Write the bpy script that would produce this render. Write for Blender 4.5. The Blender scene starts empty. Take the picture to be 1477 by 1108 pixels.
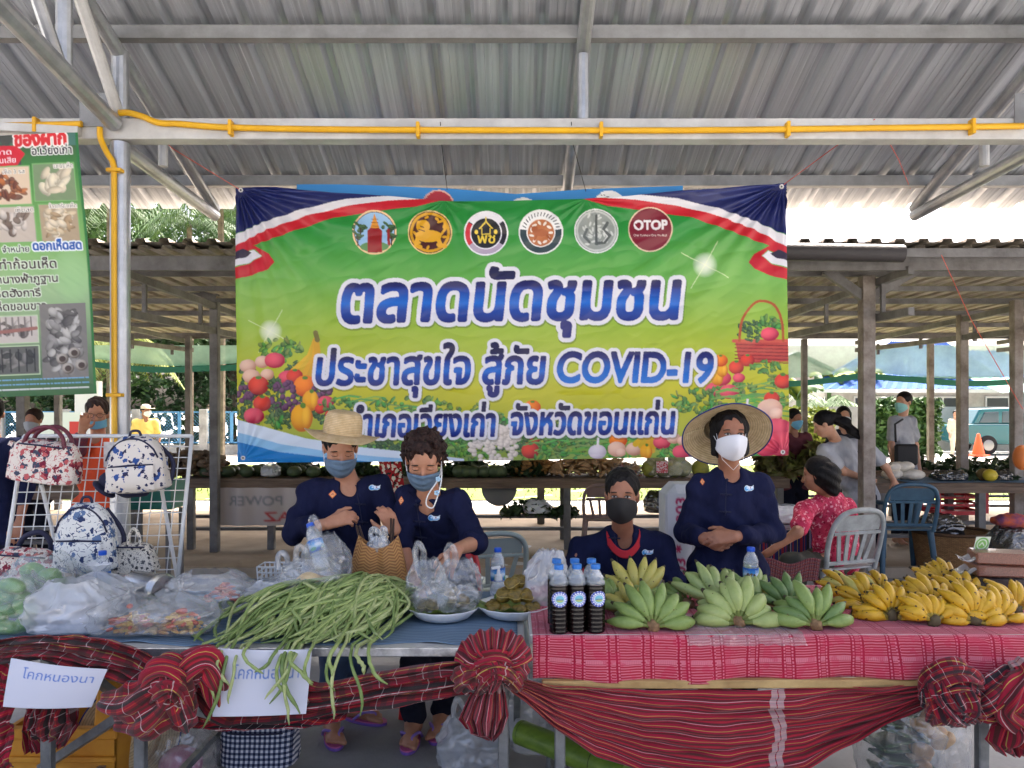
import bpy, math, random
import numpy as np
from math import sin, cos, pi, radians
from mathutils import Vector, Matrix
from mathutils.bvhtree import BVHTree
from mathutils import noise as mnoise

SC = bpy.context.scene
COL = SC.collection
# ---------------------------------------------------------------- camera, sky, sun, exposure
F, CX, CY, HC = 1100.0, 738.5, 592.0, 1.56
cam = bpy.data.objects.new('camera', bpy.data.cameras.new('camera'))
COL.objects.link(cam)
cam.location = (0, 0, HC)
cam.rotation_euler = (radians(90), 0, 0)
cam.data.sensor_width = 36
cam.data.lens = 36 * F / 1477
cam.data.shift_y = (CY - 554) / 1477
cam.data.clip_start = 0.05
cam.data.clip_end = 2000
SC.camera = cam
SUN_EL, SUN_AZ = radians(58), radians(32)      # azimuth clockwise from +Y
world = bpy.data.worlds.new('World')
SC.world = world
world.use_nodes = True
wn = world.node_tree
sky = wn.nodes.new('ShaderNodeTexSky')
sky.sky_type = 'NISHITA'
sky.sun_disc = False
sky.sun_elevation = SUN_EL
sky.sun_rotation = SUN_AZ
sky.air_density = .45
sky.dust_density = 8.0
sky.ozone_density = .2
wn.links.new(sky.outputs[0], wn.nodes['Background'].inputs[0])
wn.nodes['Background'].inputs[1].default_value = 0.15
sl = bpy.data.lights.new('sun', 'SUN')
sl.energy = 2.0
sl.angle = radians(0.6)
sl.color = (1, .95, .87)
sun = bpy.data.objects.new('sun', sl)
COL.objects.link(sun)
_sd = Vector((sin(SUN_AZ) * cos(SUN_EL), cos(SUN_AZ) * cos(SUN_EL), sin(SUN_EL)))
sun.rotation_euler = _sd.to_track_quat('Z', 'Y').to_euler()
SC.view_settings.view_transform = 'Standard'
SC.view_settings.look = 'None'
SC.view_settings.gamma = 1
SC.view_settings.exposure = 2.6
cy = SC.cycles
cy.max_bounces = 10
cy.diffuse_bounces = 5
cy.glossy_bounces = 4
cy.transmission_bounces = 6
cy.transparent_max_bounces = 24
cy.caustics_reflective = False
cy.caustics_refractive = False
cy.sample_clamp_indirect = 8
cy.use_denoising = True

rng = random.Random(7)
def U(a, b): return rng.uniform(a, b)
def P(px, py, Y): return Vector(((px - CX) * Y / F, Y, HC - (py - CY) * Y / F))
def S(r, g, b):
    f = lambda c: (c / 255 / 12.92) if c / 255 <= .04045 else ((c / 255 + .055) / 1.055) ** 2.4
    return (f(r), f(g), f(b))

# ---------------------------------------------------------------- materials
MATS = {}
def mat(name, color=(.5, .5, .5), rough=.6, metal=0., var=0., vscale=8., bump=0., bscale=40., stretch=(1, 1, 1),
        color2=None, sss=0., spec=.5, coat=0., trans=0., alpha=1., coord='Object', vlo=.35, vhi=.65, sheen=0.):
    if name in MATS: return MATS[name]
    m = bpy.data.materials.new(name); MATS[name] = m
    m.use_nodes = True
    t = m.node_tree; N = t.nodes; L = t.links
    b = N['Principled BSDF']
    b.inputs['Base Color'].default_value = (*color, 1)
    b.inputs['Roughness'].default_value = rough
    b.inputs['Metallic'].default_value = metal
    b.inputs['Specular IOR Level'].default_value = spec
    b.inputs['Coat Weight'].default_value = coat
    b.inputs['Transmission Weight'].default_value = trans
    b.inputs['Alpha'].default_value = alpha
    b.inputs['Sheen Weight'].default_value = sheen
    if sss:
        b.inputs['Subsurface Weight'].default_value = sss
        b.inputs['Subsurface Radius'].default_value = (.01, .004, .002)
        b.inputs['Subsurface Scale'].default_value = 1
    if var or color2 or bump:
        tc = N.new('ShaderNodeTexCoord'); mp = N.new('ShaderNodeMapping')
        mp.inputs['Scale'].default_value = stretch
        L.new(tc.outputs[coord], mp.inputs[0])
    if var or color2:
        nz = N.new('ShaderNodeTexNoise'); nz.inputs['Scale'].default_value = vscale; nz.inputs['Detail'].default_value = 6
        nz.inputs['Roughness'].default_value = .65
        L.new(mp.outputs[0], nz.inputs[0])
        rp = N.new('ShaderNodeValToRGB'); e = rp.color_ramp.elements
        c2 = color2 or tuple(max(0, c * (1 - var)) for c in color)
        c1 = color if color2 else tuple(c * (1 + var * .6) for c in color)
        e[0].position = vlo; e[0].color = (*c2, 1); e[1].position = vhi; e[1].color = (*c1, 1)
        L.new(nz.outputs[0], rp.inputs[0]); L.new(rp.outputs[0], b.inputs['Base Color'])
    if bump:
        n2 = N.new('ShaderNodeTexNoise'); n2.inputs['Scale'].default_value = bscale; n2.inputs['Detail'].default_value = 4
        L.new(mp.outputs[0], n2.inputs[0])
        bp = N.new('ShaderNodeBump'); bp.inputs['Strength'].default_value = bump; bp.inputs['Distance'].default_value = .01
        L.new(n2.outputs[0], bp.inputs['Height']); L.new(bp.outputs[0], b.inputs['Normal'])
    return m

def vcmat(name, rough=.5, spec=.3, var=0., bump=0., bscale=60):
    if name in MATS: return MATS[name]
    m = mat(name, rough=rough, spec=spec, bump=bump, bscale=bscale)
    t = m.node_tree
    a = t.nodes.new('ShaderNodeVertexColor'); a.layer_name = 'Col'
    t.links.new(a.outputs[0], t.nodes['Principled BSDF'].inputs['Base Color'])
    return m

def film(name, tint=(.85, .88, .9), clear=.62, rough=.12):
    """thin clear or milky plastic film"""
    if name in MATS: return MATS[name]
    m = bpy.data.materials.new(name); MATS[name] = m
    m.use_nodes = True
    t = m.node_tree; N = t.nodes; L = t.links
    N.remove(N['Principled BSDF'])
    tr = N.new('ShaderNodeBsdfTransparent'); tr.inputs[0].default_value = (.97, .98, .98, 1)
    di = N.new('ShaderNodeBsdfPrincipled'); di.inputs['Base Color'].default_value = (*tint, 1); di.inputs['Roughness'].default_value = rough
    di.inputs['Specular IOR Level'].default_value = .6
    vo = N.new('ShaderNodeTexVoronoi'); vo.inputs['Scale'].default_value = 20; nw = N.new('ShaderNodeTexNoise'); nw.inputs['Scale'].default_value = 9; tcn = N.new('ShaderNodeTexCoord')
    L.new(tcn.outputs['Object'], nw.inputs[0]); va = N.new('ShaderNodeVectorMath'); va.operation = 'MULTIPLY_ADD'; va.inputs[1].default_value = (.25, .25, .25)
    L.new(nw.outputs['Color'], va.inputs[0]); L.new(tcn.outputs['Object'], va.inputs[2]); L.new(va.outputs[0], vo.inputs[0])
    bp = N.new('ShaderNodeBump'); bp.inputs['Strength'].default_value = .55; bp.inputs['Distance'].default_value = .012; L.new(vo.outputs['Distance'], bp.inputs['Height'])
    gl = N.new('ShaderNodeBsdfGlossy'); L.new(bp.outputs[0], gl.inputs['Normal']); L.new(bp.outputs[0], di.inputs['Normal']); gl.inputs['Roughness'].default_value = rough * .7
    mx = N.new('ShaderNodeMixShader'); lw = N.new('ShaderNodeLayerWeight'); lw.inputs[0].default_value = .35
    mr = N.new('ShaderNodeMapRange'); mr.inputs[3].default_value = 1 - clear; mr.inputs[4].default_value = min(1, 1 - clear + .24)
    L.new(lw.outputs['Facing'], mr.inputs[0]); L.new(mr.outputs[0], mx.inputs[0])
    L.new(tr.outputs[0], mx.inputs[1]); L.new(di.outputs[0], mx.inputs[2])
    m2 = N.new('ShaderNodeMixShader'); m2.inputs[0].default_value = .09
    L.new(mx.outputs[0], m2.inputs[1]); L.new(gl.outputs[0], m2.inputs[2])
    L.new(m2.outputs[0], N['Material Output'].inputs[0])
    return m

def ramp_nodes(t, src, stops, interp='CONSTANT'):
    r = t.nodes.new('ShaderNodeValToRGB'); r.color_ramp.interpolation = interp
    el = r.color_ramp.elements
    while len(el) > 1: el.remove(el[-1])
    el[0].position = stops[0][0]; el[0].color = (*stops[0][1], 1)
    for p, c in stops[1:]:
        e = el.new(p); e.color = (*c, 1)
    t.links.new(src, r.inputs[0]); return r.outputs[0]

def math_n(t, op, a, b=None, c=None):
    n = t.nodes.new('ShaderNodeMath'); n.operation = op
    for i, v in enumerate((a, b, c)):
        if v is None: continue
        if hasattr(v, 'is_linked') or hasattr(v, 'links'): t.links.new(v, n.inputs[i])
        else: n.inputs[i].default_value = v
    return n.outputs[0]

def mixc(t, fac, a, b, mode='MIX'):
    n = t.nodes.new('ShaderNodeMix'); n.data_type = 'RGBA'; n.blend_type = mode
    for i, v in ((0, fac), (6, a), (7, b)):
        if hasattr(v, 'links'): t.links.new(v, n.inputs[i])
        else: n.inputs[i].default_value = v if i == 0 else (*v, 1)
    return n.outputs[2]

def uvsep(t):
    u = t.nodes.new('ShaderNodeUVMap'); s = t.nodes.new('ShaderNodeSeparateXYZ')
    t.links.new(u.outputs[0], s.inputs[0]); return s.outputs[0], s.outputs[1], u.outputs[0]

def plaid(name, base, dark, cross=True, pu=.16, pv=.13, seed=0, brown=S(92, 40, 36)):
    if name in MATS: return MATS[name]
    m = mat(name, rough=.85, spec=.2, bump=.25, bscale=500, sheen=.15); t = m.node_tree
    u, v, uv = uvsep(t)
    W_, Y_ = S(205, 190, 185), S(190, 165, 80)
    fv = math_n(t, 'FRACT', math_n(t, 'DIVIDE', v, pv))
    cv = ramp_nodes(t, fv, [(0, base), (.16, Y_), (.185, base), (.30, brown), (.42, base), (.50, S(190, 60, 40)), (.52, base), (.60, dark), (.74, base), (.78, W_), (.805, base), (.90, brown), (.97, base)])
    out = cv
    fu = math_n(t, 'FRACT', math_n(t, 'DIVIDE', u, pu))
    if cross:
        k = ramp_nodes(t, fu, [(0, (0, 0, 0)), (.12, (1, 1, 1)), (.30, (0, 0, 0)), (.55, (1, 1, 1)), (.68, (0, 0, 0))])
        out = mixc(t, math_n(t, 'MULTIPLY', k, .55), out, dark)
        w = ramp_nodes(t, fu, [(0, (0, 0, 0)), (.44, (1, 1, 1)), (.46, (0, 0, 0)), (.82, (1, 1, 1)), (.835, (0, 0, 0))])
        out = mixc(t, math_n(t, 'MULTIPLY', w, .7), out, W_)
    else:
        f2 = math_n(t, 'FRACT', math_n(t, 'DIVIDE', u, .95))
        k = ramp_nodes(t, f2, [(0, (1, 1, 1)), (.022, (0, 0, 0)), (.027, (1, 1, 1)), (.05, (0, 0, 0))])
        out = mixc(t, math_n(t, 'MULTIPLY', k, .55), out, W_)
    nz = t.nodes.new('ShaderNodeTexNoise'); nz.inputs['Scale'].default_value = 7
    t.links.new(uv, nz.inputs[0])
    out = mixc(t, math_n(t, 'MULTIPLY', nz.outputs[0], .25), out, dark)
    t.links.new(out, t.nodes['Principled BSDF'].inputs['Base Color'])
    return m

def floral(name, base, cols, scale=14., size=.36, detail=True):
    if name in MATS: return MATS[name]
    m = mat(name, rough=.75, spec=.25, bump=.12, bscale=600); t = m.node_tree; N = t.nodes; L = t.links
    tc = N.new('ShaderNodeTexCoord'); out = None; prev = base
    nz = N.new('ShaderNodeTexNoise'); nz.inputs['Scale'].default_value = scale * 3.2; nz.inputs['Detail'].default_value = 3
    L.new(tc.outputs['Object'], nz.inputs[0])
    for i, c in enumerate(cols):
        mp = N.new('ShaderNodeMapping'); mp.inputs['Location'].default_value = (i * 3.7, i * 1.3, i * 2.1)
        L.new(tc.outputs['Object'], mp.inputs[0])
        v = N.new('ShaderNodeTexVoronoi'); v.inputs['Scale'].default_value = scale * (1 + .35 * i); v.inputs['Randomness'].default_value = .85
        L.new(mp.outputs[0], v.inputs[0])
        d = math_n(t, 'ADD', v.outputs['Distance'], math_n(t, 'MULTIPLY', math_n(t, 'SUBTRACT', nz.outputs[0], .5), 1.1))
        f = math_n(t, 'LESS_THAN', d, size - .03 * i)
        prev = mixc(t, f, prev, c)
    if detail:
        v = N.new('ShaderNodeTexVoronoi'); v.feature = 'DISTANCE_TO_EDGE'; v.inputs['Scale'].default_value = scale * 2.6
        L.new(tc.outputs['Object'], v.inputs[0])
        f = math_n(t, 'MULTIPLY', math_n(t, 'LESS_THAN', v.outputs[0], .035), math_n(t, 'GREATER_THAN', nz.outputs[0], .52))
        prev = mixc(t, f, prev, cols[-1])
    L.new(prev, N['Principled BSDF'].inputs['Base Color'])
    return m

# ---------------------------------------------------------------- mesh helpers
class MB:
    def __init__(s): s.v = []; s.f = []; s.uv = None; s.mi = []; s.cur = 0
    def add(s, vs, fs):
        o = len(s.v); s.v += [tuple(p) for p in vs]
        s.f += [tuple(i + o for i in f) for f in fs]; s.mi += [s.cur] * len(fs); return s
    def box(s, c, size, rot=None, b=0.):
        x, y, z = (d / 2 for d in size)
        if b > 0:
            vs = []; fs = []
            P8 = [(sx, sy, sz) for sx in (-1, 1) for sy in (-1, 1) for sz in (-1, 1)]
            idx = {}
            for sg in P8:
                for a in range(3):
                    p = [sg[i] * ((x, y, z)[i] - (0 if i == a else b)) for i in range(3)]
                    idx[sg, a] = len(vs); vs.append(p)
            for a in range(3):
                for sg in (-1, 1):
                    o = [i for i in range(3) if i != a]
                    q = []
                    for s1, s2 in ((-1, -1), (1, -1), (1, 1), (-1, 1)):
                        k = [0, 0, 0]; k[a] = sg; k[o[0]] = s1; k[o[1]] = s2; q.append(idx[tuple(k), a])
                    fs.append(q)
            for a in range(3):
                o = [i for i in range(3) if i != a]
                for s1 in (-1, 1):
                    for s2 in (-1, 1):
                        q = []
                        for sa, ax in ((-1, o[0]), (1, o[0]), (1, o[1]), (-1, o[1])):
                            k = [0, 0, 0]; k[a] = sa; k[o[0]] = s1; k[o[1]] = s2; q.append(idx[tuple(k), ax])
                        fs.append(q)
            for sg in P8: fs.append([idx[sg, 0], idx[sg, 1], idx[sg, 2]])
        else:
            vs = [(-x, -y, -z), (x, -y, -z), (x, y, -z), (-x, y, -z), (-x, -y, z), (x, -y, z), (x, y, z), (-x, y, z)]
            fs = [(0, 3, 2, 1), (4, 5, 6, 7), (0, 1, 5, 4), (1, 2, 6, 5), (2, 3, 7, 6), (3, 0, 4, 7)]
        c = Vector(c)
        vs = [(rot @ Vector(p) if rot else Vector(p)) + c for p in vs]
        return s.add(vs, fs)
    def bar(s, a, b, w, h=None, up=(0, 0, 1), bev=0.):
        a = Vector(a); b = Vector(b); d = (b - a); L = d.length; d.normalize()
        u = Vector(up)
        if abs(d.dot(u)) > .98: u = Vector((0, 1, 0))
        x = d.cross(u).normalized(); z = x.cross(d).normalized()
        R = Matrix((x, d, z)).transposed()
        return s.box((a + b) / 2, (w, L, h or w), R, bev)
    def tube(s, pts, r, n=8, cap=True, wave=None):
        pts = [Vector(p) for p in pts]; m = len(pts)
        rs = r if isinstance(r, (list, tuple)) else [r] * m
        vs = []; fs = []
        t = (pts[1] - pts[0]).normalized()
        u = t.orthogonal().normalized()
        for i, p in enumerate(pts):
            t2 = (pts[min(i + 1, m - 1)] - pts[max(i - 1, 0)])
            t2 = t2.normalized() if t2.length > 1e-9 else t
            u = (u - t2 * u.dot(t2))
            u = u.normalized() if u.length > 1e-6 else t2.orthogonal().normalized()
            w = t2.cross(u); t = t2
            for k in range(n):
                a = 2 * pi * k / n; q = rs[i] * (wave(i / (m - 1), a) if wave else 1)
                vs.append(p + (u * cos(a) + w * sin(a)) * q)
        for i in range(m - 1):
            for k in range(n):
                k2 = (k + 1) % n
                fs.append((i * n + k, i * n + k2, (i + 1) * n + k2, (i + 1) * n + k))
        if cap:
            fs.append(tuple(range(n - 1, -1, -1))); fs.append(tuple((m - 1) * n + k for k in range(n)))
        return s.add(vs, fs)
    def lathe(s, prof, c=(0, 0, 0), n=24, R=None, sx=1., sy=1., fr=None):
        vs = []; fs = []; c = Vector(c)
        for r, z in prof:
            for k in range(n):
                a = 2 * pi * k / n; q = fr(a, r, z) if fr else r
                p = Vector((q * cos(a) * sx, q * sin(a) * sy, z)); vs.append((R @ p if R else p) + c)
        m = len(prof)
        for i in range(m - 1):
            for k in range(n):
                k2 = (k + 1) % n; fs.append((i * n + k, i * n + k2, (i + 1) * n + k2, (i + 1) * n + k))
        if prof[0][0] > 1e-6: fs.append(tuple(range(n - 1, -1, -1)))
        if prof[-1][0] > 1e-6: fs.append(tuple((m - 1) * n + k for k in range(n)))
        return s.add(vs, fs)
    def ell(s, c, r, R=None, n=16, m=10, fn=None):
        vs = []; fs = []; c = Vector(c)
        for i in range(m + 1):
            th = pi * i / m
            for k in range(n):
                a = 2 * pi * k / n
                d = Vector((sin(th) * cos(a), sin(th) * sin(a), cos(th))); q = fn(d) if fn else 1
                p = Vector((d.x * r[0], d.y * r[1], d.z * r[2])) * q
                vs.append((R @ p if R else p) + c)
        for i in range(m):
            for k in range(n):
                k2 = (k + 1) % n; fs.append((i * n + k, (i + 1) * n + k, (i + 1) * n + k2, i * n + k2))
        return s.add(vs, fs)
    def grid(s, fn, nu, nv, uvfn=None, closeu=False):
        vs = [fn(i / nu, j / nv) for j in range(nv + 1) for i in range(nu + 1)]
        fs = [(j * (nu + 1) + i, j * (nu + 1) + i + 1, (j + 1) * (nu + 1) + i + 1, (j + 1) * (nu + 1) + i) for j in range(nv) for i in range(nu)]
        if uvfn:
            if s.uv is None: s.uv = {}
            o = len(s.v)
            for j in range(nv + 1):
                for i in range(nu + 1): s.uv[o + j * (nu + 1) + i] = uvfn(i / nu, j / nv)
        return s.add(vs, fs)
    def mesh(s, name, smooth=False):
        me = bpy.data.meshes.new(name); me.from_pydata(s.v, [], s.f)
        if s.uv:
            ul = me.uv_layers.new(name='UVMap'); li = np.empty(len(me.loops), dtype=np.int32); me.loops.foreach_get('vertex_index', li)
            arr = np.array([s.uv.get(i, (0, 0)) for i in range(len(s.v))], dtype=np.float32)
            ul.data.foreach_set('uv', arr[li].ravel())
        if smooth is True: me.polygons.foreach_set('use_smooth', [True] * len(me.polygons))
        elif smooth: me.shade_smooth() if False else smooth_angle(me, smooth)
        if any(s.mi): me.polygons.foreach_set('material_index', s.mi)
        me.update(); return me

def smooth_angle(me, ang):
    me.polygons.foreach_set('use_smooth', [True] * len(me.polygons))
    try: me.set_sharp_from_angle(angle=radians(ang))
    except Exception: pass

def obj(name, me, m=None, parent=None, smooth=False, solid=0.):
    if isinstance(me, MB): me = me.mesh(name, smooth)
    for q in (m if isinstance(m, (list, tuple)) else [m]):
        if q: me.materials.append(q)
    o = bpy.data.objects.new(name, me); COL.objects.link(o)
    if parent:
        o.parent = parent; o.location = -parent.location
    if solid:
        md = o.modifiers.new('thickness', 'SOLIDIFY'); md.thickness = solid; md.offset = 0
    return o
def tag(o, label, cat, group=None, kind=None):
    o['label'] = label; o['category'] = cat
    if group: o['group'] = group
    if kind: o['kind'] = kind
    return o
def thing(name, label, cat, loc, group=None, kind=None):
    o = bpy.data.objects.new(name, None); COL.objects.link(o); o.location = loc; o.empty_display_size = .05
    return tag(o, label, cat, group, kind)
def struct(name, me, m, smooth=False, kind='structure'):
    o = obj(name, me, m, smooth=smooth); o['kind'] = kind; return o
def copy_tree(o, loc, rotz=None, label=None):
    c = o.copy(); COL.objects.link(c); c.location = loc
    if rotz is not None: c.rotation_euler = (0, 0, rotz)
    if label: c['label'] = label
    for ch in list(o.children):
        d = ch.copy(); COL.objects.link(d); d.parent = c
        for g in list(ch.children):
            e = g.copy(); COL.objects.link(e); e.parent = d
    return c
def npmesh(name, V, Fc, smooth=True):
    """fast mesh from numpy quads/tris"""
    me = bpy.data.meshes.new(name); n = len(Fc); k = Fc.shape[1]
    me.vertices.add(len(V)); me.vertices.foreach_set('co', V.astype(np.float32).ravel())
    me.loops.add(n * k); me.loops.foreach_set('vertex_index', Fc.astype(np.int32).ravel())
    me.polygons.add(n); me.polygons.foreach_set('loop_start', np.arange(0, n * k, k, dtype=np.int32))
    if smooth: me.polygons.foreach_set('use_smooth', np.ones(n, dtype=bool))
    me.update(calc_edges=True); me.validate(); return me
def fbm(x, y, z, seed=0):
    """cheap smooth vector noise from warped sines (numpy)"""
    r = np.random.RandomState(seed); o = 0; a = 1.
    for k in range(4):
        d = r.normal(size=(3, 3)) * (1.7 ** k); ph = r.uniform(0, 6.28, 3)
        o = o + a * np.sin(d[0, 0] * x + d[0, 1] * y + d[0, 2] * z + ph[0] + 1.3 * np.sin(d[1, 0] * x + d[1, 1] * y + d[1, 2] * z + ph[1]))
        a *= .6
    return o / 2

# ---------------------------------------------------------------- smooth-union solids -> one continuous surface
def sdf_mesh(name, prims, h=.006, k=.02, disp=None, smooth_it=2):
    """prims: ('c',a,b,ra,rb[,k]) tapered capsule, ('e',c,radii,R[,k]) ellipsoid, ('x',c,radii,R) carve"""
    lo = np.full(3, 1e9); hi = -lo; bbs = []
    for p in prims:
        if p[0] == 'c':
            a, b = np.array(p[1], float), np.array(p[2], float); r = max(p[3], p[4])
            l, g = np.minimum(a, b) - r, np.maximum(a, b) + r
        else:
            c = np.array(p[1], float); r = max(p[2]); l, g = c - r, c + r
        bbs.append((l, g))
        if p[0] != 'x': lo = np.minimum(lo, l); hi = np.maximum(hi, g)
    lo -= 3 * h; hi += 3 * h
    n = np.ceil((hi - lo) / h).astype(int) + 1
    Fd = np.full(n, 1.0, dtype=np.float32)
    ax = [(lo[i] + h * np.arange(n[i])).astype(np.float32) for i in range(3)]
    for p, (l, g) in zip(prims, bbs):
        kk = p[5] if p[0] == 'c' and len(p) > 5 else (p[4] if p[0] != 'c' and len(p) > 4 else k)
        mg = kk + 3 * h
        i0 = np.maximum(0, np.floor((l - mg - lo) / h).astype(int)); i1 = np.minimum(n, np.ceil((g + mg - lo) / h).astype(int) + 1)
        if (i1 <= i0).any(): continue
        sl = tuple(slice(i0[i], i1[i]) for i in range(3))
        X = ax[0][sl[0]][:, None, None]; Y = ax[1][sl[1]][None, :, None]; Z = ax[2][sl[2]][None, None, :]
        if p[0] == 'c':
            a, b = np.array(p[1], np.float32), np.array(p[2], np.float32); d = b - a; q = max(float(d @ d), 1e-12)
            t = np.clip(((X - a[0]) * d[0] + (Y - a[1]) * d[1] + (Z - a[2]) * d[2]) / q, 0, 1)
            D = np.sqrt((X - a[0] - t * d[0]) ** 2 + (Y - a[1] - t * d[1]) ** 2 + (Z - a[2] - t * d[2]) ** 2) - (p[3] + t * (p[4] - p[3]))
        else:
            c = p[1]; R = p[3]; x, y, z = X - c[0], Y - c[1], Z - c[2]
            if R is not None:
                M = np.array(R, dtype=np.float32)   # columns = local axes
                x, y, z = (M[0, 0] * x + M[1, 0] * y + M[2, 0] * z, M[0, 1] * x + M[1, 1] * y + M[2, 1] * z, M[0, 2] * x + M[1, 2] * y + M[2, 2] * z)
            r = p[2]
            k0 = np.sqrt((x / r[0]) ** 2 + (y / r[1]) ** 2 + (z / r[2]) ** 2); k1 = np.sqrt((x / r[0] ** 2) ** 2 + (y / r[1] ** 2) ** 2 + (z / r[2] ** 2) ** 2)
            D = k0 * (k0 - 1) / np.maximum(k1, 1e-6)
        A = Fd[sl]
        if p[0] == 'x':
            D = -D; hh = np.clip(.5 - .5 * (A - D) / kk, 0, 1); Fd[sl] = A * (1 - hh) + D * hh + kk * hh * (1 - hh)
        else:
            hh = np.clip(.5 + .5 * (A - D) / kk, 0, 1); Fd[sl] = A * (1 - hh) + D * hh - kk * hh * (1 - hh)
    if disp is not None:
        near = np.abs(Fd) < .05; I = np.argwhere(near)
        w = lo + I * h; Fd[near] += disp(w[:, 0], w[:, 1], w[:, 2]).astype(np.float32)
    Ins = Fd < 0
    C8 = [(i, j, l) for i in (0, 1) for j in (0, 1) for l in (0, 1)]
    cnt = np.zeros(n - 1, dtype=np.int8)
    for c in C8: cnt += Ins[c[0]:n[0] - 1 + c[0], c[1]:n[1] - 1 + c[1], c[2]:n[2] - 1 + c[2]]
    act = np.argwhere((cnt > 0) & (cnt < 8))
    idm = np.full(n - 1, -1, dtype=np.int32); idm[tuple(act.T)] = np.arange(len(act))
    pos = np.zeros((len(act), 3)); num = np.zeros(len(act))
    for i, c0 in enumerate(C8):
        for c1 in C8[i + 1:]:
            if sum(abs(c0[q] - c1[q]) for q in range(3)) != 1: continue
            f0 = Fd[act[:, 0] + c0[0], act[:, 1] + c0[1], act[:, 2] + c0[2]]; f1 = Fd[act[:, 0] + c1[0], act[:, 1] + c1[1], act[:, 2] + c1[2]]
            m = (f0 < 0) != (f1 < 0)
            t = np.where(m, f0 / np.where(m, f0 - f1, 1), 0)
            for q in range(3): pos[:, q] += np.where(m, c0[q] + t * (c1[q] - c0[q]), 0)
            num += m
    V = lo + h * (act + pos / num[:, None])
    faces = []
    for axis in range(3):
        o = [(axis + 1) % 3, (axis + 2) % 3]
        sA = [slice(1, n[i] - 1) for i in range(3)]; sA[axis] = slice(0, n[axis] - 1); sB = list(sA); sB[axis] = slice(1, n[axis])
        a, b = Ins[tuple(sA)], Ins[tuple(sB)]
        E_ = np.argwhere(a != b); fl = a[tuple(E_.T)]
        base = E_.copy(); base[:, o[0]] += 1; base[:, o[1]] += 1
        def cid(d0, d1):
            c = base.copy(); c[:, o[0]] += d0; c[:, o[1]] += d1; return idm[tuple(c.T)]
        q = np.stack([cid(-1, -1), cid(0, -1), cid(0, 0), cid(-1, 0)], 1)
        q[~fl] = q[~fl][:, ::-1]; faces.append(q)
    Fc = np.concatenate(faces)
    for _ in range(smooth_it):
        acc = np.zeros_like(V); dg = np.zeros(len(V))
        for i in range(4):
            a, b = Fc[:, i], Fc[:, (i + 1) % 4]
            np.add.at(acc, a, V[b]); np.add.at(dg, a, 1)
        V = .5 * V + .5 * acc / np.maximum(dg, 1)[:, None]
    return npmesh(name, V, Fc)

# ---------------------------------------------------------------- printing: paint colours in numpy, carry them as vertex colours
_gl = {}
def text_contours(s):
    if s in _gl: return _gl[s]
    c = bpy.data.curves.new('t', 'FONT'); c.body = s; c.size = 1; c.resolution_u = 5
    o = bpy.data.objects.new('t', c); COL.objects.link(o)
    dg = bpy.context.evaluated_depsgraph_get(); cu = o.evaluated_get(dg).to_curve(dg)
    out = []
    from mathutils.geometry import interpolate_bezier
    for sp in cu.splines:
        pts = []
        if sp.type == 'BEZIER':
            bp = sp.bezier_points; n = len(bp)
            for i in range(n):
                a, b = bp[i], bp[(i + 1) % n]
                pts += [(p.x, p.y) for p in interpolate_bezier(a.co, a.handle_right, b.handle_left, b.co, 6)[:-1]]
        else: pts = [(p.co.x, p.co.y) for p in sp.points]
        if len(pts) > 2: out.append(np.array(pts))
    bpy.data.objects.remove(o); bpy.data.curves.remove(c)
    _gl[s] = out; return out

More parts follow.
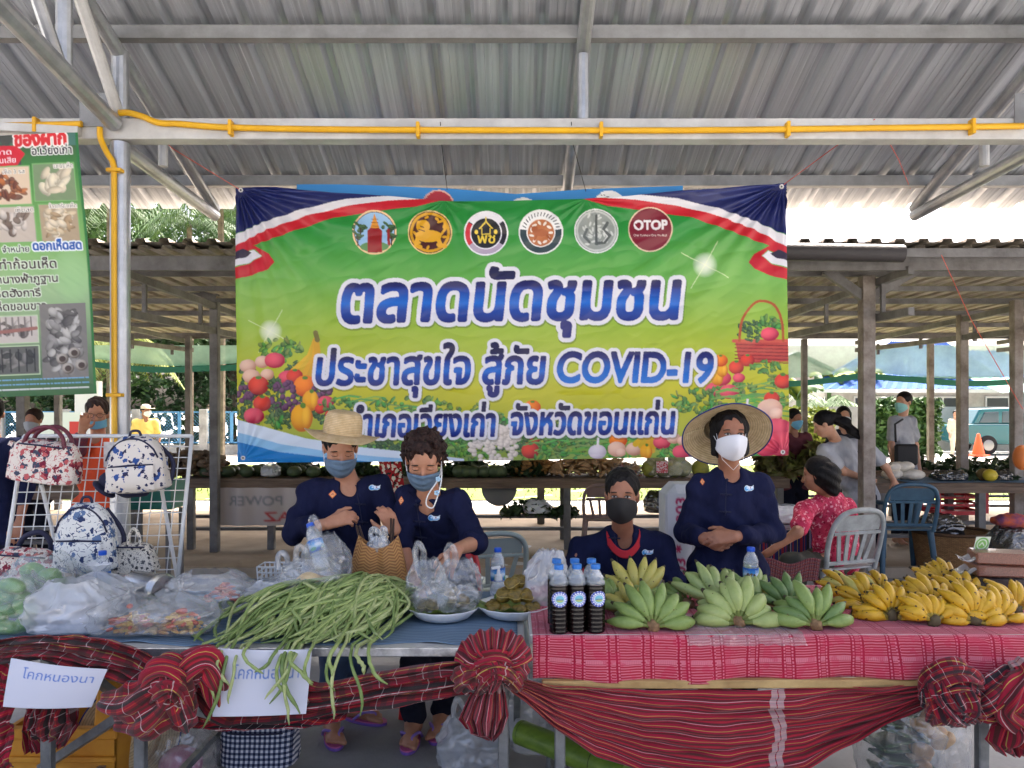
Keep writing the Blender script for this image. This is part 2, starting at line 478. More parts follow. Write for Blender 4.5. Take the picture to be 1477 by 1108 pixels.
class Cv:
    """canvas over [x0,x1]x[y0,y1] (y down), sc pixels per unit"""
    def __init__(s, x0, y0, x1, y1, sc, col):
        s.x0, s.y0, s.sc = x0, y0, sc
        s.W, s.H = int(round((x1 - x0) * sc)), int(round((y1 - y0) * sc))
        s.a = np.empty((s.H, s.W, 3), np.float32); s.a[:] = col
        s.X, s.Y = np.meshgrid(x0 + (np.arange(s.W) + .5) / sc, y0 + (np.arange(s.H) + .5) / sc)
    def winding(s, conts):
        D = np.zeros((s.H, s.W + 1), np.int16)
        for c in conts:
            q = (c - (s.x0, s.y0)) * s.sc - .5
            for (xa, ya), (xb, yb) in zip(q, np.roll(q, -1, 0)):
                if ya == yb: continue
                sg = 1
                if ya > yb: xa, ya, xb, yb, sg = xb, yb, xa, ya, -1
                r = np.arange(max(0, math.ceil(ya)), min(s.H - 1, math.ceil(yb) - 1) + 1)
                if len(r) == 0: continue
                x = xa + (r - ya) * (xb - xa) / (yb - ya)
                np.add.at(D, (r, np.clip(np.ceil(x), 0, s.W).astype(int)), sg)
        return np.cumsum(D, 1)[:, :s.W] != 0
    def put(s, m, col, al=1.):
        c = col(s.X[m], s.Y[m]) if callable(col) else np.array(col, np.float32)
        s.a[m] = s.a[m] * (1 - al) + c * al
    def poly(s, pts, col, al=1.): s.put(s.winding([np.array(pts, float)]), col, al)
    def ell(s, x, y, rx, ry, col, edge=None, rot=0., al=1.):
        R = max(rx, ry)
        i0, i1 = max(0, int((x - R - s.x0) * s.sc)), min(s.W, int((x + R - s.x0) * s.sc) + 2); j0, j1 = max(0, int((y - R - s.y0) * s.sc)), min(s.H, int((y + R - s.y0) * s.sc) + 2)
        if i1 <= i0 or j1 <= j0: return
        X = s.X[j0:j1, i0:i1] - x; Y = s.Y[j0:j1, i0:i1] - y
        c, n = cos(rot), sin(rot); u = (X * c + Y * n) / rx; v = (-X * n + Y * c) / ry; d = u * u + v * v; m = d < 1
        A = s.a[j0:j1, i0:i1]
        if edge is not None:
            k = np.clip(((u + .3) ** 2 + (v + .35) ** 2) / 1.6, 0, 1)[m][:, None]; cc = np.array(col) * (1 - k) + np.array(edge) * k
        else: cc = np.array(col)
        A[m] = A[m] * (1 - al) + cc * al
    def line(s, pts, w, col, al=1.):
        m = np.zeros((s.H, s.W), bool)
        for (xa, ya), (xb, yb) in zip(pts[:-1], pts[1:]):
            i0, i1 = max(0, int((min(xa, xb) - w - s.x0) * s.sc)), min(s.W, int((max(xa, xb) + w - s.x0) * s.sc) + 2); j0, j1 = max(0, int((min(ya, yb) - w - s.y0) * s.sc)), min(s.H, int((max(ya, yb) + w - s.y0) * s.sc) + 2)
            if i1 <= i0 or j1 <= j0: continue
            X = s.X[j0:j1, i0:i1]; Y = s.Y[j0:j1, i0:i1]; dx, dy = xb - xa, yb - ya
            t = np.clip(((X - xa) * dx + (Y - ya) * dy) / max(dx * dx + dy * dy, 1e-9), 0, 1)
            m[j0:j1, i0:i1] |= (X - xa - t * dx) ** 2 + (Y - ya - t * dy) ** 2 < (w / 2) ** 2
        s.put(m, col, al)
    @staticmethod
    def dil(m, r):
        if r < .5: return m
        R = int(math.ceil(r)); o = m.copy(); H, W = m.shape
        ys, xs = np.where(m)
        if len(ys) == 0: return m
        a0, a1, b0, b1 = max(0, ys.min() - R), min(H, ys.max() + R + 1), max(0, xs.min() - R), min(W, xs.max() + R + 1)
        sub = np.pad(m[a0:a1, b0:b1], R); out = np.zeros((a1 - a0, b1 - b0), bool)
        for dy in range(-R, R + 1):
            w = int(math.sqrt(max(0, r * r - dy * dy))) if abs(dy) <= r else -1
            if w < 0: continue
            row = sub[R + dy:R + dy + a1 - a0]
            cs = np.cumsum(np.pad(row, ((0, 0), (1, 0))), 1, dtype=np.int32)
            out |= (cs[:, R + w + 1:R + w + 1 + b1 - b0] - cs[:, R - w:R - w + b1 - b0]) > 0
        o[a0:a1, b0:b1] |= out; return o
    def text(s, t, x0, x1, yb, h, fill, bold=0., outl=None, ow=0., shear=0., rise=0., shadow=None):
        """fit between x0..x1, baseline yb, consonant height h"""
        cs = text_contours(t); al = np.concatenate(cs); a, b = al[:, 0].min(), al[:, 0].max()
        ref = np.concatenate(text_contours('น' if any(ord(c) > 3000 for c in t) else 'H')); hh = ref[:, 1].max()
        k = (x1 - x0) / (b - a); kv = h / hh
        out = []
        for c in cs:
            y = c[:, 1] * kv; x = x0 + (c[:, 0] - a) * k + shear * y
            out.append(np.stack([x, yb - y - rise * (x - x0)], 1))
        m = s.dil(s.winding(out), bold * s.sc)
        if shadow is not None: s.put(np.roll(s.dil(m, (ow + .8) * s.sc), (int(2 * s.sc), int(1 * s.sc)), (0, 1)), shadow, .45)
        if outl is not None: s.put(s.dil(m, ow * s.sc), outl)
        s.put(m, fill); return m
    def sample(s, nx, ny):
        """colours at (ny+1)x(nx+1) grid points, box filtered"""
        ii = np.clip(np.linspace(0, s.W, nx + 1) - .5, 0, s.W - 1); jj = np.clip(np.linspace(0, s.H, ny + 1) - .5, 0, s.H - 1)
        r = max(0, int(s.W / nx / 2)); o = 0; n = 0
        for a in range(-r, r + 1):
            for b in range(-r, r + 1):
                o = o + s.a[np.clip(jj + b, 0, s.H - 1).astype(int)[:, None], np.clip(ii + a, 0, s.W - 1).astype(int)[None, :]]; n += 1
        return o / n
def print_mesh(name, XYZ, col):
    ny, nx = XYZ.shape[:2]; V = XYZ.reshape(-1, 3)
    i = np.arange(ny * nx).reshape(ny, nx)
    Fc = np.stack([i[:-1, :-1], i[1:, :-1], i[1:, 1:], i[:-1, 1:]], -1).reshape(-1, 4)
    me = npmesh(name, V, Fc)
    at = me.color_attributes.new('Col', 'FLOAT_COLOR', 'POINT')
    c = np.ones((len(V), 4), np.float32); c[:, :3] = col.reshape(-1, 3); at.data.foreach_set('color', c.ravel())
    return me
# ================================================================ SETTING
conc = mat('concrete', S(160, 160, 160), .85, var=.35, vscale=1.3, bump=.25, bscale=60, color2=S(130, 130, 130))
slab = mat('slab_concrete', S(178, 160, 136), .85, var=.3, vscale=.9, bump=.2, bscale=40, color2=S(136, 120, 100))
road_m = mat('pale_road', S(196, 190, 180), .9, vscale=.6, color2=S(168, 160, 150))
grass_m = mat('grass', S(112, 122, 44), .95, vscale=14, color2=S(70, 92, 30), bump=.8, bscale=30)
earth_m = mat('earth', S(188, 188, 184), .95, vscale=.35, color2=S(166, 166, 160))
g = MB(); g.box((0, 90, -.53), (700, 700, 1.0)); struct('ground', g, earth_m)
g = MB(); g.box((0, 1.0, -.05), (34, 12.6, .1)); struct('market_floor', g, conc)
g = MB(); g.box((0, 9.9, -.05), (34, 5.18, .104)); struct('shed_floor', g, slab)
g = MB(); g.box((0, 25, -.09), (90, 4.5, .14)); struct('road', g, road_m)
gg = MB()
gg.grid(lambda u, v: (-40 + 80 * u, 13.4 + 8.6 * v, -.012 + .03 * sin(u * 300) * sin(v * 40)), 120, 20); o = struct('grass_verge', gg, grass_m, True)
gm = MB()
for i in range(9000):
    x, y = U(-14, 20), U(13.5, 21.8); h = U(.03, .09); a = U(0, pi); dx, dy = cos(a) * .012, sin(a) * .012; lx, ly = U(-.03, .03), U(-.03, .03)
    gm.add([(x - dx, y - dy, 0), (x + dx, y + dy, 0), (x + lx, y + ly, h)], [(0, 1, 2)])
tag(obj('grass', gm, mat('grass_blade', S(120, 128, 40), .9, vscale=2, color2=S(80, 104, 34))), 'short lit green grass on the verge beyond the shed', 'grass', kind='stuff')

# ---------------------------------------------------------------- steel market canopy
RZ = lambda Y: 3.75 - .37 * (Y - 4.4)
def galv(name, base, rough, streak, c2):
    m = mat(name, base, rough, metal=.8, bump=.12, bscale=30, stretch=(1, .1, 1)); t = m.node_tree
    tc = t.nodes.new('ShaderNodeTexCoord'); mp = t.nodes.new('ShaderNodeMapping'); mp.inputs['Scale'].default_value = streak
    t.links.new(tc.outputs['Object'], mp.inputs[0])
    nz = t.nodes.new('ShaderNodeTexNoise'); nz.inputs['Scale'].default_value = 1; nz.inputs['Detail'].default_value = 5; t.links.new(mp.outputs[0], nz.inputs[0])
    c = ramp_nodes(t, nz.outputs[0], [(.36, c2), (.64, base)], 'LINEAR'); t.links.new(c, t.nodes['Principled BSDF'].inputs['Base Color'])
    r = t.nodes.new('ShaderNodeMapRange'); r.inputs[3].default_value = rough - .05; r.inputs[4].default_value = rough + .1
    t.links.new(nz.outputs[0], r.inputs[0]); t.links.new(r.outputs[0], t.nodes['Principled BSDF'].inputs['Roughness']); return m
zinc = galv('zinc_sheet', (.74, .76, .79), .37, (40, .35, 1), (.56, .58, .61))
steel = mat('grey_painted_steel', S(150, 150, 148), .45, metal=.35, vscale=5, color2=S(124, 123, 121))
white_steel = mat('white_primer_steel', S(206, 205, 200), .45, metal=.15, vscale=4, color2=S(178, 176, 172))
pipe_m = mat('silver_pipe', S(190, 192, 194), .35, metal=.7, vscale=6, color2=S(160, 162, 165))
canopy = thing('market_canopy', 'large silver corrugated metal canopy on round steel posts over the market', 'canopy', (0, 4.4, 0))
def corr(name, y0, y1, lift, zf, pitch, xr, m, parent, rib=.045, off=0., ny=6, pan=.132, micro=True):
    g = MB(); xs = []
    n = int(2 * xr / pitch)
    for i in range(n):
        x = -xr + i * pitch + off
        pr = [(0, 0), (pan, 0), (pan + .012, rib), (pitch - .012, rib)]
        if micro: pr = [(0, 0), (pan * .3, 0), (pan * .33, .004), (pan * .36, 0), (pan * .64, 0), (pan * .67, .004), (pan * .7, 0), (pan, 0), (pan + .024, rib), (pitch - .024, rib)]
        xs += [(x + a, b) for a, b in pr]
    k = len(xs)
    vs = []
    for j in range(ny + 1):
        y = y0 + (y1 - y0) * j / ny
        for i, (x, b) in enumerate(xs):
            vs.append((x, y, zf(y) + lift + b + .002 * sin(y * 3.1 + int(i / 4) * 1.7)))
    fs = [(j * k + i, j * k + i + 1, (j + 1) * k + i + 1, (j + 1) * k + i) for j in range(ny) for i in range(k - 1)]
    g.add(vs, fs); return obj(name, g, m, parent)
corr('roof_sheet', 5.28, 6.02, 0, RZ, .212, 5.3, zinc, canopy)
corr('roof_sheet', 4.44, 5.41, .006, RZ, .212, 5.3, zinc, canopy)
corr('roof_sheet', .45, 4.56, .012, RZ, .212, 5.3, zinc, canopy, ny=14)
def purlin(Y, h=.075):
    g = MB(); z = RZ(Y) - .004
    g.box((0, Y - .03, z - h / 2 - .012), (10.6, .004, h)); g.box((0, Y, z - h - .0105), (10.6, .06, .003)); g.box((0, Y, z - .0125), (10.6, .06, .003)); g.box((0, Y + .028, z - h + .002), (10.6, .003, .02))
    obj('purlin', g, steel, canopy)
for y in (5.62, 4.36, 3.2, 2.0, -.4, -1.8, -3.4): purlin(y) if y > .9 else None
g = MB(); g.box((0, 4.4, 3.168), (10.6, .1, .12), b=.004); obj('tie_beam', g, white_steel, canopy)
for X in (-2.26, 3.06):
    g = MB(); g.tube([(X, 4.4, 0), (X, 4.4, 3.1)], .054, 20); obj('post', g, pipe_m, canopy)
    g = MB(); g.tube([(X, 4.4, 3.226), (X, 4.4, RZ(4.4) - .12)], .048, 16); obj('post_extension', g, pipe_m, canopy)
    g = MB(); g.tube([(X, .9, RZ(.9) - .14), (X, 5.8, RZ(5.8) - .14)], .042, 14); obj('rafter', g, pipe_m, canopy)
    g = MB(); g.tube([(X, .9, 3.75), (X, 4.33, 3.19)], .048, 14); obj('bottom_chord', g, pipe_m, canopy)
    g = MB(); g.tube([(X, 4.44, 3.085), (X, 5.8, RZ(5.8) - .19)], .042, 14); obj('eave_brace', g, pipe_m, canopy)
    for (y0, z0, y1, z1, r) in ((3.85, 3.28, 3.85, RZ(3.85) - .16, .04), (4.38, 3.26, 3.97, RZ(3.97) - .17, .033), (4.94, 3.14, 4.94, RZ(4.94) - .16, .03), (4.5, 3.24, 4.94, RZ(4.94) - .17, .035), (3.2, 3.39, 3.2, RZ(3.2) - .16, .036), (3.8, 3.3, 3.25, RZ(3.25) - .16, .033)):
        g = MB(); g.tube([(X, y0, z0), (X, y1, z1)], r, 12); obj('web', g, white_steel if y0 > 4 else pipe_m, canopy)
    g = MB(); g.box((X - .1, 4.34, 3.27), (.2, .006, .19)); obj('gusset_plate', g, steel, canopy)
    if X < -3 or X > 4: continue
g = MB(); g.tube([(.41, .9, RZ(.9) - .1), (.41, 5.8, RZ(5.8) - .1)], .04, 14); obj('rafter', g, pipe_m, canopy)
g = MB(); g.tube([(.41, 4.4, 3.23), (.41, 4.4, RZ(4.4) - .14)], .036, 12); obj('web', g, pipe_m, canopy)
# unseen posts under the high roof edge; roof ends early to let in sky light
for X in (-2.26, 3.06):
    g = MB(); g.tube([(X, .9, 0), (X, .9, RZ(.9) - .2)], .054, 12); obj('post', g, pipe_m, canopy)
# yellow conduit
yel = mat('yellow_conduit_plastic', S(232, 178, 24), .4, vscale=3, color2=S(214, 158, 14))
cd = thing('electrical_conduit', 'yellow plastic conduit clipped along the white beam and down the left post', 'conduit', (-2.26, 4.32, 1.2))
def smooth_path(pts, n=10):
    pts = [Vector(p) for p in pts]; out = []
    for i in range(len(pts) - 1):
        p0, p1, p2, p3 = pts[max(i - 1, 0)], pts[i], pts[i + 1], pts[min(i + 2, len(pts) - 1)]
        for k in range(n):
            t = k / n; out.append(.5 * ((2 * p1) + (p2 - p0) * t + (2 * p0 - 5 * p1 + 4 * p2 - p3) * t * t + (3 * p1 - p0 - 3 * p2 + p3) * t ** 3))
    return out + [pts[-1]]
yc = 4.325
g = MB(); g.tube(smooth_path([P(172, 163, yc), P(186, 163, yc), P(205, 168, yc), P(228, 177, yc), P(260, 179, yc), P(330, 184, yc), P(500, 187, yc), P(740, 188, yc), P(1000, 188, yc), P(1250, 185, yc), P(1476, 182, yc)]), .0175, 12); obj('pipe', g, yel, cd)
g = MB(); g.tube(smooth_path([P(-200, 184, yc), P(20, 181, yc), P(118, 179, yc)]), .0175, 12); obj('pipe', g, yel, cd)
g = MB(); g.tube(smooth_path([P(144, 184, yc), P(145, 200, yc), P(154, 220, yc), P(163, 236, yc), P(164.5, 260, yc), P(164.5, 400, yc), P(165, 640, yc)]), .0162, 12); obj('pipe', g, yel, cd)
for px, py in ((333, 185), (603, 188), (867, 188), (1136, 187), (1402, 183), (52, 181)):
    g = MB(); p = P(px, py, yc - .003); g.box(p, (.02, .05, .085), b=.003); obj('clamp', g, yel, cd)
for py in (246, 570):
    g = MB(); p = P(166, py, yc); g.box(p, (.085, .046, .02), b=.003); obj('clamp', g, yel, cd)
g = MB(); g.box(P(52, 187, 4.33), (.5, .05, .045), Matrix.Rotation(radians(3), 3, 'Y')); obj('cable_cover', g, white_steel, cd)

# ---------------------------------------------------------------- neighbouring open shed
brown = mat('weathered_dark_steel', S(122, 120, 118), .75, vscale=4, color2=S(88, 85, 82), bump=.2)
pale_post = mat('worn_grey_post', S(158, 150, 142), .75, vscale=5, color2=S(112, 100, 90), bump=.3)
SZ = lambda Y: 2.80 - .010 * (Y - 6.2)
shed_m = mat('aged_fibre_sheet', S(186, 176, 160), .85, vscale=2.2, color2=S(136, 126, 110), stretch=(6, .6, 1))
shed = thing('market_shed', 'low open market shed with tan corrugated roof and dark steel posts', 'shed', (0, 9, 0))
corr('roof_sheet', 6.15, 9.0, .06, SZ, .19, 13, shed_m, shed, rib=.03, pan=.1, micro=False, ny=8)
corr('roof_sheet', 8.95, 12.9, .05, SZ, .19, 13, shed_m, shed, rib=.03, pan=.1, micro=False, ny=8)
corr('roof_sheet', 6.1, 13.0, .105, SZ, .19, 13, mat('sheet_top', S(150, 140, 126), .8), shed, rib=.03, pan=.1, micro=False, ny=8)
for y, w, h in ((6.35, .05, .12), (7.0, .04, .05), (7.8, .04, .05), (8.6, .04, .06), (9.6, .04, .06), (10.8, .04, .06), (12.1, .05, .09)):
    g = MB(); g.box((0, y, SZ(y) - h / 2 + .045), (26, w, h)); obj('purlin', g, brown, shed)
def shed_post(px, Y, w, m=None, top=None):
    x = (px - CX) * Y / F; g = MB(); g.box((x, Y, (SZ(Y) - .02) / 2), (w, w, SZ(Y) - .02), b=.006); obj('post', g, m or brown, shed); return x
posts = [(310, 8.4, .09), (272, 11.9, .085), (1250, 6.9, .114), (1388, 9.5, .105), (1466, 8.3, .10), (1342, 12.4, .085), (1160, 12.4, .085), (780, 10.5, .1), (33, 9.6, .11), (84, 12, .09)]
for p in posts: shed_post(*p, m=pale_post if p[0] > 1200 else brown)
def truss(x, y0, y1):
    g = MB(); g.bar((x, y0, SZ(y0) - .08), (x, y1, SZ(y1) - .08), .05, .065); obj('truss_top', g, brown, shed)
    g = MB(); g.bar((x, y0, SZ(y0) - .42), (x, y1, SZ(y1) - .20), .05, .065); obj('truss_bottom', g, brown, shed)
    for i in range(5):
        y = y0 + (y1 - y0) * (i + .4) / 5; g = MB(); g.box((x, y, SZ(y) - .25), (.035, .035, .34 - .2 * (i + .4) / 5)); obj('web', g, brown, shed)
for x in (3.3, 5.6, -3.27, -5.2, .4, 7.9, -7.6): truss(x, 6.3, 12.4)
for (a, b) in ((P(1250, 432, 6.9), P(1330, 385, 6.9)), (P(1250, 432, 6.9), P(1190, 390, 6.9)), (P(1388, 432, 9.3), P(1345, 372, 9.3)), (P(1388, 432, 9.3), P(1440, 400, 9.3)), (P(310, 432, 8.4), P(188, 380, 8.0)), (P(310, 425, 8.4), P(332, 372, 8.4))):
    g = MB(); g.bar(a, b, .06, .08); obj('brace', g, brown, shed)
g = MB(); g.box(P(1300, 365, 6.12) , (7.4, .03, .07)); obj('fascia', g, brown, shed)
g = MB(); g.tube([P(1128, 363, 6.05), P(1302, 366, 6.05)], .07, 12); tag(obj('rolled_tarpaulin', g, mat('black_tarp', S(52, 48, 48), .6, bump=.4), smooth=40), 'dark rolled tarpaulin tied under the shed eave right of the banner', 'tarpaulin')
# green shade net under the far eave
net = mat('green_shade_net', S(160, 205, 188), .8, alpha=.75, var=.2, vscale=3); netd = mat('green_net_hem', S(20, 96, 80), .8)
for nm, x0, x1, lab in (('shade_net', 2.5, 13, 'pale green shade net hung below the far eave on the right'), ('shade_net', -13, -2.7, 'green shade net strip hung below the far eave on the left')):
    t = thing(nm, lab, 'shade net', ((x0 + x1) / 2, 12.9, 2.2))
    fz = lambda x, v: 2.66 - ((.42 if x > 0 else .2) + .14 * abs(sin(x * .95 + .6))) * v
    g = MB(); g.grid(lambda u, v: (x0 + (x1 - x0) * u, 12.9 + .12 * v, fz(x0 + (x1 - x0) * u, v)), 60, 4); obj('net', g, net, t, True)
    g = MB(); g.grid(lambda u, v: (x0 + (x1 - x0) * u, 12.99 + .03 * v, fz(x0 + (x1 - x0) * u, 1) - .1 * v - .05 * abs(sin(x0 + u * 9))), 60, 2); obj('hem', g, netd, t, True)
# ---------------------------------------------------------------- far things
def leafcards(n, pts, size, rs, up=.4, asp=.45):
    q = rs.randint(0, len(pts), n); c = pts[q] + rs.normal(size=(n, 3)) * size[1]
    nrm = rs.normal(size=(n, 3)); nrm[:, 2] = np.abs(nrm[:, 2]) + up; nrm /= np.linalg.norm(nrm, axis=1)[:, None]
    t = np.cross(nrm, rs.normal(size=(n, 3))); t /= np.linalg.norm(t, axis=1)[:, None]; b = np.cross(nrm, t)
    s = size[0] * rs.uniform(.6, 1.3, (n, 1))
    V = np.stack([c - t * s, c + b * s * asp, c + t * s, c - b * s * asp], 1).reshape(-1, 3)
    return V, np.arange(4 * n).reshape(n, 4)
LEAF = [mat('leaf_dark', S(66, 98, 50), .6, vscale=1.5, color2=S(40, 66, 34)), mat('leaf_mid', S(80, 112, 50), .6, vscale=1.5, color2=S(50, 80, 38)), mat('leaf_yellow', S(150, 156, 62), .6, vscale=1.5, color2=S(104, 124, 46))]
bark = mat('bark', S(122, 108, 90), .9, vscale=6, color2=S(86, 74, 62), bump=.5)
def tree(x, y, h, r, kind, label, trunk=.14, n=5000, seed=0, base=.25, group='trees beyond the fence', ls=.16):
    rs = np.random.RandomState(seed + 11); t = thing('leafy_tree', label, 'tree', (x, y, 0), group)
    g = MB(); pts = [(x + .1 * sin(i * 1.3 + seed), y + .1 * cos(i + seed), h * .85 * i / 6) for i in range(7)]; g.tube(pts, [trunk * (1 - .12 * i) for i in range(7)], 9)
    cl = []
    for i in range(26):
        a = rs.uniform(0, 6.28); zz = h * (base + (1 - base) * rs.uniform(0, 1) ** .8); rr = r * math.sqrt(max(.1, 1 - ((zz / h - .6) / .55) ** 2)) * rs.uniform(.35, 1)
        e = (x + rr * cos(a), y + rr * sin(a), zz); cl.append(e)
        if i < 9: g.tube([(x, y, zz * .55), ((x + e[0]) / 2, (y + e[1]) / 2, zz * .85), e], [trunk * .4, trunk * .28, trunk * .1], 6)
    obj('trunk', g, bark, t, 40)
    V, Fc = leafcards(n, np.array(cl), (ls, r * .2), rs); me = npmesh('crown', V, Fc, False); obj('crown', me, LEAF[kind], t); return t
tk = ['dense dark green tree behind the fence', 'mid green bushy tree behind the fence', 'yellow green tree behind the fence']
k = 0
for (x, y, h, r, kd) in ((-19, 33, 11, 3.4, 0), (-16, 30, 9.6, 2.8, 1), (-13.6, 34, 11.5, 3, 0), (-11.3, 31, 9.4, 2.6, 0), (-9.2, 33, 6.4, 2.4, 1), (-7, 32, 6.8, 2.5, 0), (-4.5, 34, 7, 2.8, 1), (-22, 36, 9, 3.6, 1), (0, 36, 7, 3, 0), (4, 38, 7, 3, 1), (8.5, 37, 5, 2.3, 2)):
    tree(x, y, h, r, kd, ['dense dark green tree', 'mid green bushy tree', 'yellow green tree'][kd] + ' behind the blue fence, ' + ['farthest left', 'second from the left', 'third from the left', 'fourth from the left', 'between the two left shed posts', 'just left of the banner', 'hidden mostly by the banner', 'tallest at the far left', 'behind the middle of the banner', 'right behind the banner', 'left of the blue roofed house'][k], seed=k, trunk=.18, n=11000 if kd == 0 else 8000); k += 1
def palm(x, y, h, m, label, nf=14, L=2.2, droop=1.2, seed=1, cat='palm tree'):
    rs = random.Random(seed); t = thing('palm_tree', label, cat, (x, y, 0), 'palms')
    g = MB(); g.tube([(x, y, 0), (x + .05, y, h * .5), (x, y, h)], [.14, .1, .09], 8); obj('trunk', g, bark, t, 40)
    for i in range(nf):
        g = MB(); a = 2 * pi * i / nf + rs.uniform(-.2, .2); l = L * rs.uniform(.8, 1.1); el = rs.uniform(.35, 1.2); pts = []
        for j in range(9):
            s_ = j / 8; pts.append(Vector((x + cos(a) * l * s_ * cos(el * .6), y + sin(a) * l * s_ * cos(el * .6), h + l * (sin(el) * s_ - droop * .75 * s_ * s_))))
        g.tube(pts, [.02 - .0018 * j for j in range(9)], 5)
        sd = Vector((-sin(a), cos(a), 0))
        for j in range(1, 34):
            s_ = j / 34; q = s_ * 8; i0 = min(7, int(q)); p = pts[i0].lerp(pts[i0 + 1], q - i0); ll = .5 * sin(pi * (.12 + .85 * s_)) * L / 2.2
            for sg in (-1, 1):
                e = p + sd * sg * ll + Vector((0, 0, -ll * rs.uniform(.5, 1.1))) + (pts[8] - pts[0]).normalized() * ll * .4
                w = (pts[8] - pts[0]).normalized() * .022
                g.add([p - w, p + w, e], [(0, 1, 2)])
        obj('frond', g, m, t)
    return t
palm(-12.6, 24.2, 3.6, LEAF[2], 'yellow green palm with drooping fronds left of the silver post', 16, 2.4, 1.5, 3)
palm(-8.6, 22.5, 7.6, LEAF[1], 'tall green palm above the shed roof left of the banner', 15, 2.6, 1.3, 4)
palm(-13.2, 25, 8.3, LEAF[1], 'tall feathery palm above the shed roof behind the silver post', 15, 2.4, 1.3, 5)
palm(-11.0, 26, 7.9, LEAF[0], 'dark palm above the shed roof beside the green palm', 13, 2.2, 1.3, 6)
palm(13.5, 33, 1.8, LEAF[1], 'small palm right of the banner in front of the house', 12, 2.2, 1.2, 8)
def banana(x, y, h, label, seed):
    rs = random.Random(seed); t = thing('banana_plant', label, 'banana plant', (x, y, 0), 'banana plants')
    g = MB(); g.tube([(x, y, 0), (x, y, h)], [.16, .09], 8); obj('stem', g, LEAF[1], t, 40)
    for i in range(8):
        a = 2 * pi * i / 8 + rs.uniform(-.3, .3); L = rs.uniform(1.2, 1.9); el = rs.uniform(.6, 1.25); g = MB(); sd = Vector((-sin(a), cos(a), 0))
        def fn(u, v):
            s_ = u; c = Vector((x + cos(a) * L * s_ * cos(el), y + sin(a) * L * s_ * cos(el), h - .1 + L * (sin(el) * s_ - .55 * s_ ** 2.2)))
            w = .26 * sin(pi * min(1, .06 + .92 * s_)) ** .7; q = (v - .5) * 2
            return c + sd * w * q + Vector((0, 0, -.18 * abs(q) + .02 * sin(s_ * 60) * abs(q)))
        g.grid(fn, 14, 4); obj('leaf', g, LEAF[1 + i % 2], t, True)
for i, (px, Y, h) in enumerate(((1152, 30, 2.2), (1196, 36, 3.0), (1222, 37, 3.1), (1246, 36, 3.0))):
    banana((px - CX) * Y / F, Y, h, 'banana plant with ragged leaves ' + ['just right of the banner', 'above the gable of the small house', 'above the small house, middle one', 'above the blue roof ridge'][i], i)
# fence with concrete posts
blue_f = mat('blue_fence_wire', S(90, 150, 190), .5); fpost = mat('fence_concrete', S(190, 188, 180), .85, vscale=3, color2=S(150, 148, 140))
fe = thing('wire_fence', 'blue wire mesh fence with concrete posts along the road on the left', 'fence', (-9, 27, 0))
for px in (0, 95, 197, 294, 390, 480, 560):
    x = (px - CX) * 27 / F; g = MB(); g.box((x, 27, .8), (.28, .2, 1.6), b=.015); obj('post', g, fpost, fe)
g = MB(); g.box((-9, 27.05, .17), (26, .12, .34)); obj('kerb_wall', g, fpost, fe)
for i in range(14):
    x0 = -21 + i * 1.85; g = MB()
    g.bar((x0, 27, 1.5), (x0 + 1.8, 27, 1.5), .05); g.bar((x0, 27, .42), (x0 + 1.8, 27, .42), .05); g.bar((x0, 27, .4), (x0, 27, 1.5), .05); g.bar((x0 + 1.8, 27, .4), (x0 + 1.8, 27, 1.5), .05)
    obj('panel_frame', g, blue_f, fe)
    g = MB()
    for j in range(16):
        xa = x0 + j * 1.8 / 16; g.bar((xa, 27.01, .42), (min(xa + 1.05, x0 + 1.8), 27.01, .42 + min(1.05, x0 + 1.8 - xa)), .008); g.bar((xa, 27.02, 1.48), (min(xa + 1.05, x0 + 1.8), 27.02, 1.48 - min(1.05, x0 + 1.8 - xa)), .008)
    obj('wire_mesh', g, blue_f, fe)
hm = MB(); rs = np.random.RandomState(3)
def hedge(name, x0, x1, y, h, d, m, label, n, seed):
    rs = np.random.RandomState(seed); pts = np.stack([rs.uniform(x0, x1, 900), rs.uniform(y - d / 2, y + d / 2, 900), rs.uniform(.05, h, 900)], 1)
    V, Fc = leafcards(n, pts, (.15, .06), rs); tag(obj(name, npmesh(name, V, Fc, False), m), label, 'hedge')
hedge('leafy_hedge', -22, -3, 28.6, 2.6, 1.6, LEAF[0], 'dark leafy hedge right behind the blue wire fence', 14000, 5)
hedge('clipped_hedge', 12.1, 14.6, 26.2, 1.9, .5, LEAF[1], 'green creeper covered garden wall behind the man in grey', 5000, 6)
hedge('yellow_shrub', 9.6, 11.4, 27.5, 1.6, 1.0, LEAF[2], 'yellow green shrub beside the post right of the banner', 2500, 7)
# left white sign column + red white board
g = MB(); g.box((-13.6, 24.5, 1.25), (.75, .3, 2.5), b=.02); tag(obj('gate_pillar', g, mat('white_paint', S(222, 220, 214), .6)), 'white gate pillar behind the woman in the orange vest', 'pillar')
t = thing('roadside_sign', 'small white and red sign board by the road behind the woman in orange', 'sign', (-13.2, 22.6, 0))
g = MB(); g.box((-13.5, 22.6, .95), (1.5, .05, 1.1)); obj('board', g, mat('white_paint'), t)
g = MB(); g.box((-13.5, 22.572, .5), (1.5, .006, .18)); g.box((-12.95, 22.572, .98), (.3, .006, .5)); obj('red_band', g, mat('sign_red', S(200, 50, 50), .5), t)
for x in (-14.1, -12.9):
    g = MB(); g.box((x, 22.64, .7), (.06, .05, 1.4)); obj('leg', g, steel, t)
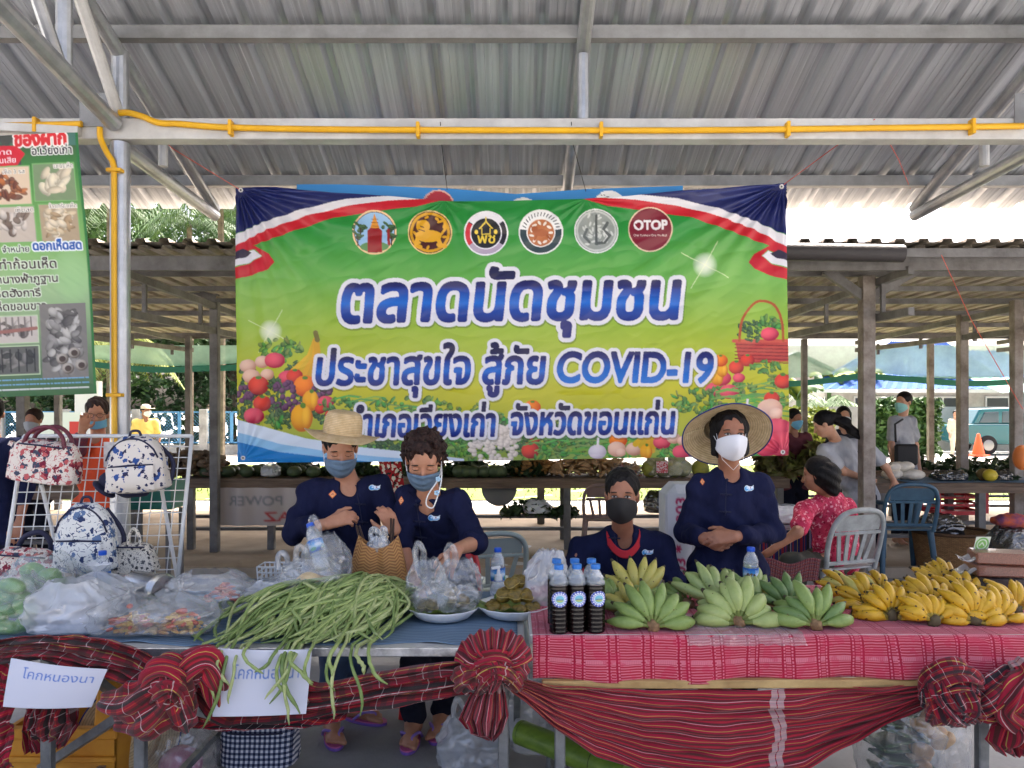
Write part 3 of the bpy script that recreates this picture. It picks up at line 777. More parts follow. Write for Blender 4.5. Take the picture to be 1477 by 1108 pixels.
# houses
wallw = mat('house_wall', S(206, 200, 190), .8, vscale=2, color2=S(180, 172, 160)); blue_r = mat('blue_metal_roof', S(44, 88, 152), .8, vscale=2, color2=S(36, 72, 132), spec=.2)
teal_aw = mat('teal_awning', S(40, 150, 140), .5); dark_w = mat('window_dark', S(50, 56, 58), .2); trimw = mat('white_trim', S(225, 222, 215), .6)
hs = thing('house', 'single storey house with a wide blue ribbed roof beyond the car', 'house', (17, 37, 0))
g = MB(); g.box((20, 39, 1.35), (10.5, 6, 2.7)); obj('wall', g, wallw, hs)
def roof_panel(g, a, b, c, d, n=26, rib=.07):
    a, b, c, d = map(Vector, (a, b, c, d)); nn = (b - a).cross(d - a).normalized()
    if nn.z < 0: nn = -nn
    vs = []
    for i in range(n * 2 + 1):
        u = i / (n * 2); off = nn * (rib if i % 2 else 0); vs += [a.lerp(b, u) + off, d.lerp(c, u) + off]
    g.add(vs, [(2 * i, 2 * i + 2, 2 * i + 3, 2 * i + 1) for i in range(n * 2)])
g = MB(); roof_panel(g, (13.2, 34.6, 2.5), (26, 34.6, 2.5), (25, 39, 4.6), (18.2, 39, 4.6)); obj('roof', g, blue_r, hs)
g = MB(); roof_panel(g, (15.2, 35.6, 3.1), (23, 35.6, 3.1), (22.4, 39.5, 5.1), (19.6, 39.5, 5.1)); obj('roof', g, blue_r, hs)
g = MB(); g.box((19.6, 34.55, 2.44), (12.9, .08, .16)); obj('fascia', g, trimw, hs)
g = MB(); roof_panel(g, (19.4, 30.2, 2.25), (28, 30.2, 2.25), (27, 34, 3.0), (20.4, 34, 3.0), 14, .03); obj('awning', g, teal_aw, hs)
for x in (17.2, 20.3, 23.4):
    g = MB(); g.box((x, 35.97, 1.5), (2.1, .06, 1.3)); w = obj('window', g, dark_w, hs)
    g = MB(); g.box((x, 35.93, 2.18), (2.2, .06, .08)); g.box((x, 35.93, .82), (2.2, .06, .08)); g.box((x, 35.93, 1.5), (.06, .06, 1.28)); g.box((x - 1.07, 35.93, 1.5), (.06, .06, 1.28)); g.box((x + 1.07, 35.93, 1.5), (.06, .06, 1.28)); f_ = obj('frame', g, trimw, None); f_.parent = w
for x in (20.5, 24.0, 27.5):
    g = MB(); g.box((x, 30.6, 1.1), (.14, .14, 2.25)); obj('porch_post', g, mat('teal_post', S(60, 130, 130), .6), hs)
h2 = thing('small_house', 'small grey gabled house left of the blue roofed house', 'house', (13.5, 42, 0))
g = MB(); g.add([(12, 42, 0), (19, 42, 0), (19, 42, 3.0), (15.5, 42, 4.6), (12, 42, 3.0), (12, 46, 0), (19, 46, 0), (19, 46, 3), (15.5, 46, 4.6), (12, 46, 3)], [(0, 1, 2, 3, 4), (5, 9, 8, 7, 6), (0, 4, 9, 5), (1, 6, 7, 2)]); obj('wall', g, wallw, h2)
g = MB(); roof_panel(g, (11.4, 41.3, 2.85), (15.5, 41.3, 4.75), (15.5, 46.5, 4.75), (11.4, 46.5, 2.85), 8, .02); roof_panel(g, (15.5, 41.3, 4.75), (19.6, 41.3, 2.85), (19.6, 46.5, 2.85), (15.5, 46.5, 4.75), 8, .02); obj('roof', g, mat('grey_roof', S(150, 155, 160), .6), h2)
g = MB(); g.box((18.6, 29.2, .85), (13.5, .18, 1.7)); tag(obj('boundary_wall', g, mat('boundary_plaster', S(178, 172, 164), .85, vscale=1.2, color2=S(150, 146, 136))), 'long pale plaster boundary wall in front of the house', 'wall')
# teal pickup
def car():
    t = thing('parked_car', 'teal pickup style car parked on the grass beyond the cone', 'car', (17.6, 27.5, 0))
    body = mat('teal_car_paint', S(14, 92, 98), .25, coat=.5); tyre = mat('tyre', S(28, 28, 28), .9); rim = mat('rim', S(150, 150, 150), .3, metal=.8); glass = mat('car_glass', S(60, 78, 84), .08)
    x0 = 15.9
    def side(pts, y0, y1, m, nm, par):
        g = MB(); n = len(pts); g.add([(x0 + a, y0, b) for a, b in pts] + [(x0 + a, y1, b) for a, b in pts], [tuple(range(n)), tuple(range(2 * n - 1, n - 1, -1))] + [(i, i + n, (i + 1) % n + n, (i + 1) % n) for i in range(n)])
        o = obj(nm, g, m, par); md = o.modifiers.new('b', 'BEVEL'); md.width = .06; md.segments = 3; return o
    side([(0, .45), (0, 1.0), (.15, 1.08), (2.45, 1.08), (3.55, .98), (3.75, .82), (3.75, .42), (3.3, .36), (.3, .36)], 26.7, 28.3, body, 'body', t)
    cab = side([(.25, 1.05), (.55, 1.62), (1.9, 1.66), (2.65, 1.07)], 26.8, 28.2, body, 'cab', t)
    side([(.5, 1.12), (.7, 1.5), (1.2, 1.52), (1.2, 1.12)], 26.775, 26.83, glass, 'window', t); side([(1.32, 1.12), (1.32, 1.52), (1.8, 1.54), (2.3, 1.12)], 26.775, 26.83, glass, 'window', t)
    g = MB(); g.add([(x0 + 2.66, 26.95, 1.12), (x0 + 2.66, 28.05, 1.12), (x0 + 2.0, 28.05, 1.6), (x0 + 2.0, 26.95, 1.6)], [(0, 1, 2, 3)]); obj('windscreen', g, glass, t)
    for x in (.75, 3.0):
        for y in (26.75, 28.25):
            g = MB(); R = Matrix.Rotation(pi / 2, 3, 'X'); g.lathe([(.2, -.11), (.3, -.11), (.34, -.07), (.34, .07), (.3, .11), (.2, .11)], (x0 + x, y, .34), 24, R); w = obj('wheel', g, tyre, t, 40)
            g = MB(); g.lathe([(0, .125), (.08, .13), (.19, .118), (.19, -.118), (.08, -.13), (0, -.125)], (x0 + x, y, .34), 16, R); r_ = obj('rim', g, rim, None, 40); r_.parent = w
    for y in (26.95, 28.05):
        g = MB(); g.ell((x0 + 3.72, y, .78), (.06, .16, .09)); obj('headlight', g, mat('headlight_glass', S(225, 228, 230), .1), t, True)
    g = MB(); g.box((x0 + 3.78, 27.5, .48), (.1, 1.5, .16), b=.03); obj('bumper', g, mat('bumper_grey', S(150, 160, 160), .4), t)
    g = MB(); g.box((x0 + 2.2, 26.62, 1.14), (.16, .12, .12), b=.03); obj('wing_mirror', g, body, t)
car()
t = thing('traffic_cone', 'orange traffic cone standing on the grass near the teal car', 'cone', (15.9, 26, 0))
g = MB(); g.lathe([(.02, .78), (.045, .76), (.2, .05)], (15.9, 26, 0), 20); obj('body', g, mat('cone_orange', S(236, 92, 40), .5), t, 40)
g = MB(); g.box((15.9, 26, .03), (.5, .5, .05), b=.01); obj('base', g, mat('cone_orange'), t)
# ================================================================ PRINTED BANNERS
vinyl = vcmat('printed_vinyl', rough=.33, spec=.35)
YB = 5.25
def lerp3(ys, cols):
    cols = np.array(cols, np.float32)
    return lambda x, y: np.stack([np.interp(y, ys, cols[:, i]) for i in range(3)], -1).astype(np.float32)
def paint_veg(c, items):
    r_ = np.random.RandomState(5)
    for it in items:
        k, x, y, s = it[:4]
        if k == 'tom': c.ell(x, y, s, s * .9, S(235, 70, 50), S(150, 15, 25)); c.ell(x, y - s * .75, s * .3, s * .16, S(80, 130, 50))
        elif k == 'rad': c.ell(x, y, s, s * .75, S(240, 90, 110), S(170, 20, 60))
        elif k == 'pot': c.ell(x, y, s, s * .8, S(240, 200, 175), S(190, 130, 105))
        elif k == 'pep': c.ell(x, y, s * .8, s, S(250, 180, 30), S(200, 105, 10)); c.ell(x + s * .35, y, s * .35, s * .85, S(255, 195, 50), S(210, 120, 10)); c.ell(x + s * .1, y - s * .9, s * .2, s * .2, S(90, 130, 40))
        elif k == 'ora': c.ell(x, y, s, s * .9, S(255, 140, 30), S(205, 70, 10)); c.ell(x, y - s * .7, s * .25, s * .15, S(90, 130, 40))
        elif k == 'gra':
            for _ in range(int(26 * (s / 20) ** 1.2)): a, q = r_.uniform(0, 6.28), s * math.sqrt(r_.uniform(0, 1)); c.ell(x + q * cos(a) * .9, y + q * sin(a), 4.2, 4.2, S(120, 75, 110), S(62, 28, 58))
        elif k == 'gre':
            for _ in range(int(40 * (s / 20) ** 2)):
                a, q = r_.uniform(0, 6.28), s * math.sqrt(r_.uniform(0, 1)); sx = it[4] if len(it) > 4 else 1
                c.ell(x + q * cos(a) * sx, y + q * sin(a) * .7, r_.uniform(3, 7), r_.uniform(1.5, 3.5), S(*((70 + r_.randint(0, 70), 130 + r_.randint(0, 50), 60 + r_.randint(0, 30)))), S(30, 80, 30), r_.uniform(0, 3.1), .9)
        elif k == 'dark':
            for _ in range(int(40 * (s / 20) ** 2)):
                a, q = r_.uniform(0, 6.28), s * math.sqrt(r_.uniform(0, 1)); c.ell(x + q * cos(a), y + q * sin(a) * .8, r_.uniform(2, 5), r_.uniform(1.5, 3), S(80, 112, 70), S(34, 60, 36), r_.uniform(0, 3.1))
        elif k == 'bean':
            sx = it[4]
            for _ in range(int(sx / 2)):
                u = r_.uniform(-1, 1); v = r_.uniform(-1, 1); c.line([(x + u * sx - 16, y + v * s + 3), (x + u * sx, y + v * s - 1), (x + u * sx + 16, y + v * s + 1)], 2.2, S(90 + r_.randint(0, 50), 150 + r_.randint(0, 30), 80))
        elif k == 'ban':
            for i in range(4): c.line([(x + s * .9 - 2, y - s), (x + s * .55 + i * 4, y - s * .2), (x - s * .3 + i * 8, y + s * .55 + i * 3)], 8.5, S(225 - 10 * (i % 2), 180 - 6 * i, 40))
            c.line([(x + s * .8, y - s * 1.35), (x + s * .9, y - s)], 7, S(120, 110, 50))
        elif k == 'cau':
            for _ in range(90): a, q = r_.uniform(0, 6.28), s * math.sqrt(r_.uniform(0, 1)); c.ell(x + q * cos(a), y + q * sin(a) * .75, 4, 3.4, S(240, 228, 214), S(195, 180, 165))
        elif k == 'gar': c.ell(x, y, s, s * .8, S(240, 232, 236), S(196, 180, 190)); c.line([(x, y - s * .6), (x + 1, y - s * 1.5)], 3, S(236, 228, 226))
        elif k == 'meat': c.ell(x, y, s * 1.1, s * .9, S(248, 205, 180), S(210, 150, 125)); c.ell(x + s * .5, y + s * .4, s * .6, s * .5, S(250, 212, 190), S(214, 156, 130))
        elif k == 'bas':
            w = it[4]; c.poly([(x - w, y - s), (x + w, y - s), (x + w, y + s), (x - w * .85, y + s)], S(190, 70, 60))
            for i in range(7): c.line([(x - w, y - s + i * s / 3), (x + w, y - s + i * s / 3 + 2)], 1.6, S(140, 40, 40))
            c.line([(x - w - 2, y - s), (x + w, y - s)], 5, S(205, 90, 70))
cv = Cv(341, 262, 1136, 671, 2.5, (0, 0, 0))
base = lerp3([262, 330, 400, 470, 560, 620, 671], [S(20, 120, 46), S(40, 142, 56), S(98, 168, 68), S(152, 182, 48), S(198, 192, 36), S(176, 182, 56), S(130, 160, 70)])
cv.a[:] = base(cv.X, cv.Y)
# pale green glow blotches of the print at both sides
for (x, y, rx, ry, al) in ((360, 440, 120, 100, .25), (1060, 400, 110, 90, .22), (740, 520, 300, 60, .15)):
    for q in range(14): cv.ell(x, y, rx * (1 - q / 15), ry * (1 - q / 15), S(168, 205, 110), al=al / 9)
# corner ribbons
NAVY, WH, RED = S(26, 34, 92), S(226, 224, 228), S(196, 30, 44)
def ribbon(mx):
    m = lambda pts: [((x if not mx else 1477 - x + (-.5)), y) for x, y in pts]
    cv.poly(m([(338, 255), (640, 255), (560, 283), (500, 288), (440, 301), (385, 318), (338, 340)]), NAVY)
    for i in range(7): cv.poly(m([(345, 262), (400 + i * 32, 262 + 30 - i * 4), (410 + i * 32, 262 + 29 - i * 4)]), S(60, 72, 130), .5)
    cv.poly(m([(338, 341), (385, 318), (440, 300), (500, 287), (565, 281), (640, 283), (560, 290), (500, 297), (440, 311), (385, 331), (338, 357)]), WH)
    cv.poly(m([(338, 357), (385, 331), (440, 311), (500, 297), (560, 289), (650, 284), (600, 298), (540, 305), (480, 314), (430, 330), (385, 347), (366, 354), (388, 366), (396, 378), (388, 388), (365, 397), (338, 404), (338, 388), (362, 380), (378, 369), (368, 360), (352, 364), (338, 374)]), RED)
    cv.poly(m([(338, 386), (362, 379), (377, 369), (367, 361), (352, 366), (338, 378)]), WH)
    cv.poly(m([(338, 376), (354, 372), (364, 365), (352, 359), (338, 366)]), S(50, 40, 60))
ribbon(False); ribbon(True)
def spark(x, y, s):
    for q in range(12): cv.ell(x, y, s * (1 - q / 13) * 1.5, s * (1 - q / 13) * 1.5, S(250, 250, 235), al=.11)
    for a in (.5, 2.1, 3.6, 5.2): cv.line([(x, y), (x + s * 3.2 * cos(a), y + s * 3.2 * sin(a))], 1.2, S(240, 245, 200), .55)
spark(1017, 382, 12); spark(390, 478, 11)
# vegetables
rq0 = random.Random(8)
paint_veg(cv, [(rq0.choice(('gre', 'gre', 'dark')), rq0.uniform(480, 1000), rq0.uniform(606, 662), 17, 1.3) for _ in range(58)] + [('dark', rq0.uniform(350, 470), rq0.uniform(525, 620), 15) for _ in range(26)] + [(rq0.choice(('gre', 'rad', 'gre', 'tom')), rq0.uniform(1030, 1130), rq0.uniform(540, 655), 14, 1.2) for _ in range(30)])
paint_veg(cv, [('gre', 405, 505, 24, 1.3), ('pot', 357, 528, 12), ('pot', 362, 543, 13), ('pot', 378, 522, 11), ('rad', 396, 520, 15), ('pot', 385, 540, 10), ('ban', 430, 520, 30), ('gra', 355, 565, 16),
    ('dark', 352, 590, 16), ('rad', 415, 545, 14), ('tom', 372, 556, 15), ('dark', 398, 556, 12), ('tom', 425, 543, 12), ('ora', 440, 557, 17), ('gra', 412, 572, 24), ('gra', 467, 562, 15), ('dark', 356, 612, 18), ('tom', 377, 582, 13), ('dark', 397, 592, 10), ('rad', 365, 600, 15),
    ('gre', 393, 606, 15, 1), ('pep', 448, 578, 15), ('pep', 435, 603, 20), ('rad', 470, 580, 12), ('tom', 462, 590, 8), ('tom', 476, 598, 7), ('gre', 490, 585, 18, 1.5), ('bean', 560, 600, 30, 80), ('gre', 590, 588, 22, 3), ('gre', 680, 600, 24, 2.6),
    ('bean', 620, 640, 18, 120), ('dark', 560, 648, 18), ('dark', 540, 640, 14), ('gre', 655, 645, 16, 1.8), ('cau', 712, 645, 34), ('cau', 730, 628, 20), ('ora', 768, 588, 12), ('tom', 772, 632, 8), ('gre', 800, 640, 18, 2), ('tom', 765, 650, 13), ('bean', 850, 640, 16, 80), ('gre', 790, 655, 12, 2.4),
    ('gar', 862, 652, 13), ('ora', 892, 635, 13), ('meat', 890, 648, 12), ('pot', 915, 648, 12), ('ban', 922, 632, 16), ('pep', 932, 652, 11), ('rad', 955, 638, 13), ('pot', 972, 632, 10), ('rad', 983, 652, 13), ('pot', 985, 636, 8), ('gra', 1002, 650, 13), ('gre', 958, 655, 8, 1),
    ('gre', 1010, 580, 26, 1.6), ('bean', 1085, 568, 18, 46), ('bean', 1095, 585, 16, 40), ('pep', 1035, 545, 11), ('pep', 1042, 534, 10), ('ora', 1040, 520, 10), ('bas', 1098, 507, 15, 38), ('dark', 1083, 478, 20), ('gre', 1110, 470, 18, 1.1), ('rad', 1110, 482, 13), ('tom', 1062, 530, 11), ('tom', 1078, 520, 10), ('rad', 1066, 545, 9),
    ('gre', 1105, 530, 14, 1.5), ('tom', 1128, 550, 12), ('tom', 1112, 575, 11), ('gar', 1078, 590, 9), ('meat', 1110, 590, 16), ('meat', 1098, 608, 13), ('rad', 1120, 620, 22), ('rad', 1126, 640, 24), ('rad', 1105, 645, 18), ('gre', 1035, 610, 20, 1.4), ('dark', 1040, 650, 24)])
cv.line(smooth_path([(1066, 492, 0), (1070, 462, 0), (1085, 440, 0), (1100, 434, 0), (1117, 440, 0), (1127, 462, 0), (1129, 492, 0)]) and [(p.x, p.y) for p in smooth_path([(1066, 492, 0), (1070, 462, 0), (1085, 440, 0), (1100, 434, 0), (1117, 440, 0), (1127, 462, 0), (1129, 492, 0)])], 3.6, S(178, 84, 40))
# bottom swoosh
cv.poly([(335, 604), (380, 616), (440, 632), (520, 645), (600, 653), (670, 662), (670, 680), (335, 680)], S(222, 232, 242))
cv.poly([(335, 622), (400, 640), (480, 652), (560, 660), (670, 668), (670, 680), (335, 680)], S(150, 200, 232))
cv.poly([(335, 636), (400, 652), (470, 660), (560, 668), (600, 680), (335, 680)], S(30, 128, 196))
# emblems
def emblem_ring(x, y, r, a, b, w=2.2): cv.ell(x, y, r, r, a); cv.ell(x, y, r - w, r - w, b)
emblem_ring(540, 335, 32, S(236, 200, 150), S(70, 30, 30), 2.5); cv.ell(540, 335, 28.5, 28.5, S(150, 190, 225))
for (x, y, s) in ((520, 326, 10), (562, 326, 10), (516, 338, 8), (565, 338, 8)): paint_veg(cv, [('dark', x, y, s)]); cv.line([(x, y + 4), (x, y + 16)], 2, S(70, 45, 35))
cv.ell(540, 356, 21, 7, S(90, 140, 80)); cv.poly([(530, 364), (530, 333), (534, 329), (547, 329), (551, 333), (551, 364)], S(150, 28, 30)); cv.poly([(534, 329), (540, 308), (547, 329)], S(226, 150, 40)); cv.line([(560, 332), (561, 352)], 4, S(150, 30, 30))
for yy in (316, 321, 326): cv.line([(536, yy), (545, yy)], 1.2, S(150, 80, 20))
emblem_ring(620, 335, 32, S(240, 205, 140), S(60, 20, 20), 1.8); cv.ell(620, 335, 29, 29, S(218, 160, 30)); cv.ell(620, 335, 25, 25, S(70, 26, 22))
G = S(226, 168, 36)
cv.ell(618, 340, 19, 9, G); cv.ell(610, 326, 10, 9, G); cv.line([(602, 345), (600, 354), (606, 356)], 6, G); cv.line([(632, 345), (636, 354), (642, 355)], 6, G); cv.line([(636, 338), (644, 328), (640, 318), (632, 320)], 3.5, G)
for a in range(9): cv.ell(620 + 22 * cos(a * .7 + .3), 335 + 22 * sin(a * .7 + .3), 3.4, 2, G, rot=a)
cv.line([(606, 326), (611, 328)], 1.4, S(70, 26, 22)); cv.line([(604, 331), (612, 333)], 1.2, S(70, 26, 22))
emblem_ring(701, 337, 32, S(240, 238, 240), S(30, 24, 36), 2); 
def wedge(x, y, r0, r1, a0, a1, col): cv.poly([(x + r1 * cos(a0 + (a1 - a0) * i / 14), y + r1 * sin(a0 + (a1 - a0) * i / 14)) for i in range(15)] + [(x + r0 * cos(a1 + (a0 - a1) * i / 14), y + r0 * sin(a1 + (a0 - a1) * i / 14)) for i in range(15)], col)
wedge(701, 337, 22, 30, radians(215), radians(325), S(236, 234, 238)); wedge(701, 337, 22, 30, radians(145), radians(212), S(206, 36, 50)); wedge(701, 337, 22, 30, radians(35), radians(145), S(176, 160, 180))
cv.ell(701, 337, 23, 23, S(236, 234, 238)); cv.ell(701, 337, 21.5, 21.5, S(20, 18, 20))
Yl = S(236, 206, 70)
cv.text('พช', 689, 714, 351, 11, Yl, bold=.5); cv.line([(692, 330), (701, 320), (710, 330)], 2, Yl); cv.line([(695, 330), (695, 338), (707, 338), (707, 330)], 1.6, Yl); cv.line([(701, 314), (701, 320)], 1.4, Yl)
cv.ell(687, 335, 2.4, 3.2, Yl); cv.ell(715, 335, 2.4, 3.2, Yl)
emblem_ring(780, 336, 32, S(236, 236, 232), S(50, 66, 70), 2); wedge(780, 336, 18, 31, radians(188), radians(352), S(238, 238, 236)); cv.ell(780, 337, 20.5, 20.5, S(240, 236, 230)); cv.ell(780, 337, 19, 19, S(188, 112, 62))
for a in range(11): cv.ell(780 + 14 * cos(a * .57), 337 + 14 * sin(a * .57), 3.6, 1.8, S(240, 228, 214), rot=a * 1.3)
cv.ell(780, 337, 11, 5, S(168, 88, 40)); cv.ell(771, 332, 5, 4.4, S(168, 88, 40)); cv.line([(788, 340), (793, 346)], 3, S(168, 88, 40)); cv.line([(774, 340), (771, 347)], 3, S(168, 88, 40))
for i in range(15):
    a = radians(196 + i * 10.4); cv.line([(780 + 23 * cos(a), 336 + 23 * sin(a)), (780 + 27.5 * cos(a + .05), 336 + 27.5 * sin(a + .05))], 1.5, S(70, 72, 76))
emblem_ring(860, 334, 32, S(232, 234, 230), S(90, 96, 94), 1.8); cv.ell(860, 334, 29.5, 29.5, S(196, 200, 194)); cv.ell(860, 334, 26.5, 26.5, S(150, 156, 150))
for i in range(26):
    a = i * 2.4; q = 4 + 21 * ((i * 37) % 26) / 26; cv.ell(860 + q * cos(a), 334 + q * sin(a), 3.8, 1.5, S(208, 212, 206), rot=a + 1)
cv.line([(860, 312), (860, 352)], 4, S(84, 90, 88)); cv.line([(850, 350), (842, 342), (846, 332)], 4, S(96, 102, 100)); cv.line([(860, 352), (872, 350), (879, 340), (870, 332), (876, 322)], 4.5, S(84, 90, 88)); cv.line([(870, 349), (876, 341), (869, 332)], 1.2, S(220, 222, 218))
emblem_ring(938, 331, 32, S(226, 200, 170), S(122, 18, 40), 1.8)
cv.text('OTOP', 915, 962, 331, 13, S(240, 236, 236), bold=.9); cv.text('One Tambon One Product', 914, 962, 341, 3.2, S(236, 220, 210), bold=.15)
cv.ell(919.5, 326, 1.6, 5, S(122, 18, 40), rot=-.7)
# lettering
DK = S(18, 16, 62)
def tf(y0, y1): return lerp3([y0, y0 + (y1 - y0) * .22, y0 + (y1 - y0) * .3, y0 + (y1 - y0) * .58, y0 + (y1 - y0) * .72, y1], [S(24, 18, 66), S(26, 26, 96), S(24, 60, 150), S(18, 104, 200), S(24, 70, 160), S(28, 34, 112)])
SHD = S(40, 60, 10)
cv.text('ตลาดนัดชุมชน', 491, 976, 464, 52, tf(398, 466), bold=3.4, outl=WH, ow=6.2, shear=.1, rise=.012, shadow=SHD)
cv.text('ประชาสุขใจ สู้ภัย', 456, 783, 555, 38, tf(508, 556), bold=2.0, outl=WH, ow=5, shear=.08, rise=.006, shadow=SHD)
cv.text('COVID-19', 803, 1026, 551, 42, lerp3([500, 516, 528, 556], [S(26, 20, 70), S(28, 34, 110), S(20, 92, 180), S(36, 120, 210)]), bold=2.2, outl=WH, ow=5, shear=.1, shadow=SHD)
cv.text('อำเภอเวียงเก่า', 503, 712, 630, 31, tf(594, 630), bold=1.8, outl=WH, ow=4, shear=.08, rise=.006, shadow=SHD)
cv.text('จังหวัดขอนแก่น', 736, 971, 627, 31, tf(592, 627), bold=1.8, outl=WH, ow=4, shear=.08, rise=.006, shadow=SHD)
for (x, y) in ((348, 275), (349, 661), (1129, 268), (1128, 652)): cv.ell(x, y, 3.2, 3.2, S(225, 222, 215)); cv.ell(x, y, 1.5, 1.5, S(60, 60, 60))
NX, NY = 900, 456
def top_y(x): return np.interp(x, [341, 400, 480, 560, 640, 740, 840, 905, 960, 1040, 1100, 1136], [272, 270, 277, 282, 289, 291, 288, 284, 278, 272, 265, 263])
def bot_y(x): return np.interp(x, [341, 740, 1136], [668, 664, 657])
uu = np.linspace(341, 1136, NX + 1)[None, :].repeat(NY + 1, 0); vv = np.linspace(0, 1, NY + 1)[:, None].repeat(NX + 1, 1)
pyy = top_y(uu) + (bot_y(uu) - top_y(uu)) * vv
# colours sampled where the cloth really is
jj = np.clip(((pyy - 262) * 2.5), 0, cv.H - 1); ii = np.clip((uu - 341) * 2.5, 0, cv.W - 1)
col = 0
for a in (-.6, .6):
    for b in (-.6, .6): col = col + cv.a[np.clip(jj + a, 0, cv.H - 1).astype(int), np.clip(ii + b, 0, cv.W - 1).astype(int)]
col = col / 4
def folds(x, y):
    d = .012 * np.sin(x / 90 + y / 160) + .008 * np.sin(x / 37 - y / 70 + 1)
    for (cx, cy_, n, A, L) in ((345, 272, 26, .012, 210), (1131, 265, 26, .013, 220), (640, 288, 14, .006, 90), (845, 288, 14, .006, 100), (349, 664, 18, .006, 120), (1128, 655, 18, .006, 120)):
        r = np.hypot(x - cx, y - cy_); an = np.arctan2(y - cy_, x - cx); d = d + A * np.sin(n * an + 1.7 * np.sin(an * 5)) * np.exp(-r / L) * np.clip(r / 25, 0, 1)
    d = d * 1.25 + .0038 * fbm(x / 26, y / 14 + x / 40, 0 * x, 3) - .008 * np.abs(fbm(x / 70 + y / 30, y / 60 - x / 90, 0 * x, 8))
    return d
dd = folds(uu, pyy)
XYZ = np.stack([(uu - CX) * YB / F, YB + dd, HC - (pyy - CY) * YB / F], -1)
bn = thing('market_banner', 'big green and yellow printed vinyl banner with blue Thai lettering and six round emblems', 'banner', (0, YB, 1.25))
obj('printed_sheet', print_mesh('printed_sheet', XYZ, col), vinyl, bn)
# the older blue banner behind
c2 = Cv(420, 258, 1000, 330, 2, S(52, 128, 192)); c2.a[:] = lerp3([258, 330], [S(58, 136, 198), S(44, 112, 176)])(c2.X, c2.Y)
c2.ell(632, 296, 23, 22, S(220, 170, 150)); c2.ell(632, 296, 21, 20, S(170, 44, 52)); c2.ell(755, 302, 20, 17, S(232, 230, 226)); c2.ell(879, 294, 22, 19, S(236, 234, 230))
c2.text('โคก', 866, 893, 291, 7, S(40, 40, 46), bold=.3)
u2 = np.linspace(428, 985, 281)[None, :].repeat(41, 0); v2 = np.linspace(0, 1, 41)[:, None].repeat(281, 1); ty = np.interp(u2, [428, 500, 650, 745, 845, 985], [266, 266, 272, 280, 273, 268]); p2 = ty + (326 - ty) * v2
cl = c2.a[np.clip((p2 - 258) * 2, 0, c2.H - 1).astype(int), np.clip((u2 - 420) * 2, 0, c2.W - 1).astype(int)]
X2 = np.stack([(u2 - CX) * 5.36 / F, 5.36 + .01 * np.sin(u2 / 40) * v2, HC - (p2 - CY) * 5.36 / F], -1)
tag(obj('blue_banner', print_mesh('blue_banner', X2, cl), vinyl), 'blue banner showing only its top strip behind the green banner', 'banner')
g = MB()
for (px, py, Y) in ((645, 272, 5.36), (845, 276, 5.36)): g.ell(P(px, py, Y - .012), (.022, .01, .022), n=10, m=6)
cord = mat('cord', S(60, 58, 56), .8); redc = mat('red_cord', S(214, 96, 80), .7)
def strings(nm, lst, m, label):
    for pts in lst:
        g = MB(); g.tube(pts, .0028, 5); tag(obj(nm, g, m), label, 'cord', 'cords that tie the banners up')
strings('tie_cord', [[P(645, 274, 5.34), P(637, 208, 4.46), P(635, 176, 4.33)], [P(845, 276, 5.34), P(826, 206, 4.46), P(824, 176, 4.33)]], cord, 'thin dark cord tying the blue banner to the white beam')
strings('tie_cord', [[P(1131, 266, 5.25), P(1200, 215, 4.7), P(1262, 172, 4.34)], [P(1313, 272, 5.7), P(1296, 230, 5.0), P(1281, 203, 4.42)]], redc, 'pinkish red string knotted from the beam near the right truss')
strings('tie_cord', [[P(1358, 368, 6.0), P(1400, 460, 5.8), P(1475, 590, 5.6)]], redc, 'long red string slanting down past the grey shed posts')
strings('tie_cord', [[P(345, 273, 5.24), P(250, 215, 4.6), P(190, 165, 4.35)]], redc, 'thin red string from the banner corner to the left post')
# mushroom poster
pc = Cv(-140, 196, 114, 572, 2.6, S(50, 110, 50)); pc.a[:] = lerp3([196, 240, 350, 420, 520, 572], [S(60, 60, 50), S(60, 120, 50), S(120, 170, 90), S(150, 180, 130), S(100, 120, 90), S(50, 96, 50)])(pc.X, pc.Y)
r_ = np.random.RandomState(9)
def photo(x0, y0, x1, y1, bg, blobs, n, s, fr=None):
    if fr: pc.poly([(x0 - 1.5, y0 - 1.5), (x1 + 1.5, y0 - 1.5), (x1 + 1.5, y1 + 1.5), (x0 - 1.5, y1 + 1.5)], fr)
    pc.poly([(x0, y0), (x1, y0), (x1, y1), (x0, y1)], bg)
    for _ in range(n):
        b = blobs[r_.randint(len(blobs))]; pc.ell(r_.uniform(x0 + s, x1 - s), r_.uniform(y0 + s, y1 - s), s * r_.uniform(.5, 1.1), s * r_.uniform(.3, .6), b, tuple(np.array(b) * .45), r_.uniform(0, 3.1), .9)
pc.poly([(60, 196), (112, 196), (112, 214), (60, 214)], S(70, 110, 96)); photo(-140, 198, 30, 240, S(70, 72, 60), [S(120, 80, 60), S(80, 110, 80)], 30, 9)
pc.text('ของฝาก', 22, 96, 212, 15, S(206, 40, 40), bold=1.6, outl=S(240, 230, 220), ow=2)
pc.text('อ.เวียงเก่า', 46, 103, 226, 9, S(30, 28, 28), bold=.6, outl=S(230, 230, 220), ow=1.3)
pc.poly([(-140, 204), (24, 212), (36, 224), (24, 240), (-140, 244)], S(200, 34, 44)); pc.text('สะอาด', -22, 16, 224, 6, S(245, 235, 235), bold=.3); pc.text('กินเสีย', -10, 22, 236, 6, S(245, 235, 235), bold=.3)
photo(-140, 242, 40, 296, S(214, 190, 160), [S(150, 84, 40), S(190, 110, 50), S(110, 60, 36)], 110, 9, S(120, 170, 100)); photo(46, 240, 104, 292, S(120, 140, 100), [S(222, 206, 176), S(232, 220, 190)], 26, 12, S(120, 170, 100))
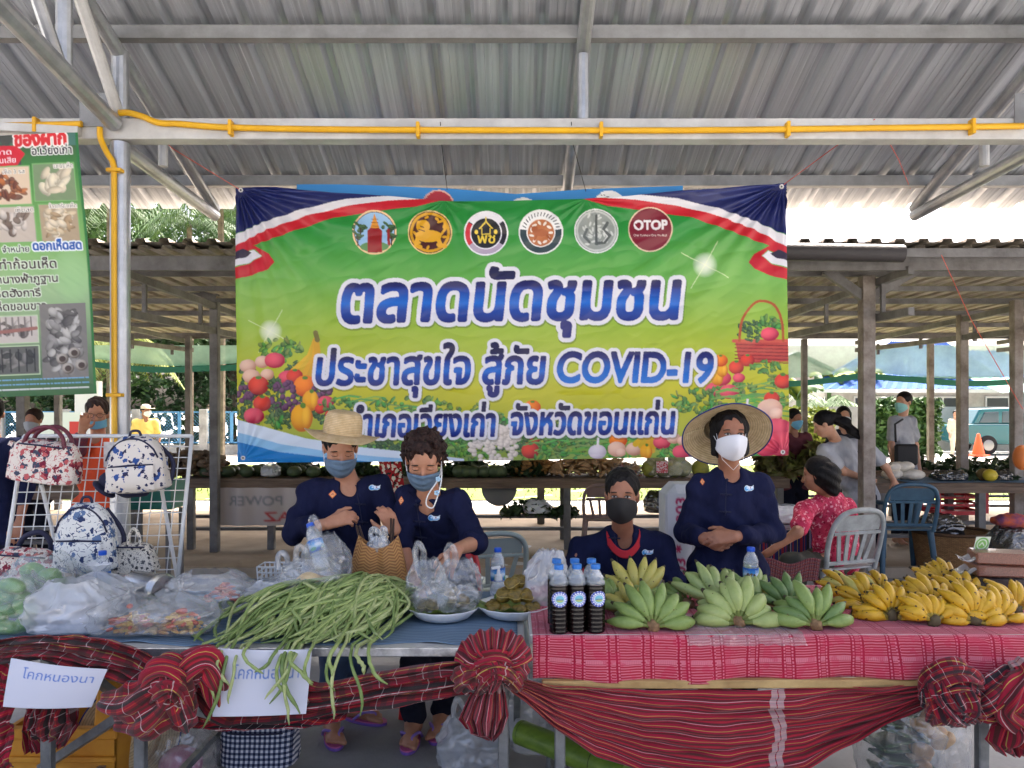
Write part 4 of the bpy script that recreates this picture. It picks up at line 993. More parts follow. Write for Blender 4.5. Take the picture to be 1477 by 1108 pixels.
photo(-140, 300, 42, 350, S(190, 176, 160), [S(150, 130, 110), S(216, 204, 190), S(120, 100, 84)], 80, 10, S(120, 170, 100)); photo(50, 298, 103, 350, S(170, 150, 120), [S(216, 196, 160), S(180, 150, 110), S(230, 214, 184)], 50, 9, S(120, 170, 100))
for tx, a, b, y in (('เห็ด 3 รส', 2, 34, 252), ('แหนมเห็ด', 76, 103, 246), ('เห็ดสด', 16, 42, 307), ('ข้าวเกรียบเห็ด', 64, 103, 303)): pc.text(tx, a, b, y, 4.6, S(34, 30, 26), bold=.35, outl=S(235, 228, 214), ow=.9)
for q in range(10): pc.ell(88, 400, 30 - 2.5 * q, 40 - 3 * q, S(150, 190, 130), al=.2)
pc.text('จำหน่าย', -8, 30, 364, 6.5, S(30, 30, 34), bold=.5, outl=S(225, 235, 215), ow=1.2); pc.text('ดอกเห็ดสด', 36, 104, 362, 9.5, S(26, 84, 160), bold=1, outl=S(235, 240, 240), ow=1.8)
for tx, a, b, y, h in (('รับทำก้อนเห็ด', -36, 66, 388, 10), ('เห็ดนางฟ้าภูฐาน', -36, 66, 408, 8.5), ('เห็ดฮังการี', -30, 40, 428, 8.5), ('เห็ดขอนขาว', -30, 47, 447, 8.5)): pc.text(tx, a, b, y, h, S(52, 36, 34), bold=.7, outl=S(214, 224, 200), ow=1.4)
photo(-140, 456, 32, 494, S(190, 180, 170), [S(150, 140, 130), S(90, 80, 76), S(200, 190, 180)], 40, 10, S(180, 200, 160))
for x in range(-130, 30, 9): pc.line([(x, 458), (x, 484)], 2.4, S(120, 112, 106))
pc.line([(-140, 488), (30, 474)], 5, S(150, 100, 90))
photo(-140, 500, 32, 540, S(90, 90, 84), [S(60, 60, 56), S(130, 126, 120)], 50, 9, S(180, 200, 160))
for x in range(-130, 30, 12): pc.line([(x, 504), (x, 536)], 2, S(40, 40, 40))
photo(36, 440, 104, 548, S(120, 116, 110), [S(150, 146, 140), S(96, 92, 88), S(190, 186, 178)], 120, 11)
for (x, y) in ((66, 520), (84, 512), (74, 534), (94, 530)): pc.ell(x, y, 9, 8, S(176, 168, 156), S(90, 80, 72)); pc.ell(x, y, 5, 4.4, S(70, 56, 48))
for y in (548, 555, 562):
    for i in range(44):
        x = -120 + i * 5.1; pc.line([(x, y), (x + r_.uniform(2, 4), y)], 1.6 if y < 560 else 2.2, S(120, 170, 210) if y < 558 else S(210, 214, 210))
pc.line([(112, 196), (112, 572)], 4, S(40, 110, 50))
n1, n2 = 220, 326; ux = np.linspace(-140, 114, n1 + 1)[None, :].repeat(n2 + 1, 0); uy = np.linspace(196, 572, n2 + 1)[:, None].repeat(n1 + 1, 1)
YP = 4.18; sx = ux + (uy - 200) * .073; sy = uy - (ux - 0) * .035
Xp = np.stack([(sx - CX) * YP / F, YP + .012 * np.sin(uy / 60 + ux / 90) + .003 * fbm(ux / 20, uy / 30, 0 * ux, 4), HC - (sy - CY) * YP / F], -1)
tag(obj('hanging_poster', print_mesh('hanging_poster', Xp, pc.sample(n1, n2)), vinyl), 'tilted green mushroom poster with food photos hanging from the beam at far left', 'poster')
# ================================================================ TABLES, CLOTHS, GOODS
ZL, ZR = .75, .795
def TL(px, py): return P(px, py, (HC - ZL) * F / (py - CY))
def TR(px, py): return P(px, py, (HC - ZR) * F / (py - CY))
galv_leg = mat('galvanised_leg', S(150, 152, 150), .45, metal=.6, vscale=8, color2=S(112, 114, 114))
def table(name, label, x0, x1, y0, y1, z, top_m, rim_m, legs, th=.03, rimh=.03):
    t = thing(name, label, 'table', ((x0 + x1) / 2, (y0 + y1) / 2, 0), 'front stall tables')
    g = MB(); g.box(((x0 + x1) / 2, (y0 + y1) / 2, z - th / 2), (x1 - x0, y1 - y0, th), b=.003); obj('tabletop', g, top_m, t)
    g = MB(); g.box(((x0 + x1) / 2, y0 - .006, z - .012), (x1 - x0, .01, rimh), b=.003); obj('edge_trim', g, rim_m, t)
    for lx in legs:
        for y in (y0 + .03, y1 - .06):
            g = MB(); g.box((lx, y, (z - th) / 2), (.036, .036, z - th), b=.004); obj('leg', g, galv_leg, t)
        g = MB(); g.bar((lx + .05, y0 + .06, z - th - .02), (lx + .05, y1 - .1, .18), .028); obj('brace', g, galv_leg, t)
        g = MB(); g.box((lx, (y0 + y1) / 2, .16), (.026, y1 - y0 - .12, .026)); obj('stretcher', g, galv_leg, t)
    return t
white_top = mat('laminate_top', S(205, 203, 196), .35, vscale=4, color2=S(188, 186, 178)); alu = mat('aluminium_trim', S(200, 202, 204), .3, metal=.8, vscale=20, color2=S(150, 152, 155))
wood_top = mat('pale_wood_board', S(190, 160, 104), .6, vscale=6, stretch=(1, 8, 1), color2=S(150, 118, 70))
table('folding_table', 'left folding table with white top, aluminium edge and blue cloth', -2.45, .045, 2.6, 3.42, ZL, white_top, alu, (-1.60, -1.28, -.03))
tr = table('folding_table', 'right folding table with pink cloth over a pale wooden board', .06, 2.4, 2.6, 3.32, ZR, white_top, alu, (.165, 1.62))
g = MB(); g.box((1.2, 2.556, .648), (2.2, .03, .028), Matrix.Rotation(radians(-.3), 3, 'Y'), b=.004); obj('batten', g, wood_top, tr)
for (a, b) in ((P(60, 1108, 2.9), P(170, 1035, 2.62)),): g = MB(); g.bar(a, b, .03); obj('brace', g, galv_leg, bpy.data.objects['folding_table'])
# pink woven cloth
def pink_mat():
    m = mat('pink_woven_cloth', rough=.9, spec=.15, bump=.3, bscale=700, sheen=.2); t = m.node_tree; u, v, uv = uvsep(t)
    nz = t.nodes.new('ShaderNodeTexNoise'); nz.inputs['Scale'].default_value = 9; nz.inputs['Detail'].default_value = 4; t.links.new(uv, nz.inputs[0])
    w = math_n(t, 'MULTIPLY', math_n(t, 'SUBTRACT', nz.outputs[0], .5), .012)
    fr = lambda x, p: math_n(t, 'FRACT', math_n(t, 'DIVIDE', x, p))
    vv = math_n(t, 'ADD', v, w); uu = math_n(t, 'ADD', u, w)
    fu = fr(uu, .118)
    cols = math_n(t, 'ADD', math_n(t, 'LESS_THAN', math_n(t, 'ABSOLUTE', math_n(t, 'SUBTRACT', fu, .16)), .065), math_n(t, 'LESS_THAN', math_n(t, 'ABSOLUTE', math_n(t, 'SUBTRACT', fu, .42)), .065))
    fv = fr(vv, .085)
    band = math_n(t, 'LESS_THAN', fv, .14)
    stripes = math_n(t, 'LESS_THAN', fr(vv, .0085), .6)
    fine = math_n(t, 'LESS_THAN', fr(uu, .0062), .5)
    vdash = math_n(t, 'LESS_THAN', fr(uu, .013), .45)
    dots = math_n(t, 'MULTIPLY', math_n(t, 'LESS_THAN', fr(vv, .011), .62), vdash)
    a = mixc(t, math_n(t, 'MULTIPLY', stripes, .95), S(206, 112, 124), S(168, 32, 54))
    a2 = mixc(t, math_n(t, 'MULTIPLY', fine, .35), S(208, 118, 130), S(176, 48, 72))
    a = mixc(t, band, a, a2)
    b = mixc(t, dots, S(160, 26, 52), S(208, 112, 126))
    out = mixc(t, math_n(t, 'MINIMUM', cols, 1.), a, b)
    big = t.nodes.new('ShaderNodeTexNoise'); big.inputs['Scale'].default_value = 22; big.inputs['Detail'].default_value = 3; t.links.new(uv, big.inputs[0])
    out = mixc(t, math_n(t, 'MULTIPLY', math_n(t, 'GREATER_THAN', big.outputs[0], .56), .35), out, S(190, 30, 70))
    t.links.new(out, t.nodes['Principled BSDF'].inputs['Base Color']); return m
def drape(u, v, x0, x1, yb, yf, z, hang, wob, seed, flare=.03):
    """v: 0 back edge -> top -> hang. length param in metres"""
    L = (yb - yf) + hang; s_ = v * L; x = x0 + (x1 - x0) * u; T = yb - yf; r = .018
    if s_ < T - r: y = yb - s_; zz = z + .0015 + .0035 * max(0, mnoise.noise((x * 5, y * 6, seed)))
    elif s_ < T + r: a = (s_ - T + r) / (2 * r) * pi / 2; y = yf + r - r * sin(a) * 1.2; zz = z + .003 - r * (1 - cos(a))
    else:
        q = s_ - T - r; y = yf - .006 - flare * (q / max(hang, .01)) * (.6 + .7 * mnoise.noise((x * 4.2, .3, seed + 9))) - .012 * (q / hang) * sin(x * 19 + seed); zz = z - r - q * (1 - .04 * sin(x * 3 + seed))
    return Vector((x, y, zz))
g = MB(); fx = lambda u, v: drape(u, v, .07, 2.35, 3.33, 2.58, ZR, .138 + .008 * sin(u * 9), 0, 2)
g.grid(fx, 200, 60, lambda u, v: (u * 2.28, v * .92)); tag(obj('pink_tablecloth', g, pink_mat(), smooth=True, solid=.0022), 'pink and crimson woven cloth spread under the bananas and hanging over the edge', 'tablecloth')
g = MB(); g.grid(lambda u, v: Vector((.075 + .02 * v + u * .14, 2.56 - .03 * u * v, ZR - .01 - .2 * v * (1 - .3 * u))), 8, 12, lambda u, v: (u * .14, v * .2)); 
def blue_mat():
    m = mat('blue_striped_cloth', rough=.9, spec=.15, bump=.3, bscale=600); t = m.node_tree; u, v, uv = uvsep(t)
    nz = t.nodes.new('ShaderNodeTexNoise'); nz.inputs['Scale'].default_value = 12; t.links.new(uv, nz.inputs[0])
    s_ = math_n(t, 'FRACT', math_n(t, 'ADD', math_n(t, 'DIVIDE', v, .021), math_n(t, 'MULTIPLY', nz.outputs[0], .5)))
    c = ramp_nodes(t, s_, [(0, S(118, 142, 162)), (.4, S(140, 160, 176)), (.62, S(56, 70, 96)), (.78, S(108, 134, 156))])
    t.links.new(c, t.nodes['Principled BSDF'].inputs['Base Color']); return m
g = MB()
def bf(u, v):
    x = -2.4 + 2.42 * u; edge = 2.635 + .03 * mnoise.noise((x * 5, 2, 0)) + .012 * sin(x * 13); y = 3.4 + (edge - 3.4) * v
    return Vector((x, y, ZL + .002 + .004 * max(0, mnoise.noise((x * 6, y * 8, 4))) + .006 * max(0, sin(x * 24 + 3 * y)) * max(0, v - .85) / .15))
g.grid(bf, 160, 40, lambda u, v: (u * 2.42, v * .8)); tag(obj('blue_tablecloth', g, blue_mat(), smooth=True, solid=.002), 'blue striped cloth spread over the left table', 'tablecloth')

# ---------------------------------------------------------------- plaid swags and knots
PL = plaid('red_plaid_cotton', S(142, 26, 44), S(52, 40, 38))
PS = plaid('red_striped_cotton', S(156, 22, 50), S(88, 40, 42), cross=False, pv=.08)
PD = plaid('dark_plaid_cotton', S(140, 16, 40), S(36, 28, 34), pu=.10, pv=.085, brown=S(60, 32, 36))
def ipl(pl, x): return float(np.interp(x, [p[0] for p in pl], [p[1] for p in pl]))
def swag(top, bot, Y, m, nm, label, cloth=.42, nf=5, amp=.018, x0=None, x1=None, ulen=None, nu=130, nv=44, seed=0, sag=0.):
    x0 = x0 if x0 is not None else top[0][0]; x1 = x1 if x1 is not None else top[-1][0]
    g = MB(); L = (x1 - x0) * Y / F
    def fn(u, v):
        px = x0 + (x1 - x0) * u; a, b = ipl(top, px), ipl(bot, px); py = a + (b - a) * v
        tight = 1 - min(1, (b - a) / 90.)
        w = sin(v * nf * 2 * pi + 2.2 * sin(u * 3 + seed) + 1.5 * mnoise.noise((u * 3, v * 2.5, seed))) * amp * (.65 + .5 * tight) + .028 * mnoise.noise((u * 5, v * 4, seed + 3)) + .02 * mnoise.noise((u * 11, v * 14, seed + 5))
        return P(px, py, Y) + Vector((0, -w - sag * sin(pi * v), 0))
    g.grid(fn, nu, nv, lambda u, v: (u * L * 1.05 + .012 * sin(v * 9), v * cloth + .015 * sin(u * 4 + seed)))
    return tag(obj(nm, g, m, smooth=True, solid=.002), label, 'cloth swag', 'plaid cloth tied along the table fronts')
swag([(-30, 922), (60, 915), (110, 914), (160, 920), (205, 936), (240, 955), (262, 972)], [(-30, 958), (60, 950), (110, 965), (160, 978), (205, 990), (240, 998), (262, 996)], 2.53, PL, 'plaid_swag', 'red plaid cloth swag above the left paper sign', .34, 4, .02)
swag([(255, 962), (270, 946), (300, 948), (330, 975), (460, 985), (560, 968), (640, 954), (700, 950)], [(255, 985), (270, 990), (300, 1030), (330, 1046), (460, 1034), (560, 1018), (640, 1010), (700, 1000)], 2.55, PL, 'plaid_swag', 'red plaid cloth swag between the left knot and the middle bow', .36, 3.5, .02, seed=4)
swag([(722, 968), (760, 980), (800, 987), (900, 993), (1000, 997), (1150, 996), (1250, 990), (1345, 987)], [(722, 985), (760, 1012), (800, 1050), (860, 1092), (930, 1120), (1050, 1128), (1160, 1108), (1240, 1068), (1345, 1012)], 2.54, PS, 'plaid_swag', 'wide red striped cloth swag hanging under the pink cloth', .62, 7.5, .011, nv=110, seed=2)
def ruffle(path, r, m, parent, nm, nw=6, wa=.22, seed=0, n=64, v0=0., flat=1.):
    pts = smooth_path(path, 7); k = len(pts); rs = r if isinstance(r, list) else [r] * len(path)
    rr = [float(np.interp(i / (k - 1), np.linspace(0, 1, len(rs)), rs)) for i in range(k)]
    g = MB(); o = len(g.v)
    wf = lambda u, a: 1 + wa * sin(nw * a + 5 * u + seed + 1.4 * sin(3 * u + a)) + .14 * mnoise.noise((cos(a) * 2.2, sin(a) * 2.2 + seed, u * 6)) + .10 * sin(u * 17 + 2 * a + seed)
    g.tube(pts, rr, n, True, wf)
    L = sum((pts[i + 1] - pts[i]).length for i in range(k - 1)); g.uv = {}
    for i in range(k):
        for j in range(n): g.uv[o + i * n + j] = (L * i / (k - 1) * 1.3, .5 * abs(1 - 2 * j / n) * (2 * pi * max(rr) * 1.5) + v0)
    return obj(nm, g, m, parent, smooth=True)
def knot(name, label, loc): return thing(name, label, 'cloth knot', loc, 'cloth knots on the table fronts')
K = lambda px, py, Y=2.5: P(px, py, Y)
# left knot
t = knot('cloth_knot', 'red plaid cloth knot hanging between the two paper signs', K(232, 985))
ruffle([K(150, 1012), K(190, 1016, 2.47), K(228, 995, 2.46), K(248, 985, 2.48)], [.028, .06, .05, .03], PL, t, 'tail', 5, .2, 1)
ruffle([K(175, 1040, 2.5), K(215, 1036, 2.46), K(244, 1010, 2.46), K(246, 985, 2.48)], [.03, .06, .05, .03], PL, t, 'tail', 6, .2, 3)
ruffle([K(268, 1050, 2.5), K(262, 1030, 2.47), K(252, 1005, 2.46), K(245, 985, 2.47)], [.02, .045, .045, .03], PL, t, 'tail', 5, .25, 6)
ruffle([K(206, 1000, 2.5), K(226, 972, 2.45), K(252, 968, 2.44), K(276, 996, 2.49)], [.02, .042, .044, .022], PS, t, 'knot', 10, .2, 2)
ruffle([K(214, 1022, 2.49), K(232, 998, 2.44), K(256, 990, 2.43), K(270, 1024, 2.49)], [.02, .04, .04, .02], PL, t, 'knot', 9, .2, 5)
ruffle([K(236, 956, 2.5), K(246, 984, 2.42), K(238, 1012, 2.46)], [.016, .03, .02], PS, t, 'knot', 8, .22, 8)
ruffle([K(262, 985, 2.48), K(275, 962, 2.46), K(296, 955, 2.48), K(312, 985, 2.52), K(315, 1015, 2.54)], [.03, .045, .05, .045, .03], PS, t, 'loop', 6, .2, 7)
# middle bow
t = knot('cloth_bow', 'large red striped bow at the seam between the two tables', K(712, 960))
def fan(c, a0, a1, r0, r1, Y, m, parent, nm, npl=9, seed=0, out=.05):
    g = MB()
    def fn(u, v):
        a = radians(a0 + (a1 - a0) * u); r = r0 + (r1 - r0) * v * (1 + .06 * sin(u * 7 + seed)); q = sin(v * pi * .5)
        return K(c[0] + r * cos(a), c[1] - r * sin(a), Y) + Vector((0, -.022 * sin(u * npl * 2 * pi + 3.5 * mnoise.noise((u * 4, v * 2, seed + 2.5))) * (v * .9 + .1) - out * sin(pi * v) + .012 * mnoise.noise((u * 6, v * 4, seed)), 0))
    g.grid(fn, 110, 18, lambda u, v: (v * .12, u * .5)); return obj(nm, g, m, parent, smooth=True, solid=.002)
fan((712, 958), 8, 172, 6, 54, 2.50, PS, t, 'fan', 9, 1, .06)
def tail(parent, pl, pr, Y, nm, m, npl=5, seed=0, cloth=.4):
    g = MB()
    def fn(u, v):
        i = v * (len(pl) - 1); k = min(int(i), len(pl) - 2); f = i - k
        f = f * f * (3 - 2 * f)
        a = [pl[k][j] + (pl[k + 1][j] - pl[k][j]) * f for j in (0, 1)]; b = [pr[k][j] + (pr[k + 1][j] - pr[k][j]) * f for j in (0, 1)]
        return K(a[0] + (b[0] - a[0]) * u, a[1] + (b[1] - a[1]) * u, Y) + Vector((0, -.02 * sin(u * npl * 2 * pi + seed + v + 3 * mnoise.noise((u * 4, v * 3, seed + 1.5))) - .05 * sin(pi * min(1, v * 1.1)) * sin(pi * u) + .015 * mnoise.noise((u * 4, v * 4, seed)), 0))
    g.grid(fn, 80, 40, lambda u, v: (v * .3, u * cloth)); return obj(nm, g, m, parent, smooth=True, solid=.002)
tail(t, [(700, 972), (676, 1005), (662, 1036), (672, 1052), (704, 1064)], [(724, 972), (730, 1005), (734, 1030), (726, 1055), (712, 1066)], 2.52, 'tail', PS, 5, 2)
ruffle([K(680, 970, 2.5), K(696, 954, 2.46), K(722, 950, 2.45), K(744, 970, 2.5)], [.018, .034, .034, .018], PS, t, 'knot', 9, .2, 4)
ruffle([K(690, 996, 2.5), K(702, 976, 2.45), K(724, 966, 2.43), K(748, 990, 2.5)], [.018, .032, .03, .018], PL, t, 'knot', 9, .2, 2)
ruffle([K(704, 944, 2.49), K(716, 966, 2.425), K(708, 994, 2.48)], [.014, .026, .016], PS, t, 'knot', 8, .2, 7)
ruffle([K(664, 985, 2.52), K(682, 972, 2.48), K(700, 968, 2.46)], [.035, .045, .03], PL, t, 'loop', 6, .2, 5)
ruffle([K(718, 966, 2.46), K(740, 958, 2.48), K(752, 976, 2.52)], [.028, .038, .025], PS, t, 'loop', 6, .22, 8)
# right knots
t = knot('cloth_knot', 'dark red plaid knot under the yellow bananas at right', K(1375, 1010))
for q, (a, b, c, d, sd) in enumerate((((1334, 1008), (1352, 982), (1388, 974), (1414, 1000), 2), ((1338, 1022), (1356, 1000), (1384, 994), (1412, 1020), 5), ((1344, 1040), (1360, 1022), (1388, 1016), (1408, 1036), 9), ((1362, 970), (1356, 1000), (1372, 1024), (1392, 1040), 12), ((1400, 972), (1384, 996), (1390, 1018), (1370, 1042), 15))): ruffle([K(*a, 2.5), K(*b, 2.45 - .012 * (q > 2)), K(*c, 2.44 - .012 * (q > 2)), K(*d, 2.5)], [.016, .042, .038, .016], PD, t, 'knot', 7, .34, sd)
ruffle([K(1400, 1018, 2.5), K(1425, 1005, 2.48), K(1448, 985, 2.5), K(1466, 974, 2.54)], [.034, .045, .045, .03], PD, t, 'loop', 7, .22, 5)
ruffle([K(1392, 1020, 2.52), K(1420, 1028, 2.5), K(1450, 1012, 2.52)], [.02, .03, .03], PD, t, 'tail', 6, .2, 9)
t = knot('cloth_knot', 'crimson cloth knot with a long tail at the right edge', K(1466, 1010))
ruffle([K(1466, 955, 2.52), K(1480, 975, 2.48), K(1462, 1000, 2.46), K(1450, 1020, 2.47), K(1475, 1040, 2.48)], [.03, .04, .045, .045, .04], PS, t, 'knot', 6, .25, 3)
tail(t, [(1448, 1020), (1434, 1045), (1426, 1070), (1440, 1086)], [(1490, 1020), (1500, 1045), (1500, 1075), (1490, 1092)], 2.5, 'tail', PS, 5, 3, .4)
# left edge hangings
t = knot('cloth_knot', 'bunched red striped cloth hanging low behind the left table leg', K(75, 1050))
tail(t, [(44, 1014), (40, 1046), (46, 1064)], [(100, 1014), (106, 1040), (90, 1070)], 2.6, 'tail', PL, 4, 2)
tail(t, [(36, 1018), (34, 1050), (38, 1086)], [(112, 1020), (112, 1045), (92, 1078)], 2.7, 'tail', PS, 6, 5)
swag([(-40, 950), (0, 955), (18, 965)], [(-40, 1125), (0, 1120), (12, 1108)], 2.56, PS, 'plaid_swag', 'purple red cloth hanging down at the far left edge', .3, 3, .02, nu=40, seed=8)
swag([(262, 1036), (330, 1040), (470, 1026), (500, 1020)], [(262, 1046), (330, 1054), (470, 1046), (500, 1036)], 2.62, PD, 'plaid_swag', 'narrow dark plaid strip behind the paper sign', .06, 1, .008, nu=60, nv=8, seed=6)
# paper signs
paper = vcmat('paper', rough=.8, spec=.2)
def sign(corners, Y, label, tx, seed, tilt):
    w, h = .297, .21
    c = Cv(0, 0, 297, 210, 1.6, S(206, 208, 218)); c.text('โคกหนองนา', *tx, S(64, 110, 190), bold=.4); n1, n2 = 118, 84
    a = np.array([P(*q, Y) for q in corners])
    u = np.linspace(0, 1, n1 + 1)[None, :, None]; v = np.linspace(0, 1, n2 + 1)[:, None, None]
    X = (a[0] * (1 - u) + a[1] * u) * (1 - v) + (a[3] * (1 - u) + a[2] * u) * v
    X[..., 1] += (-.012 * np.sin(pi * u) + .01 * u * v + tilt * v - .01 * np.sin(2.2 * u + 1.5 * v + seed))[..., 0]
    tag(obj('paper_sign', print_mesh('paper_sign', X, c.sample(n1, n2)), paper, solid=.0006), label, 'sign', 'paper signs taped to the left table')
sign([(16, 949), (157, 964), (131, 1021), (10, 1016)], 2.50, 'white paper sign with blue Thai lettering at the far left', (50, 270, 76, 32), 0, -.01)
sign([(320, 934), (449, 938), (442, 1029), (309, 1031)], 2.518, 'white paper sign partly covered by hanging green beans', (52, 262, 92, 30), 2, -.02)

# ---------------------------------------------------------------- bananas
def ban_mats(nm, c1, c2, tip):
    b = mat(nm, c1, .45, vscale=34, color2=c2, bump=.06, bscale=60, spec=.4, coord='Object', vlo=.3, vhi=.75)
    t = b.node_tree; pr = t.nodes['Principled BSDF']; old = pr.inputs['Base Color'].links[0].from_socket
    tc = t.nodes.new('ShaderNodeTexCoord'); v = t.nodes.new('ShaderNodeTexVoronoi'); v.inputs['Scale'].default_value = 46; t.links.new(tc.outputs['Object'], v.inputs[0])
    nz = t.nodes.new('ShaderNodeTexNoise'); nz.inputs['Scale'].default_value = 90; t.links.new(tc.outputs['Object'], nz.inputs[0])
    f = math_n(t, 'LESS_THAN', math_n(t, 'ADD', v.outputs[0], math_n(t, 'MULTIPLY', nz.outputs[0], .35)), tip)
    t.links.new(mixc(t, f, old, S(92, 66, 30)), pr.inputs['Base Color']); return b
BG = ban_mats('green_banana_skin', S(136, 156, 88), S(112, 136, 68), .25)
BL = ban_mats('pale_green_banana_skin', S(164, 176, 112), S(142, 160, 92), .24)
BD = ban_mats('deep_green_banana_skin', S(104, 130, 72), S(84, 112, 58), .25)
BY = ban_mats('yellow_banana_skin', S(214, 172, 44), S(188, 144, 30), .34)
BT = ban_mats('turning_banana_skin', S(198, 180, 92), S(172, 168, 84), .28)
btip = mat('banana_tip', S(58, 48, 32), .8); bneck = mat('banana_neck', S(112, 128, 58), .6, vscale=20, color2=S(92, 104, 48)); bneck_y = mat('yellow_banana_neck', S(176, 150, 50), .6, vscale=20, color2=S(120, 104, 40)); bcrown = mat('banana_crown', S(150, 120, 84), .8, vscale=40, color2=S(104, 78, 52))
def banana_finger(c, d, n, L, r, bend, zmin, rs):
    d = d.normalized(); n = (n - d * n.dot(d)).normalized(); pts = []; k = 13
    for i in range(k):
        s_ = i / (k - 1); pts.append(c + d * (L * s_) + n * (L * bend * (4 * s_ * (1 - s_)) * .5 - L * bend * .55 * s_ * s_))
    rad = [r * q for q in (.3, .3, .36, .62, .88, 1, 1.03, 1.02, .97, .86, .62, .36, .2)]
    for i, p in enumerate(pts):
        p.z = max(p.z, zmin + rad[i] * .98)
    ph = rs.uniform(0, 6); g = MB(); g.tube(pts, rad, 15, True, lambda u, a: 1 + .05 * cos(5 * a + ph))
    nq = 15
    g.mi = [(1 if i < 2 else (2 if i >= 11 else 0)) for i in range(12) for _ in range(nq)] + [1, 2]
    return g
def bunch(label, px, py, o, x, n, a0, a1, L, r, m, zt=None, base='R', seed=0, layers=2, bend=.28, neckm=None, face=(0, -1, .35), lift=0., mix=None, grp='banana bunches'):
    rs = random.Random(seed * 7 + 3); z0 = ZR + .003
    c = TR(px, py) if lift == 0 else None
    if c is None:
        Y = lift[1]; c = P(px, py, Y)
    else: c = c + Vector((0, .02, .018))
    t = thing('banana_bunch', label, 'banana bunch', (c.x, c.y, z0), grp)
    o = Vector(o).normalized(); x = Vector(x).normalized(); nf = Vector(face).normalized()
    for ly in range(layers):
        nn = n - ly
        for i in range(nn):
            a = radians(a0 + (a1 - a0) * ((i + .5 * (ly % 2)) / max(1, nn - 1 + .5 * (ly % 2)))) + rs.uniform(-.11, .11)
            d = o * cos(a) + x * sin(a) - nf * (.15 + .42 * ly) + Vector((0, 0, .04 * rs.random()))
            l = L * rs.uniform(.82, 1.12) * (1 - .04 * ly); cc = c + (x * sin(a) + o * cos(a)) * .012 - nf * .012 * ly
            mm = m if not mix or rs.random() > mix[0] else mix[1]
            g = banana_finger(cc, d, nf, l, r * rs.uniform(.86, 1.1), bend * rs.uniform(.45, 1.6), z0, rs)
            obj('banana', g, [mm, neckm or bneck, btip], t, smooth=True)
    g = MB(); g.ell(c + nf * .002, (.026, .018, .02), Matrix.Rotation(seed, 3, 'Y'), 14, 8, lambda q: 1 + .2 * sin(q.x * 9 + seed) * cos(q.z * 7)); obj('crown', g, bcrown if neckm is None else mat('dark_crown', S(84, 74, 50), .8), t, True)
    return t
X3 = (1, 0, 0); UP = (0, .35, .95)
bunch('pale green banana bunch fanned out at the front next to the dark bottles', 944, 914, UP, X3, 8, -84, 84, .158, .0225, BG, seed=1, layers=2)
bunch('yellowing banana bunch right behind the front fan beside the bottles', 915, 893, (0, .3, .95), X3, 7, -75, 70, .125, .019, BT, seed=2, layers=2, mix=(.4, BG))
bunch('half yellow banana bunch pointing up before the seated woman', 918, 876, (.05, .15, 1), X3, 6, -52, 46, .17, .0205, BT, seed=3, layers=2, mix=(.3, BL))
bunch('widest pale green banana bunch on clear plastic at the middle front', 1068, 908, UP, X3, 9, -88, 88, .165, .025, BL, seed=4, layers=2)
bunch('pale green banana bunch standing tall below the clasped hands', 1036, 884, (0, .2, 1), X3, 6, -62, 46, .18, .022, BL, seed=5, layers=2)
bunch('small yellow tipped banana bunch tucked beside the water bottle', 1096, 888, (.15, .25, 1), X3, 4, -30, 55, .115, .017, BT, seed=6, layers=2, mix=(.3, BL))
bunch('deep green banana bunch fanned out next to the yellow ones', 1180, 912, UP, X3, 8, -86, 80, .152, .022, BG, seed=7, layers=2, mix=(.3, BD))
bunch('deep green banana bunch lying behind the right green fan', 1140, 890, (-.1, .3, 1), X3, 7, -60, 70, .14, .0195, BD, seed=8, layers=2)
bunch('dull green banana bunch behind the seated woman side, half hidden', 872, 872, (0, .6, .6), X3, 5, -60, 40, .11, .016, BG, seed=9, layers=1)
bunch('green banana bunch half hidden between the two pale fans', 995, 880, (-.3, .6, .55), X3, 5, -70, 30, .13, .017, BG, seed=10, layers=1)
Yk = dict(neckm=bneck_y)
bunch('yellow banana bunch spread like a star at the front edge', 1290, 898, (-.15, .3, .9), X3, 12, -112, 118, .12, .0185, BY, seed=11, layers=2, **Yk)
bunch('yellow banana bunch pointing left behind the deep green fan', 1255, 880, (-.75, .4, .5), (.4, .5, .7), 7, -50, 60, .13, .0165, BY, seed=12, layers=2, mix=(.25, BT), **Yk)
bunch('yellow banana bunch lying flat at the back left of the yellow heap', 1275, 862, (-.4, .6, .6), X3, 7, -60, 60, .12, .0165, BY, seed=13, layers=2, mix=(.3, BT), **Yk)
bunch('yellow banana bunch standing highest on the yellow heap', 1365, 858, (-.05, .2, 1), X3, 7, -50, 42, .125, .0185, BY, seed=14, layers=2, **Yk)
bunch('yellow banana bunch in the middle of the heap leaning left', 1348, 885, (-.4, .35, .8), X3, 8, -70, 50, .125, .0185, BY, seed=15, layers=2, **Yk)
bunch('spotted yellow banana bunch with its dark crown at the front right', 1411, 905, (.05, .3, .8), X3, 11, -106, 108, .135, .0195, BY, seed=16, layers=2, **Yk)
bunch('yellow banana bunch at the back right beside the packed rice', 1408, 868, (.3, .5, .7), X3, 7, -50, 50, .13, .017, BY, seed=17, layers=2, mix=(.2, BT), **Yk)
bunch('yellow banana bunch cut by the right edge', 1470, 892, (-.3, .3, .9), X3, 7, -60, 60, .135, .019, BY, seed=18, layers=2, **Yk)
bunch('yellow banana bunch filling the gap between the two star shaped ones', 1352, 906, (-.3, .4, .7), X3, 8, -75, 70, .12, .0185, BY, seed=21, layers=2, **Yk)
bunch('yellow banana bunch resting on top of the star shaped one', 1318, 880, (.2, .3, .9), X3, 7, -70, 60, .115, .0175, BY, seed=22, layers=2, mix=(.2, BT), **Yk)
